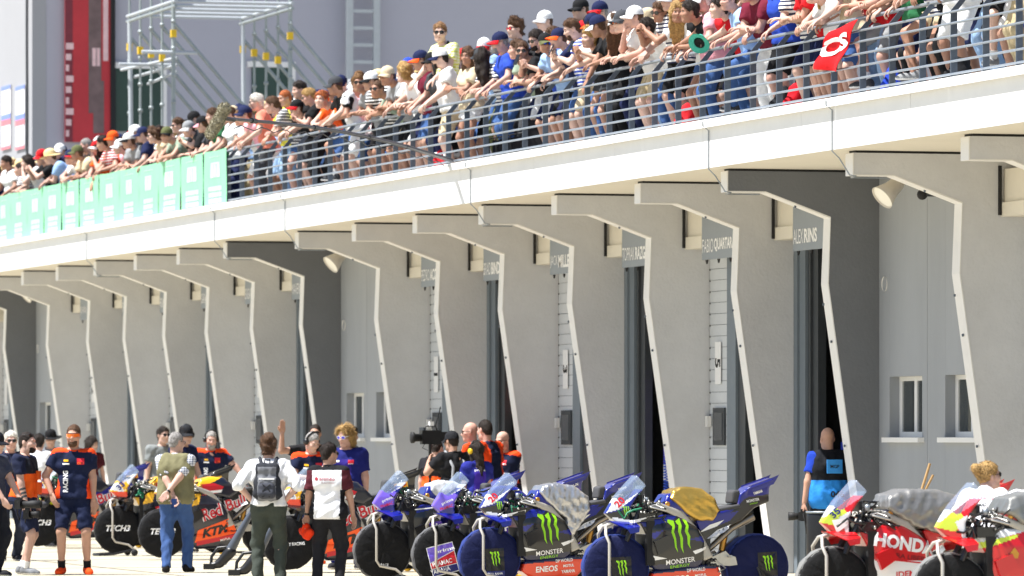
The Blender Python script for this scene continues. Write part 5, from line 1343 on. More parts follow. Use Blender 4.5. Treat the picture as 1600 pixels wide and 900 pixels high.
# front row as read from the photo: (head px, pose, spec)
S = lambda shirt, hat=None, hair='brown', hs='short', **k: dict(shirt=shirt, hat=hat, hair=hair, hs=hs, **k)
FRONT = [
 (-40, 'A', S('white')), (-22, 'Ag', S('navy', ('cap', 'black'))), (-5, 'A', S('grey', hair='dark')), (8, 'C', S('white', hair='dark')), (27, 'A', S('white', hair='dark', hs='crop')), (44, 'B', S('white', hair='dark', hs='long', female=1)), (63, 'A', S('black', ('cap', 'red'), hair='blond')),
 (80, 'Ag', S('lightblue', ('hat', 'straw'))), (95, 'A', S('navy', ('cap', 'white'))), (108, 'E', S('white', ('cap', 'navy', 'red'))), (121, 'A', S('beige', ('cap', 'olive'), glasses=1)), (136, 'Cg', S('black', hair='grey', hs='crop', skin=4)), (149, 'B', S('orange', ('cap', 'red', 'white'), hair='dark', hs='long')),
 (163, 'A', S('red', hair='dark')), (174, 'C', S('orange', ('cap', 'orange'))), (186, 'A', S('pink', ('cap', 'white'), glasses=1)), (198, 'A', S('grey', ('cap', 'white', 'black'))), (212, 'C', S('black', ('cap', 'white'))), (222, 'Cg', S('navy', ('cap', 'navy'))),
 (238, 'Af', S('beige', hair='brown', hs='messy', glasses=1, top='tank')), (250, 'A', S('white', hair='dark', glasses=1)), (262, 'E', S('sage', ('cap', 'olive', 'black'))), (277, 'C', S('grey', hair='brown', glasses=1)), (293, 'Ag', S('black', ('cap', 'grey', 'white'))), (305, 'D', S('darkgrey', ('cap', 'black'))),
 (318, 'A', S('darkgrey', ('cap', 'black', 'pink'), glasses=1)), (334, 'C', S('green', hair='brown')),
 (357, 'C', S('white', hair='brown', glasses=1, bottoms='long', bcol='navy')), (371, 'A', S('white', hair='lightbrown', glasses=1, bcol='white')), (386, 'A', S('pink', ('cap', 'navy'), glasses=1, bcol='white')), (401, 'C', S('salmon', hair='white', glasses=1, bottoms='long', bcol='darkgrey')), (425, 'Af', S('darkgrey', hair='brown', hs='tail', bottoms='hot', bcol='jeans', skin=4)),
 (441, 'Cg', S('yellow', hair='ginger', hs='crop', skin=1, bottoms='long', bcol='paleblue jeans')), (455, 'A', S('black', ('cap', 'black', 'red'), bottoms='long', bcol='black')), (468, 'C', S('black', hair='dark', hs='short', bcol='darkgrey')), (484, 'Df', S('black', hair='blond', hs='tail', glasses=1, bottoms='long', bcol='black')), (499, 'E', S('orange', hair='ginger', hs='bun', bcol='jeans')),
 (524, 'F', S('black', ('cap', 'darkgrey'), glasses=1, bcol='jeans', size=1.03)), (541, 'A', S('white', ('cap', 'navy'), bcol='white')), (560, 'J', S('grey', hair='lightbrown', hs='messy', glasses=1, bcol='black')), (577, 'A', S('black', ('cap', 'white', 'black'), bcol='darkgrey')), (592, 'E', S('sage', hair='brown', hs='crop', glasses=1, bcol='beige')), (606, 'A', S('grey', ('cap', 'beige'), bcol='black')),
 (628, 'Jf', S('white', hair='blond', hs='messy', bcol='white', size=1.02)), (646, 'A', S('white', ('cap', 'blue', 'navy'), bcol='navy')), (658, 'C', S('maroon', ('cap', 'navy', 'orange'), glasses=1, bcol='jeans')), (676, 'C', S('darkgrey', ('cap', 'black'), glasses=1, bcol='navy', bottoms='long')), (691, 'Cg', S('white', ('cap', 'white', 'navy'), hair='dark', beard=1, glasses=1, bcol='beige')),
 (728, 'Gf', S('beige', hair='brown', hs='long', bcol='white', bottoms='hot')), (746, 'Jf', S('white', ('cap', 'darkgrey'), hair='dark', hs='long', glasses=1, bcol='olive', bottoms='long')), (764, 'A', S('lightblue', ('cap', 'white', 'red'), glasses=1, bcol='jeans')), (783, 'C', S('blue', ('cap', 'navy', 'red'), glasses='specs', hair='grey', beard=1, bcol='jeans', bottoms='long')),
 (803, 'A', S('sage', hair='brown', bcol='navy')), (816, 'J', S('black', hair='brown', glasses=1, bcol='navy')), (832, 'D', S('black', hair='dark', beard=1, glasses=1)), (846, 'J', S('lightblue', ('cap', 'black', 'olive'), glasses=M_bllens, hair='grey', bcol='black')), (860, 'C', S('blue', hair='brown', glasses=1)),
 (874, 'B', S('navy', ('cap', 'navy', 'orange'))), (892, 'D', S('blue', hair='brown', beard=1, hs='short', bcol='beige')), (906, 'A', S('white', hair='blond', hs='messy', bottoms='long', bcol='jeans')), (922, 'Df', S('black', ('cap', 'navy', 'orange'), hair='dark', hs='long', bottoms='hot', bcol='darkgrey')), (940, 'A', S('black', ('cap', 'navy', 'white'), bottoms='long', bcol='black')),
 (958, 'Jf', S('black', ('cap', 'white'), hair='brown', hs='long', glasses=1, bottoms='long', bcol='navy')), (976, 'A', S('white', ('cap', 'darkgrey'), glasses=M_orlens, bcol='khaki')), (992, 'B', S('white', ('cap', 'white'), bcol='beige')), (1008, 'A', S('white', hair='dark', bottoms='long', bcol='paleblue jeans')), (1024, 'A', S('white', hair='brown', glasses=1, bottoms='long', bcol='jeans')),
 (1042, 'C', S('white', ('cap', 'white'), bcol='black')), (1060, 'Jf', S('white', hair='blond', hs='long', bottoms='hot', bcol='jeans')), (1078, 'A', S('black', hair='dark', bcol='black', bottoms='long')), (1098, 'Cg', S('pink', ('cap', 'white'), hair='white', skin=4, bottoms='long', bcol='jeans')), (1120, 'A', S('red', hair='dark', bottoms='long', bcol='navy')),
 (1140, 'F', S('lightblue', hair='brown', bottoms='long', bcol='jeans')), (1162, 'Ag', S('maroon', ('cap', 'red'), bcol='white', bottoms='long')), (1182, 'A', S('lightblue', hair='dark', bottoms='long', bcol='white')), (1204, 'C', S('blue', hair='brown', bcol='black')), (1226, 'A', S('white', ('cap', 'red'), bcol='navy')),
 (1246, 'A', S('red', hair='brown', bcol='navy')), (1268, 'E', S('white', hair='blond', hs='tail', bottoms='hot', bcol='navy')), (1290, 'C', S('white', ('cap', 'black'), bcol='black')), (1312, 'A', S('beige', hair='dark', bcol='jeans')), (1336, 'Ag', S('red', hair='brown', bottoms='long', bcol='paleblue jeans')), (1358, 'F', S('red', hair='dark', bcol='grey')),
 (1382, 'A', S('black', hair='brown', bottoms='long', bcol='black')), (1406, 'C', S('green', hair='dark', bcol='navy')), (1432, 'F', S('white', hair='brown', bottoms='hot', bcol='beige', sock=False)), (1456, 'A', S('black', hair='dark', bottoms='long', bcol='black')), (1480, 'C', S('white', hair='brown', bcol='white')), (1504, 'A', S('white', hair='blond', bottoms='long', bcol='paleblue jeans')),
 (1530, 'F', S('black', hair='dark', bcol='black')), (1556, 'A', S('white', hair='brown', bcol='white')), (1582, 'C', S('beige', hair='dark', bottoms='long', bcol='khaki')), (1606, 'A', S('blue', hair='brown', bcol='blue')), (1634, 'C', S('white', hair='dark')), (1660, 'A', S('red', hair='dark'))]
hx = lambda pose: (PM.setdefault(pose, Fig(**POSES[pose])).hc[1])
rr = random.Random(11)
YF = (RY + .13) * KB + .31         # feet line of the front row
WHO = {'long': 'long haired ', 'bun': 'spectator with a bun ', 'tail': '', 'messy': '', 'curly': ''}
def describe(sp, pose):
    lk = 'person in striped ' if sp.get('striped') and not sp.get('hat') else 'person in '
    if sp.get('hat'): d = '%s %s and %s top' % (say(sp['hat'][1]), hatname(sp['hat'][0]), say(sp['shirt']))
    else: d = '%s top with %s%s hair' % (say(sp['shirt']), 'long ' if sp.get('hs') == 'long' else '', say(sp.get('hair', 'brown')))
    return lk + d
n_f = 0
NSHOWN = [f for f in FRONT]
for idx, (px, pose, sp) in enumerate(FRONT):
    sp.setdefault('skin', rr.randrange(5)); sp.setdefault('size', rr.uniform(.96, 1.05)); sp.setdefault('shoe', rr.choice(['white', 'black', 'grey', 'white', 'darkgrey'])); sp.setdefault('bcol', rr.choice(['navy', 'black', 'jeans', 'khaki', 'white']))
    if pose == 'A' and idx % 7 != 0: pose = 'KLMNAN'[idx % 6]
    if idx % 3 == 1 and pose not in 'JY': sp['mirror'] = 1
    if idx % 9 == 4: sp['striped'] = 1
    X = at_Y(px, 100, YF + hx(pose) * .97).x
    n_f += 1
    spectator(X, YF + rr.uniform(-.02, .03), pose, sp, '%s, %s from left at the rail' % (describe(sp, pose), ordw(idx + 1)), 'front row of the terrace crowd', RAD(rr.uniform(-14, 22)))
# the man in the yellow shirt stands out above the rest
def check_shirt(name, c1, c2, sc_=26.):
    m = mat(name, c1, .85, var=0); nt = m.node_tree; N = nt.nodes; L = nt.links; b = N['Principled BSDF']
    tc = N.new('ShaderNodeTexCoord'); sp = N.new('ShaderNodeSeparateXYZ'); L.new(tc.outputs['Object'], sp.inputs[0])
    outs = []
    for ax in (0, 2, 1):
        mu = N.new('ShaderNodeMath'); mu.operation = 'MULTIPLY'; mu.inputs[1].default_value = sc_; L.new(sp.outputs[ax], mu.inputs[0])
        fr = N.new('ShaderNodeMath'); fr.operation = 'FRACT'; L.new(mu.outputs[0], fr.inputs[0])
        lt = N.new('ShaderNodeMath'); lt.operation = 'LESS_THAN'; lt.inputs[1].default_value = .42; L.new(fr.outputs[0], lt.inputs[0]); outs.append(lt)
    ad = N.new('ShaderNodeMath'); ad.operation = 'ADD'; L.new(outs[0].outputs[0], ad.inputs[0]); L.new(outs[1].outputs[0], ad.inputs[1])
    dv = N.new('ShaderNodeMath'); dv.operation = 'MULTIPLY'; dv.inputs[1].default_value = .5; L.new(ad.outputs[0], dv.inputs[0])
    mx = N.new('ShaderNodeMix'); mx.data_type = 'RGBA'; mx.inputs['A'].default_value = (*lin(c1), 1); mx.inputs['B'].default_value = (*lin(c2), 1); L.new(dv.outputs[0], mx.inputs['Factor'])
    L.new(mx.outputs['Result'], b.inputs['Base Color']); return m
POSES['Y'] = dict(lean=10, handL=(.22, -.40, 1.0), handR=(-.2, -.40, 1.0), elL=(.8, .6, -.3), elR=(-.8, .6, -.3), head=(48, 4, 0), palmL=(0, 0, -1), palmR=(0, 0, -1))
ysp = dict(shirt=check_shirt('yellow_check', (236, 236, 200), (206, 214, 60)), hair='lightbrown', hs='short', glasses=1, bottoms='long', bcol='black', size=1.07, skin=2)
X = at_Y(706, 60, YF + .05).x
ym = spectator(X, YF + .02, 'Y', ysp, 'tall man in yellow checked shirt with black braces and sunglasses at the rail', 'front row of the terrace crowd', RAD(20), DECK + .26)
FY = PM['Y']
for s in (1, -1):
    b = MB(); pts = [FY.p + FY.lat * s * .09 + FY.fw * .135 + FY.u * .02, FY.chest + FY.lat * s * .085 + FY.fw * .155, FY.sh[0 if s > 0 else 1] - FY.lat * s * .09 + FY.u * .095, FY.chest + FY.lat * s * .06 - FY.fw * .15, FY.p - FY.fw * .13 + FY.u * .05 + FY.lat * s * .03]
    b.tube(pts, .019, 6); b.build('braces', M_black, ym)
# rows behind
PAL = ['white', 'black', 'navy', 'red', 'white', 'lightblue', 'grey', 'darkgrey', 'white', 'black', 'beige', 'black', 'white', 'maroon', 'white', 'orange', 'pink', 'black', 'white', 'grey']
HATS = [None, None, ('cap', 'white'), ('cap', 'black'), ('cap', 'navy'), ('cap', 'red'), ('cap', 'navy', 'orange'), None, ('bucket', 'beige'), ('cap', 'grey'), None, ('cap', 'white', 'navy'), ('hat', 'straw')]
def random_spec(r):
    h = r.choice(HATS)
    return dict(shirt=r.choice(PAL), hat=h, hair=r.choice(['brown', 'dark', 'lightbrown', 'blond', 'grey', 'brown', 'dark', 'ginger']), hs=r.choice(['short', 'short', 'crop', 'messy', 'long', 'short', 'tail']), glasses=1 if r.random() < .5 else 0, skin=r.randrange(5), size=r.uniform(.98, 1.06),
                bottoms=r.choice(['long', 'shorts', 'shorts', 'hot']), bcol=r.choice(['navy', 'black', 'jeans', 'khaki', 'darkgrey', 'white', 'paleblue jeans']), top=r.choice(['tee', 'tee', 'tee', 'tank']), shoe=r.choice(['white', 'black', 'grey']), beard=1 if r.random() < .12 else 0)
for row, (dy, sp0, dz, plist) in enumerate(((.58, .50, 0., 'GGHDGfHGI'), (1.05, .68, .0, 'HGIHGf'))):
    Xa = at_Y(-30, 100, YF + dy).x; Xb = at_Y(1560 if row == 0 else 1150, 100, YF + dy).x
    X = Xa; k = 0; pl = plist.replace('Gf', 'f')
    while X < Xb:
        pose = rr.choice(pl); pose = 'Gf' if pose == 'f' else pose
        sp = random_spec(rr); k += 1
        if pose != 'Gf' and sp['hs'] in ('long', 'tail'): sp['hs'] = 'short'
        spectator(X, YF + dy + rr.uniform(-.08, .08), pose, sp, '%s, %s from left in %s row' % (describe(sp, pose), ordw(k), ['second', 'third'][row]), ['second', 'third'][row] + ' row of the terrace crowd', RAD(rr.uniform(-35, 35)), DECK + dz)
        X += sp0 * rr.uniform(.8, 1.35)
# tall figures against the wall as in the photo
for px, py, sp, lab in ((858, 15, S('white', ('cap', 'white'), bcol='jeans'), 'person in white cap standing tall behind the folded chairs'), (812, 26, S('darkgrey', hair='brown', hs='messy', glasses=mat('red_lens', (200, 30, 50), .15, var=0)), 'dark haired person with red sunglasses standing behind the crowd'),
                        (914, -4, S('black', ('cap', 'black'), glasses=1), 'person in black cap turning left above the crowd'), (944, 0, S('grey', ('cap', 'navy', 'red'), hair='grey', beard=1, glasses=1), 'bearded person in navy cap above the crowd')):
    p = at_Y(px, py, YF + .85)
    spectator(p.x, p.y, 'H', dict(sp, size=1.06, bottoms='long', bcol='navy', skin=2), lab, 'tall people behind the crowd', RAD(-30), DECK + max(0, p.z - DECK - 1.78 * 1.06))
pm_ = MB(); pm_.bx(-.037, .037, -.004, .004, -.075, .075); ph_me = pm_.mesh('phone', M_frameb)
for t, F_, lab in PHONES:
    o = link('phone', ph_me); hh_ = (F_.wr[0] + F_.wr[1]) / 2 + nz(F_.wr[0] - F_.el[0]) * .09 + np.array((0, -.02, .05))
    q = rotz(t.rotation_euler.z) @ (hh_ * np.array(t.scale))
    o.location = (t.location.x + q[0], t.location.y + q[1], t.location.z + q[2]); o.rotation_euler = (RAD(-25), 0, t.rotation_euler.z)
    w_ = lab.split(', ')
    tag(o, 'black phone held up by the spectator %s' % w_[-1], 'phone', 'phones in the crowd')

# ------------------------------------------------------------------ things on the terrace
# boom microphone reaching out over the lane
S0 = at_Y(706, 251, (RY - .05) * KB)
lo_, hi_ = -9.0, S0.y
for _ in range(40):
    md = (lo_ + hi_) / 2
    if at_Y(352, 185, md).x > S0.x: hi_ = md
    else: lo_ = md
E0 = at_Y(352, 185, lo_)
t = thing('boom_microphone', 'long boom pole with a furry microphone hanging out over the lane', 'microphone', S0)
v = E0 - S0
b = MB(); sag = [(v * f + Vector((0, 0, .10 * math.sin(f * math.pi)))) for f in np.linspace(0, 1, 14)]
b.tube([tuple(q) for q in sag], np.linspace(.03, .016, 14), 8); b.build('pole', mat('boom_grey', (74, 76, 80), .4, metal=.3), t)
for f in (.24, .42, .66, .9): b = MB(); b.tube([tuple(v * (f - .008) + Vector((0, 0, .10 * math.sin(f * math.pi)))), tuple(v * (f + .008) + Vector((0, 0, .10 * math.sin(f * math.pi))))], .03, 8); b.build('collar', M_frameb, t)
b = MB(); b.tube([tuple(v * f + Vector((0, 0, .10 * math.sin(f * math.pi) - .05 * math.sin(f * 40) ** 2 - .06))) for f in np.linspace(.02, .97, 40)], .006, 5); b.build('cable', M_frameb, t)
b = MB(); b.tube([tuple(v * .97), tuple(v * 1.0), tuple(v * 1.0 + Vector((.02, -.02, .02)))], .022, 8); b.build('shock_mount', M_frameb, t)
ax_ = Vector((.1, .20, .43)); mc = v + Vector((0, -.08, -.03))
b = MB(); blob(b, [rc(np.array(mc - ax_ * .30), np.array(mc + ax_ * .30), .058)], .009, (), 0, .008, 4)
rs = np.random.RandomState(5); V_ = b.v[0]; pick = rs.choice(len(V_), 1500); cen = np.array(mc)
tv = []; tf = []
for i in pick:
    n_ = V_[i] - cen; axn = nz(np.array(ax_)); n_ = nz(n_ - axn * np.clip(np.dot(n_, axn), -.13, .13)); d_ = nz(n_ + rs.normal(size=3) * .5); s_ = nz(np.cross(d_, rs.normal(size=3))) * .006
    k_ = len(tv); tv += [V_[i] - s_, V_[i] + s_, V_[i] + d_ * rs.uniform(.012, .026)]; tf.append([k_, k_ + 1, k_ + 2])
b.add(tv, tf, 0); b.build('furry_windshield', mat('grey_fur', (148, 142, 120), .9, var=.4, scale=30), t)
# crowd barrier standing across the terrace
p = at_Y(846, 190, YF + .1)
t = thing('crowd_barrier', 'grey steel crowd barrier standing across the terrace among the legs', 'barrier', (p.x, YF + .05, DECK))
for q in range(16): b = MB(); b.tube([(0, .08 * q, .15), (0, .08 * q, 1.02)], .009, 6); b.build('bar', M_gal, t)
for z in (.15, 1.02): b = MB(); b.tube([(0, 0, z), (0, 1.2, z)], .017, 8); b.build('rail', M_gal, t)
for y in (.1, 1.1): b = MB(); b.bx(-.25, .25, y - .02, y + .02, .0, .03); b.bx(-.02, .02, y - .02, y + .02, .03, .15); b.build('foot', M_gal, t)
# folded chairs leaning at the rail foot
for k, px in enumerate((764, 775, 786, 797, 818)):
    p = at_Y(px, 240, RY * KB + .10)
    t = thing('folding_chair', 'black folded chair at the rail foot, %s of five' % ['leftmost', 'second', 'middle', 'fourth', 'rightmost'][k], 'chair', (p.x, RY * KB + .12, DECK), RAD(-20), 'folded chairs by the rail')
    hgt = .36 if k < 4 else .55
    for s in (0, .06):
        b = MB(); b.tube([(s, 0, .01), (s, -.02, hgt), (s, .3, hgt + .06), (s, .34, .01)], .011, 6); b.build('frame', M_frameb, t)
    b = MB(); b.box((.03, .16, hgt * .6), (.03, .26, hgt * .7)); b.build('seat', cloth((36, 36, 40)), t)
# flag over the rail
fa, fb, fc, fd = (at_Y(a, c, (RY - .09) * KB) for a, c in ((1340, 30), (1296, 50), (1274, 108), (1312, 112)))
t = thing('red_flag', 'red flag with white letters hanging over the railing', 'flag', fa)
n = 14; V = []
for i in range(n + 1):
    for j in range(n + 1):
        u_, w_ = i / n, j / n
        q = (fa * (1 - u_) + fb * u_) * (1 - w_) + (fd * (1 - u_) + fc * u_) * w_
        q = q - fa + Vector((0, -.03 * math.sin(u_ * 7 + w_ * 2) * (.3 + w_) - .02 * math.sin(w_ * 9), 0)); V.append(tuple(q))
V = np.array(V); Fq = np.array([[i * (n + 1) + j, (i + 1) * (n + 1) + j, (i + 1) * (n + 1) + j + 1, i * (n + 1) + j + 1] for i in range(n) for j in range(n)])
b = MB(); b.add(V, Fq, 0, True); b.add(V + (0, .006, 0), Fq[:, ::-1], 0, True); b.build('cloth', cloth((206, 24, 30)), t)
bv = bvh_of((V, Fq)); cc = V.mean(0)
hx_ = np.array(fa - fb); hx_ = hx_ / np.linalg.norm(hx_); vz = np.array([0, 0, 1.])
b = MB(); lettering(b, 'CS', .20, cc + (0, 0, .03), hx_, nz((.45, 0, .9)), bv, (0, 1, 0), width=.92, bold=.05, off=.008); b.build('lettering', M_print, t)
# teal hat held over the rail
p = at_Y(1092, 70, (RY - .06) * KB)
o = head_piece('hat').mesh('hat', [cloth((70, 170, 150)), cloth((70, 170, 150))]); o = link('sun_hat', o, None, p); o.rotation_euler = Vector((-.6, .45, .65)).to_track_quat('Z', 'Y').to_euler(); o.scale = (.72, .72, .9)
b = MB(); b.lathe([(0, .05), (.088, .03)], None, 20); lo2 = b.build('lining', cloth((24, 26, 28)), o)
tag(o, 'teal sun hat dangling outside the railing', 'hat')
for px, py, c, lab in ((1245, 135, (196, 20, 34), 'red bag on the terrace floor left of the red flag'), (1075, 175, (200, 36, 44), 'red and blue bag at the feet below the teal hat'), (692, 195, (200, 30, 40), 'red rucksack on the floor below the tall man in yellow'), (1225, 165, (30, 32, 36), 'black bag lying by the striped shoes under the rail'), (1500, 95, (34, 34, 36), 'black rucksack on the terrace floor near the right edge'), (1398, 118, (30, 60, 170), 'small blue and black bag under the rail right of the red flag')):
    p = at_Y(px, py, YF - .08)
    t = thing('rucksack', lab, 'bag', (p.x, YF - .1, DECK))
    b = MB(); blob(b, [rc((0, 0, .13), (0, .02, .3), .13, .1), rc((0, -.08, .1), (0, -.08, .18), .07)], .02, [((0, 0, .0), (0, 0, -1.))], 0, .008, px); b.build('pack', cloth(c), t)
    b = MB(); b.tube([(-.06, .1, .36), (-.06, .16, .25), (-.06, .14, .1)], .014, 6); b.build('strap', M_black, t)
# ------------------------------------------------------------------ people on the pit lane
def team_zone(F_):
    """navy polo with orange shoulders, sleeves' upper side and side panels"""
    def z(c):
        q = c - F_.p; a = q @ F_.lat; t = q @ F_.u; f = q @ F_.fw
        m = np.zeros(len(c), int)
        m[(t > .484 - .42 * np.clip(np.abs(a) - .2, 0, 1)) & (np.abs(a) > .06)] = 1
        m[(np.abs(a) > .158 + .25 * np.clip(t - .1, 0, 1)) & (np.abs(a) < .22) & (t < .24)] = 1
        return m
    return z
def purple_zone(F_):
    def z(c):
        q = c - F_.p; a = q @ F_.lat; t = q @ F_.u
        m = np.zeros(len(c), int); m[(np.abs(a) < .09) & (t < .40)] = 1; m[(t < .1)] = 1
        return m
    return z
def brembo_zone(F_):
    def z(c):
        q = c - F_.p; a = q @ F_.lat; t = q @ F_.u
        m = np.zeros(len(c), int); m[(np.abs(a) > .178) & (t > .2)] = 1
        m[(np.abs(a) > .16) & (t < .24)] = 2
        m[(t > .475)] = 2
        return m
    return z
NAVYC = (22, 30, 58); ORC = (236, 72, 22)
GP = {}
def ground_person(name, label, px, s, H, fig, phi, top=(NAVYC,), zone=None, sleeve=.62, bottoms='shorts', bcol=NAVYC, shoe=(40, 40, 44), sole=None, hair='brown', hs='short', skin_i=0, hat=None, extras=(), beard=None, z0=0., sock=None, hem=-.06, decals=None, top_t=.016, group='people on the pit lane', untucked=True):
    F_ = Fig(**fig); rz = math.pi / 2 - ALPHA + RAD(phi)
    p = at_D(px, s) if s > 0 else at_Y(px, 700, s)
    hx_ = rotz(rz) @ (F_.hc * H / 1.78); p = Vector((p.x - hx_[0] * 0.6, p.y - hx_[1] * .6, z0))
    t = thing('person', label, 'person', p, rz, group); t.scale = (H / 1.78,) * 3
    out = person_meshes(F_, name, h=.016, hh=.0085, bottoms=bottoms, sleeve=sleeve, hem=hem, zone=zone(F_) if zone else None, top_t=top_t, fold=.007, untucked=untucked)
    out['body'].build('body', [skin(skin_i), M_eye, M_lip, M_eyew, hairm(hair)], t)
    tm = [c if not isinstance(c, tuple) else cloth(c) for c in top]
    sh = out['shirt'].build('shirt', tm, t)
    out['bottoms'].build({'shorts': 'shorts', 'long': 'trousers', 'hot': 'shorts'}[bottoms], bcol if not isinstance(bcol, tuple) else cloth(bcol), t)
    for m_ in out['shoes']: m_.build('shoe', [cloth(shoe), M_sole if sole is None else cloth(sole), M_sock if sock is None else cloth(sock)], t)
    if hs: head_obj(hs, [hairm(hair)], t, F_, scale=.86 if hs == 'curly' else 1.)
    if beard: head_obj('beard', [hairm(beard)], t, F_)
    if hat: head_obj(hat[0], [cloth(hat[1]), cloth(hat[2] if len(hat) > 2 else hat[1])], t, F_)
    for k, ms in extras: head_obj(k, ms, t, F_)
    # collar
    b = MB(); cb = F_.nb - F_.u * .005
    ring = [cb + (F_.lat * math.cos(a) * .066 + F_.fw * (math.sin(a) * .066 + .008) + F_.u * (.012 - .018 * math.sin(a))) for a in np.linspace(0, 2 * math.pi, 17)]
    b.tube(ring, .012, 6, 0, False); b.build('collar', tm[1] if len(tm) > 1 and zone is team_zone else tm[0] if len(tm) < 3 else tm[2], t)
    F_.bv = bvh_of(out['shirtVQ']); F_.t = t; F_.H = H
    if decals: decals(F_, t)
    GP[name] = F_
    return t
def cput(F_, body, a, h_, hgt, m, width, side='front', bold=.02, ang=0., name='lettering'):
    """lettering on a shirt; a lateral (to the wearer's left), h_ above the pelvis"""
    sg = 1 if side == 'front' else -1
    W = -F_.fw * sg; U = F_.lat * sg; Vv = F_.u
    ca, sa = math.cos(RAD(ang)), math.sin(RAD(ang)); U, Vv = U * ca + Vv * sa, Vv * ca - U * sa
    b = MB(); lettering(b, body, hgt, F_.p + F_.lat * a + F_.u * h_, U, Vv, F_.bv, W, width=width, bold=bold, off=.006); b.build(name, m, F_.t)
def crect(F_, a, h_, w, hgt, m, side='front', name='badge', ang=0.):
    sg = 1 if side == 'front' else -1
    W = -F_.fw * sg; U = F_.lat * sg; Vv = F_.u
    ca, sa = math.cos(RAD(ang)), math.sin(RAD(ang)); U, Vv = U * ca + Vv * sa, Vv * ca - U * sa
    b = MB(); shape(b, [(-w / 2, -hgt / 2), (w / 2, -hgt / 2), (w / 2, hgt / 2), (-w / 2, hgt / 2)], F_.p + F_.lat * a + F_.u * h_, U, Vv, F_.bv, W, off=.005, grid=.04); b.build(name, m, F_.t)
def vest(F_, mats, name='vest', t=.03, top=.47, bottom=.0, zone=None, open_front=True):
    pr = torso_prims(F_, t) ; c0 = F_.p + F_.u * bottom
    pr = pr[:3] + [rc(F_.sh[0] - F_.lat * .075, F_.sh[1] + F_.lat * .075, .075 + t * .8, k=.06)]
    b = MB(); blob(b, pr, .016, [(c0, -F_.u), (F_.nb + F_.u * .005 + F_.fw * .03, nz(F_.u + F_.fw * .5))], 0, .006, 7, zone)
    return b.build(name, mats, F_.t)
def team_decals(F_, t):
    crect(F_, .085, .375, .085, .075, M_pr); crect(F_, .085, .355, .075, .025, M_po); cput(F_, 'KTM', .085, .356, .016, M_pk, .05)
    crect(F_, -.085, .385, .055, .025, c_yel); crect(F_, -.085, .345, .08, .018, M_pw)
def p1_decals(F_, t):
    team_decals(F_, t); cput(F_, 'RACING', -.09, .14, .06, M_pw, .25, ang=90, bold=.03)
kh = M_frameb
ground_person('P1', 'man in navy and orange polo with orange visor sunglasses, navy shorts and orange shoes', 115, 129, 1.84,
  dict(lean=-1, handL=(.235, -.05, .86), handR=(-.25, -.10, .94), elL=(.9, .5, 0), elR=(-.9, .45, 0), footL=(.16, 0, 0), footR=(-.14, -.02, 0), head=(-8, 2, 0), palmL=(-.3, .9, 0), palmR=(.6, .6, 0), girth=1.0, shoulder=1.0), 2,
  top=(NAVYC, ORC), zone=team_zone, shoe=(240, 76, 24), sole=(240, 90, 40), sock=(30, 30, 34), hair='brown', hs='crop', beard='brown', skin_i=1, extras=[('visor', [M_orlens, M_frameb])], decals=p1_decals)
def p2d(F_, t):
    vest(F_, [cloth((238, 98, 30)), cloth((30, 32, 40))], 'vest', .032, zone=lambda c: np.where((((c - F_.p) @ F_.u) > .30) | (np.abs((c - F_.p) @ F_.fw) < .05) & (((c - F_.p) @ F_.u) > .2), 1, 0))
    b = MB(); b.box(F_.p + F_.fw * .17 + F_.u * .12 + F_.lat * .07, (.15, .04, .15), F_.R); b.box(F_.p + F_.fw * .165 + F_.u * .28 + F_.lat * .08, (.1, .03, .11), F_.R); b.build('vest_pocket', cloth((240, 104, 36)), t)
ground_person('P2', 'bearded photographer in orange vest with tattooed arms, camera in hand', 40, 129, 1.75,
  dict(lean=2, handL=(.22, -.10, .80), handR=(-.24, -.16, .80), head=(-4, 0, 0), palmR=(.9, .2, 0), curlR=1.0, footL=(.10, .06, 0), footR=(-.1, -.08, 0)), 72,
  top=((28, 34, 58),), bcol=(32, 40, 66), shoe=(120, 122, 126), hair='dark', hs='crop', beard='dark', decals=p2d)
F2 = GP['P2']
head_obj('shades', [M_shade, M_frameb], F2.t, F2, 'sunglasses').location = F2.hc + F2.HR @ np.array((0, .045, .085))
# tattoos
M_tat = mat('tattoo_ink', (58, 62, 66), .6, var=.3, scale=40)
for nm in ('P2', 'P1', 'P11x'):
    if nm in GP:
        F_ = GP[nm]
        for i in ((1, 0) if nm == 'P2' else (0,)):
            b = MB(); 
            for q in (.25, .45, .62):
                c_ = F_.el[i] + (F_.wr[i] - F_.el[i]) * q; e_ = F_.el[i] + (F_.wr[i] - F_.el[i]) * (q + .1)
                b.tube([c_, e_], [.0465 - .017 * q, .0465 - .017 * (q + .1)], 10, 0, False)
            if nm == 'P2': b.build('tattoo', M_tat, F_.t)
def cam_thing(label, loc, rz, lens=.16, mic=False, name='camera'):
    t = thing('camera', label, 'camera', loc, rz, 'cameras carried by photographers')
    b = MB(); b.bx(-.075, .075, -.03, .04, -.055, .055); b.bx(-.03, .03, -.03, .03, .055, .085); b.bx(.04, .075, -.055, -.03, -.05, .05); b.build('camera_body', M_frameb, t)
    b = MB(); b.lathe([(0, 0), (.038, 0), (.04, lens * .4), (.047, lens * .5), (.05, lens), (.042, lens), (.036, lens - .02), (0, lens - .02)], Matrix.Translation((0, -.03, 0)) @ Matrix.Rotation(math.pi / 2, 4, 'X'), 18); b.build('lens', M_black, t)
    if mic:
        b = MB(); blob(b, [rc((0, -.05, .12), (0, -.2, .12), .04)], .01, (), 0, .004, 3); b.build('microphone', cloth((70, 70, 74)), t)
    b = MB(); b.tube([(.075, 0, .03), (.12, .02, -.06), (.10, .04, -.2), (.06, .05, -.1), (-.075, 0, .03)], .008, 5); b.build('strap', M_black, t)
    return t
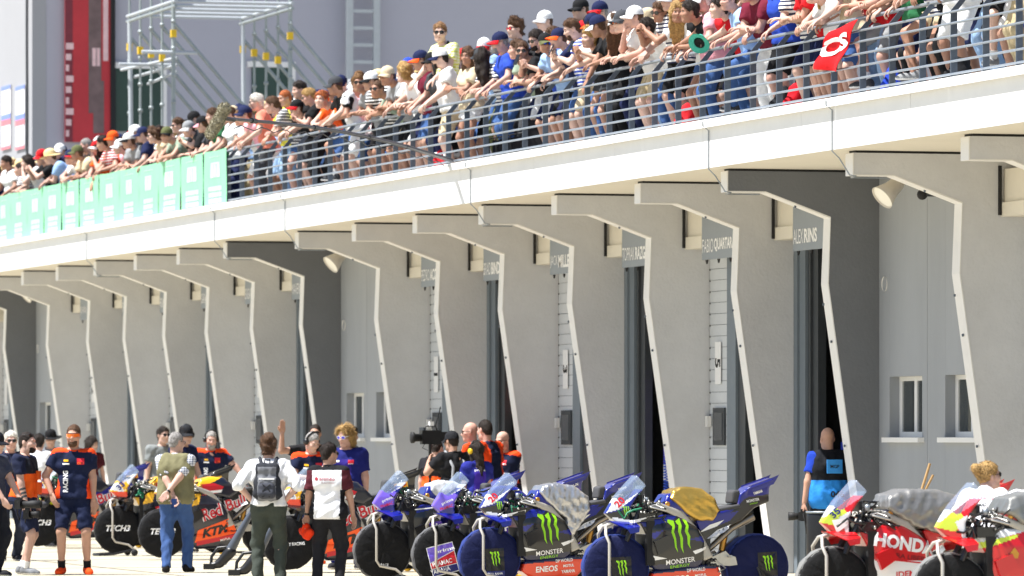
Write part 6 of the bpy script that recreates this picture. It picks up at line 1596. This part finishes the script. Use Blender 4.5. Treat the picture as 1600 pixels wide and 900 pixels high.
def hand_world(F_, i, off=(0, 0, 0)):
    q = F_.wr[i] + nz(F_.wr[i] - F_.el[i]) * .09 + np.array(off); q = rotz(F_.t.rotation_euler.z) @ (q * F_.H / 1.78)
    return Vector((F_.t.location.x + q[0], F_.t.location.y + q[1], F_.t.location.z + q[2]))
RZC = math.pi / 2 - ALPHA
cam_thing('black video camera with furry microphone in the bearded photographer hand', hand_world(GP['P2'], 1, (0, 0, -.05)), RZC + RAD(80), .12, True)
ground_person('P5', 'person cut off by the left photo edge holding a long lens camera', -10, 131, 1.75,
  dict(lean=4, handL=(.16, -.34, .93), handR=(-.12, -.32, .92), head=(20, 10, 0), curlL=1., curlR=1.), 55, top=((60, 64, 80), (210, 210, 214)), bottoms='long', bcol=(30, 32, 40), hair='brown', hat=('cap', (30, 32, 40)))
cam_thing('black camera with long lens at the left photo edge', hand_world(GP['P5'], 0, (-.08, -.02, .0)), RZC + RAD(75), .24)
ground_person('P3', 'white haired man in dark polo and sunglasses behind the orange vest photographer', 16, 116, 1.77, dict(head=(-15, 2, 0), girth=1.1), 25, top=((34, 38, 60),), hair='white', skin_i=4, bottoms='long', bcol=(40, 44, 56), extras=[('shades', [M_shade, M_frameb])])
ground_person('P4', 'man in white shirt and navy trousers seen from behind at the far left', 60, 101, 1.74, dict(head=(20, 4, 0)), 160, top=((226, 226, 228),), sleeve=1.7, bottoms='long', bcol=(28, 34, 58), hair='dark', shoe=(90, 90, 94))
ground_person('P4h', 'person in black bucket hat and grey shirt by the far left window', 79, 96, 1.80, dict(head=(-20, 8, 0), handL=(.05, -.3, 1.1), handR=(-.08, -.3, 1.08)), 5, top=((120, 124, 130),), hair='dark', hat=('hat', (24, 24, 26)), bottoms='long', bcol=(50, 52, 58))
ground_person('P4w', 'dark haired woman in dark red behind the man in orange sunglasses', 143, 92, 1.70, dict(head=(30, 8, 0), female=True), 30, top=((74, 24, 34),), hair='dark', hs='long', bottoms='long', bcol=(30, 30, 34))
ground_person('P4y', 'mechanic in black with yellow reflective stripes between the left bikes', 94, 103, 1.42, dict(lean=40, head=(0, 10, 0), pelvis=(0, .1, .9)), 60, top=((26, 28, 32), (216, 226, 40)), zone=lambda F_: (lambda c: np.where((np.abs(((c - F_.p) @ F_.u) - .2) < .03) | (np.abs(((c - F_.p) @ F_.u) - .05) < .03), 1, 0)), hair='dark', hat=('cap', (24, 24, 26)), bottoms='long', bcol=(26, 28, 32))
# man in the olive vest, hands clasped behind the back
def p6d(F_, t):
    vest(F_, [cloth((122, 118, 88))], 'vest', .034, bottom=-.10)
    b = MB(); b.tube([F_.wr[1] + (F_.el[1] - F_.wr[1]) * .03, F_.wr[1] + (F_.el[1] - F_.wr[1]) * .12], .034, 12); b.build('wrist_watch', M_frameb, t)
    b = MB(); b.box(F_.wr[0] + np.array((-.02, .06, -.09)), (.07, .012, .12)); b.build('phone_case', cloth((40, 60, 110)), t)
ground_person('P6', 'grey haired man in olive vest, checked shirt and jeans seen from behind', 275, 127, 1.75,
  dict(lean=2, handL=(-.06, .25, .86), handR=(.08, .28, .96), elL=(.9, .3, .2), elR=(-.9, .3, .2), head=(-38, 6, 0), palmL=(0, .9, 0), palmR=(0, .9, 0), footL=(.10, .10, 0), footR=(-.12, -.14, 0), girth=1.1), 172,
  top=(check_shirt('blue_check', (222, 224, 230), (70, 84, 116), 34.),), sleeve=.82, bottoms='long', bcol=mat('denim', (52, 82, 134), .9, var=.2, scale=4, bump=.4, bscale=30, stretch=(1, 1, .4)), shoe=(30, 28, 28), sole=(30, 28, 28), hair='grey', hs='crop', extras=[('specs', [M_frameb, M_frameb])], decals=p6d, top_t=.006)
ground_person('P7', 'mechanic in navy and orange shirt with black ear defenders reaching over a bike', 329, 103, 1.80,
  dict(lean=8, handL=(.52, -.25, 1.0), handR=(-.28, -.22, .92), elL=(.9, .2, -.2), head=(-5, 12, 0), girth=1.08), 14, top=(NAVYC, ORC), zone=team_zone, hair='grey', hs='crop', beard='grey', shoe=(30, 30, 32), sock=(30, 30, 32), extras=[('ear_defenders', [M_frameb, M_frameb])], decals=p1_decals, skin_i=4)
ground_person('P8', 'mechanic in navy shirt and dark cap behind the man in the olive vest', 287, 108, 1.87, dict(lean=6, handL=(.25, -.22, .9), head=(-30, 10, 0)), 55, top=((22, 30, 66),), hair='dark', hat=('cap', (34, 36, 40)), bottoms='long', bcol=(30, 34, 46), extras=[('ear_defenders', [M_frameb, M_frameb])])
ground_person('P9', 'man in grey shirt and sunglasses by the wall behind the left bikes', 254, 98, 1.86, dict(head=(10, 0, 0)), 25, top=((120, 124, 124),), hair='dark', bottoms='long', bcol=(52, 54, 60), extras=[('shades', [M_shade, M_frameb])])
# man with the backpack
ground_person('P10', 'man in white shirt and dark green trousers with hands on hips, seen from behind', 420, 141, 1.70,
  dict(lean=1, handL=(.19, .0, 1.0), handR=(-.19, .0, 1.0), elL=(.9, .5, .1), elR=(-.9, .5, .1), head=(-18, 4, 0), palmL=(-.9, 0, 0), palmR=(.9, 0, 0), footL=(.13, 0, 0), footR=(-.13, 0, 0)), 178,
  top=((232, 233, 236),), sleeve=1.12, bottoms='long', bcol=(62, 68, 62), hair='brown', hs='messy', hem=-.01, untucked=False, shoe=(70, 60, 50), top_t=.022)
F10 = GP['P10']
t = thing('backpack', 'grey and black backpack worn by the man in the white shirt', 'backpack', F10.t.location, F10.t.rotation_euler.z); t.scale = F10.t.scale
b = MB(); blob(b, [rc((-.07, .22, 1.10), (.07, .22, 1.10), .10, k=.05), rc((-.06, .21, 1.36), (.06, .21, 1.36), .085, k=.05), rc((-.06, .22, 1.22), (.06, .22, 1.22), .095, k=.05)], .013, (), 0, .006, 3, zone=lambda c: np.where((np.abs(c[:, 0]) > .105) | (c[:, 2] > 1.40), 1, 0))
b.build('bag', [cloth((112, 114, 120)), cloth((44, 46, 52))], t)
b = MB(); blob(b, [rc((-.05, .30, 1.09), (.05, .30, 1.09), .06), rc((-.05, .295, 1.17), (.05, .295, 1.17), .05)], .012, (), 0, .003, 5); b.build('front_pocket', cloth((66, 68, 76)), t)
for s in (1, -1):
    b = MB(); b.tube([(s * .07, .14, 1.42), (s * .10, .03, 1.50), (s * .115, -.09, 1.43), (s * .13, -.11, 1.25), (s * .17, .02, 1.08), (s * .12, .16, 1.04)], .02, 6); b.build('shoulder_strap', cloth((52, 54, 60)), t)
    b = MB(); b.tube([(s * .045, .345, 1.2), (-s * .045, .355, 1.12), (s * .045, .35, 1.05)], .005, 5); b.build('bungee', M_black, t)
b = MB(); b.tube([(-.03, .2, 1.44), (-.03, .2, 1.48), (.03, .2, 1.48), (.03, .2, 1.44)], .009, 6); b.build('grab_handle', M_black, t)
b = MB(); b.bx(-.09, .09, .305, .315, 1.25, 1.27); b.build('zip', M_pw, t)
def p11d(F_, t):
    cput(F_, 'brembo', -.01, .37, .05, mat('brembo_red', (150, 30, 50), .6, var=0), .19, 'back', .01)
    cput(F_, 'RACING', -.02, .318, .02, mat('brembo_grey', (150, 110, 120), .6, var=0), .15, 'back', 0)
    b = MB(); ring = [(math.cos(a) * .023, math.sin(a) * .023) for a in np.linspace(0, 2 * math.pi, 15)[:-1]]
    shape(b, ring, F_.p + F_.lat * .125 + F_.u * .37, -F_.lat, F_.u, F_.bv, F_.fw, off=.006, grid=.05); b.build('round_emblem', mat('brembo_red', (150, 30, 50), .6, var=0), t)
    b = MB(); b.tube([F_.wr[0] + (F_.el[0] - F_.wr[0]) * .02, F_.wr[0] + (F_.el[0] - F_.wr[0]) * .12], .033, 12); b.build('wrist_watch', M_frameb, t)
ground_person('P11', 'dark haired man in white and maroon shirt reading brembo on the back', 514, 141, 1.62,
  dict(lean=1, handL=(.29, -.06, .80), handR=(-.30, -.08, .83), elL=(.8, .8, 0), elR=(-.8, .8, 0), head=(-40, 4, 0), palmL=(-.5, .7, 0), palmR=(.5, .7, 0), footL=(.14, 0, 0), footR=(-.14, 0, 0), girth=1.06), 170,
  top=((234, 235, 238), (84, 34, 44), (26, 26, 30)), zone=brembo_zone, sleeve=.8, bottoms='long', bcol=(34, 34, 38), hair='dark', hs='short', skin_i=1, extras=[('shades', [M_shade, M_frameb])], decals=p11d, hem=-.12, shoe=(26, 26, 28))
b = thing('cloth_bundle', 'orange red cloth carried in the left hand of the brembo shirt man', 'cloth', hand_world(GP['P11'], 0, (0, 0, -.03)))
m_ = MB(); blob(m_, [rc((-.06, -.02, -.08), (.06, .02, -.1), .05), rc((.0, 0, .0), (.02, .0, -.06), .03), rc((.05, 0, -.12), (.08, .02, -.08), .045)], .012, (), 0, .01, 3); m_.build('cloth', cloth((235, 60, 24)), b)
def p12d(F_, t):
    crect(F_, .085, .37, .07, .05, M_pr); crect(F_, .085, .395, .07, .02, M_pb); crect(F_, -.085, .38, .05, .022, M_pw); cput(F_, 'pramac', .085, .345, .014, M_pw, .06)
ground_person('P12', 'man with long curly blond hair and mirrored sunglasses in blue purple team shirt', 541, 124, 1.84,
  dict(lean=4, handL=(.24, -.02, .86), handR=(-.20, -.28, 1.02), elL=(.8, .7, 0), head=(-22, 14, 0), footL=(.14, 0, 0), footR=(-.14, 0, 0), girth=1.05, shoulder=1.03), -12,
  top=((28, 34, 104), (52, 40, 128)), zone=purple_zone, bottoms='long', bcol=(34, 42, 120), hair='blond', hs='curly', skin_i=4, extras=[('shades', [mat('violet_lens', (90, 80, 220), .1, var=0, coat=.6), M_pw])], decals=p12d, sleeve=.75)
ground_person('P13', 'mechanic with headset in navy and orange shirt looking down, orange shoes', 486, 119, 1.77,
  dict(lean=10, handL=(.10, -.38, 1.12), handR=(-.06, -.36, 1.14), elL=(.8, .2, -.6), elR=(-.8, .2, -.6), head=(25, 26, 0)), 15, top=(NAVYC, ORC), zone=team_zone, hair='grey', hs='crop', shoe=(240, 84, 24), sole=(240, 90, 40), sock=(26, 26, 30), extras=[('ear_defenders', [M_frameb, M_frameb]), ('mic_boom', [M_frameb])], decals=team_decals)
ground_person('P14', 'man in black shirt raising his arm behind the headset mechanic', 492, 108, 1.88,
  dict(lean=2, handR=(-.46, -.14, 1.64), elR=(-.5, .1, -1), handL=(.2, -.1, .85), head=(-10, -4, 0), palmR=(0, -1, .2), curlR=.15), 8, top=((26, 26, 29),), hair='dark', hs='crop', skin_i=1, bottoms='long', bcol=(40, 40, 44), extras=[('shades', [M_shade, M_frameb])])
ground_person('P15', 'dark haired person standing behind the blond curly haired man', 546, 106, 1.86, dict(head=(20, 6, 0)), 120, top=((40, 42, 48),), hair='dark', bottoms='long', bcol=(40, 40, 44))
# television crew
def bibd(c1, c2, txt=None):
    def f(F_, t):
        vest(F_, [cloth(c1), cloth(c2)], 'bib', .034, bottom=-.06, zone=lambda c: np.where(((c - F_.p) @ F_.u) > .24, 1, 0))
    return f
ground_person('P16b', 'person in orange and black bib hidden behind the television camera', 681, 113, 1.66, dict(head=(0, 10, 0), lean=6), 150, top=((30, 30, 34),), hair='dark', hs='crop', bottoms='long', bcol=(34, 34, 38), decals=bibd((236, 90, 30), (30, 30, 34)))
def p16d(F_, t):
    b = MB()
    for s in (1, -1): b.tube([F_.p + F_.lat * s * .1 - F_.fw * .135 + F_.u * .1, F_.chest + F_.lat * s * .09 - F_.fw * .155, F_.sh[0 if s > 0 else 1] - F_.lat * s * .07 + F_.u * .085, F_.chest + F_.lat * s * .09 + F_.fw * .15], .022, 6)
    b.build('harness', cloth((150, 152, 156)), t)
ground_person('P16', 'cameraman in black shirt and backwards black cap beside the television camera', 707, 117, 1.76, dict(lean=3, handL=(.20, -.34, 1.36), handR=(-.2, -.2, .95), head=(10, 4, 0)), -150, top=((28, 28, 31),), hair='dark', hs='crop', hat=('cap', (30, 31, 35)), bottoms='long', bcol=(34, 34, 38), decals=p16d, skin_i=1)
p = at_D(672, 115, 1.66)
t = thing('television_camera', 'black television camera with monitor beside the white pier edge', 'camera', p, RZC + RAD(-70)); t.scale = (.72, .72, 1)
b = MB(); b.bx(-.07, .07, -.18, .2, -.09, .1); b.bx(-.05, .05, .2, .34, -.07, .08); b.build('camera_body', M_frameb, t)
b = MB(); b.lathe([(0, 0), (.05, 0), (.055, .12), (.075, .14), (.075, .2), (0, .2)], Matrix.Translation((0, -.18, 0)) @ Matrix.Rotation(math.pi / 2, 4, 'X'), 16); b.build('lens', M_black, t)
b = MB(); b.box((-.12, -.12, .09), (.13, .03, .10), rotz(.4)); b.build('monitor', M_rail_dark, t)
b = MB(); b.tube([(0, -.1, .1), (0, -.08, .16), (0, .1, .16), (0, .14, .1)], .014, 6); b.build('top_handle', M_frameb, t)
b = MB(); b.tube([(.02, .1, .16), (.06, .16, .34), (.08, .18, .42)], .01, 6); b.build('aerial', M_frameb, t)
b = MB(); b.bx(-.03, .05, -.02, .06, .16, .22); b.build('receiver', M_pw, t)
b = MB(); b.tube([(-.07, -.05, -.05), (-.16, -.1, -.14), (-.08, -.02, -.17), (0, .1, -.09)], .008, 6); b.build('cable', M_frameb, t)
b = MB(); b.tube([(0, .0, -.09), (0, .0, -.55)], .03, 10); b.tube([(0, 0, -.55), (.25, .1, -1.66)], .018, 8); b.tube([(0, 0, -.55), (-.25, .1, -1.66)], .018, 8); b.tube([(0, 0, -.55), (0, -.28, -1.66)], .018, 8); b.build('tripod', M_frameb, t)
def p17d(F_, t): cput(F_, 'prima', 0, .40, .04, M_pw, .17, 'back'); cput(F_, 'PRAMAC', 0, .12, .03, M_pw, .14, 'back')
ground_person('P17', 'woman with long dark hair and yellow ear defenders in blue purple shirt', 744, 122, 1.63, dict(lean=3, handL=(.05, -.3, 1.15), handR=(-.1, -.3, 1.12), head=(12, 6, 0), female=True), -155, top=((36, 42, 130), (66, 46, 160)), zone=purple_zone, hair='dark', hs='long', bottoms='long', bcol=(30, 34, 80), extras=[('ear_defenders', [mat('safety_yellow', (236, 190, 10), .4), M_frameb])], decals=p17d)
ORS = lambda F_: (lambda c: np.where(np.abs((c - F_.p) @ F_.lat) < .11, 1, 0))
ground_person('P18', 'bald man in orange shirt and sunglasses, leftmost of the three by the garage', 737, 111, 1.90, dict(lean=2, head=(15, 4, 0), girth=1.08, handL=(-.1, -.27, 1.18), handR=(.1, -.25, 1.12)), -110, top=(ORC, NAVYC), zone=ORS, hair='brown', hs=None, skin_i=4, bottoms='shorts', extras=[('shades', [M_shade, M_frameb])])
ground_person('P19', 'dark cropped man in orange and navy shirt in the middle of the garage trio', 760, 114, 1.93, dict(lean=2, head=(-15, 4, 0), girth=1.18, shoulder=1.06), -125, top=(ORC, NAVYC), zone=ORS, hair='dark', hs='crop', skin_i=4, bottoms='shorts')
def p20d(F_, t): crect(F_, .08, .38, .07, .07, M_pr); crect(F_, .08, .36, .06, .02, M_pw)
ground_person('P20', 'bald bearded man in spectacles and navy orange shirt, rightmost of the garage trio', 787, 113, 1.77, dict(lean=3, head=(-12, 12, 0), girth=1.12, handL=(-.1, -.27, 1.1), handR=(.1, -.25, 1.04)), -32, top=(NAVYC, ORC), zone=team_zone, hair='brown', hs=None, beard='brown', bottoms='shorts', extras=[('specs', [M_frameb, M_frameb])], decals=p20d)
# photographer in the blue bib
def p21d(F_, t):
    vest(F_, [cloth((44, 132, 214)), cloth((24, 26, 32))], 'bib', .05, bottom=-.14, zone=lambda c: np.where(((c - F_.p) @ F_.u) > .19, 1, 0))
    F_.bv = None
    for (a, h_, w, hg, m, nm) in ((.0, .35, .19, .16, cloth((64, 150, 226)), 'back_panel'),):
        b = MB(); b.box(F_.chest + F_.lat * a - F_.fw * .185 + F_.u * (h_ - .33), (w, .012, hg), F_.R); b.build(nm, m, t)
    b = MB(); lettering(b, '046', .075, F_.p + F_.u * .03 - F_.fw * .19 + F_.lat * -.03, -F_.lat, F_.u, None, F_.fw, width=.17, bold=.03); b.build('lettering', M_pk, t)
    b = MB(); lettering(b, 'MGP', .04, F_.chest + F_.u * .02 - F_.fw * .194, -F_.lat, F_.u, None, F_.fw, width=.11, bold=.02); b.build('lettering', M_pk, t)
ground_person('P21', 'bald photographer in blue and black bib numbered 046 at the garage opening', 1294, -.55, 1.80, dict(lean=2, handL=(.30, -.04, .86), handR=(-.2, -.2, .95), elL=(.8, .8, 0), head=(-4, 4, 0), girth=1.12), -162, top=((30, 62, 170),), hair='dark', hs=None, skin_i=1, bottoms='long', bcol=(30, 31, 35), decals=p21d)
cam_thing('black camera hanging at the side of the blue bib photographer', hand_world(GP['P21'], 0, (0, 0, -.06)), RZC + RAD(-90), .14)
# team member working behind the red bikes
def p22d(F_, t): cput(F_, 'CASTROL', 0, .40, .03, mat('shirt_red_print', (190, 60, 80), .6, var=0), .24, 'back'); cput(F_, 'HRC', 0, .33, .035, M_pk, .12, 'back', .03)
REDZ = lambda F_: (lambda c: np.where((np.abs((c - F_.p) @ F_.lat) > .15) & (((c - F_.p) @ F_.u) < .3), 1, 0))
ground_person('P22', 'woman with blonde bun in white and red team shirt bending behind the red bikes', 1540, 181, 1.70, dict(lean=24, pelvis=(0, .05, .78), footL=(.12, -.05, 0), footR=(-.12, .1, 0), handL=(.3, -.35, .9), handR=(-.25, -.35, .88), head=(-42, -8, 0), female=True), 160, top=((232, 232, 236), (196, 30, 40)), zone=REDZ, hair='blond', hs='bun', bottoms='long', bcol=(30, 30, 34), extras=[('shades', [M_shade, M_frameb])], decals=p22d, sleeve=1.3)
ground_person('P23', 'person in white shirt at the right photo edge behind the red bike', 1618, 184, 1.6, dict(lean=10, pelvis=(0, .05, .82), head=(0, 0, 0)), 150, top=((232, 232, 236), (196, 30, 40)), zone=REDZ, hair='brown', bottoms='long', bcol=(30, 30, 34), sleeve=1.3)

# ------------------------------------------------------------------ equipment on the lane
for k, (px, s, lab) in enumerate(((385, 124, 'dark grey leaf blower on a black foot beside the backpack man'), (427, 130, 'second dark grey leaf blower half hidden behind the green trousers'))):
    p = at_D(px, s); t = thing('leaf_blower', lab, 'blower', p, RZC, 'leaf blowers for cooling bikes')
    b = MB(); b.tube([(.10, .0, .78), (-.06, -.0, .50), (-.20, .0, .24), (-.30, 0, .08)], [.032, .045, .062, .05], 14); b.build('blow_tube', mat('blower_grey', (72, 78, 88), .4, var=.05), t)
    b = MB(); blob(b, [rc((-.20, 0, .22), (-.33, 0, .08), .075, .06), rc((-.36, 0, .06), (-.42, 0, .05), .045)], .014, [((0, 0, .0), (0, 0, -1.))]); b.build('motor_housing', M_frameb, t)
    b = MB(); b.tube([(-.45, .03, .04), (-.44, .03, .16), (-.36, .03, .27), (-.24, .03, .28)], .02, 8); b.build('handle', M_frameb, t)
    b = MB(); b.bx(-.54, -.40, -.06, .06, .0, .07); b.build('foot', M_frameb, t)
    b = MB(); b.tube([(.10, 0, .78), (.12, 0, .82)], .036, 12); b.build('nozzle', mat('nozzle_green', (40, 130, 60), .5), t)
for k, (x1, y1, x2, y2) in enumerate(((1453, 724, 1432, 792), (1458, 742, 1430, 796))):
    q = at_D((x1 + x2) / 2, 150); s = 150.
    def pt(x, y, q=q): r = at_D(x, 150, CAMH + (HOR - y) / 150.); return np.array(r)
    a_, c_ = pt(x1, y1), pt(x2, y2); d_ = nz(c_ - a_)
    L_ = (a_[2] - .05) / -d_[2]
    t = thing('broom', ['taller', 'shorter'][k] + ' wooden broom handle leaning behind the HONDA bike', 'broom', tuple(a_ + d_ * L_), 0, 'brooms behind the bikes')
    b = MB(); b.tube([(0, 0, 0.03), tuple(-d_ * L_ * .5), tuple(-d_ * L_)], .014, 10); b.build('handle', mat('broom_wood', (176, 142, 96), .6, var=.15, scale=20), t)
    b = MB(); b.bx(-.18, .18, -.03, .03, .03, .09); b.build('head', mat('broom_wood', (0, 0, 0)), t)
    b = MB(); b.bx(-.18, .18, -.035, .035, -.045, .028); b.build('bristles', mat('broom_bristle', (120, 60, 40), .9), t)
p = at_D(1396, 160); t = thing('trolley', 'red tube handled trolley behind the HONDA bike', 'trolley', p, RZC)
b = MB(); b.tube([(-.20, 0, .3), (-.20, 0, .96), (-.17, 0, 1.01), (-.10, 0, 1.03), (.10, 0, 1.03), (.17, 0, 1.01), (.20, 0, .96), (.20, 0, .3)], .017, 10); b.build('handle', mat('trolley_red', (178, 34, 40), .35), t)
b = MB(); b.bx(-.22, .22, -.4, .05, .26, .3); b.build('tray', M_rail_dark, t)
for x_ in (-.2, .2):
    for y_ in (-.36, .02): b = MB(); b.lathe([(0, -.02), (.1, -.02), (.1, .02), (0, .02)], Matrix.Translation((x_, y_, .1)) @ Matrix.Rotation(math.pi / 2, 4, 'Y'), 16); b.tube([(x_, y_, .1), (x_, y_, .27)], .012, 6); b.build('wheel', M_black, t)
p = at_D(1288, 140); t = thing('fuel_drum', 'black drum with a pale rim behind the nose of the HONDA bike', 'drum', p)
b = MB(); b.lathe([(0, 0), (.19, 0), (.2, .05), (.2, .78), (.19, .83), (0, .83)], None, 28); b.build('drum', M_frameb, t)
b = MB(); b.lathe([(.195, .815), (.208, .82), (.208, .838), (.19, .838)], None, 28); b.build('rim', M_gal, t)
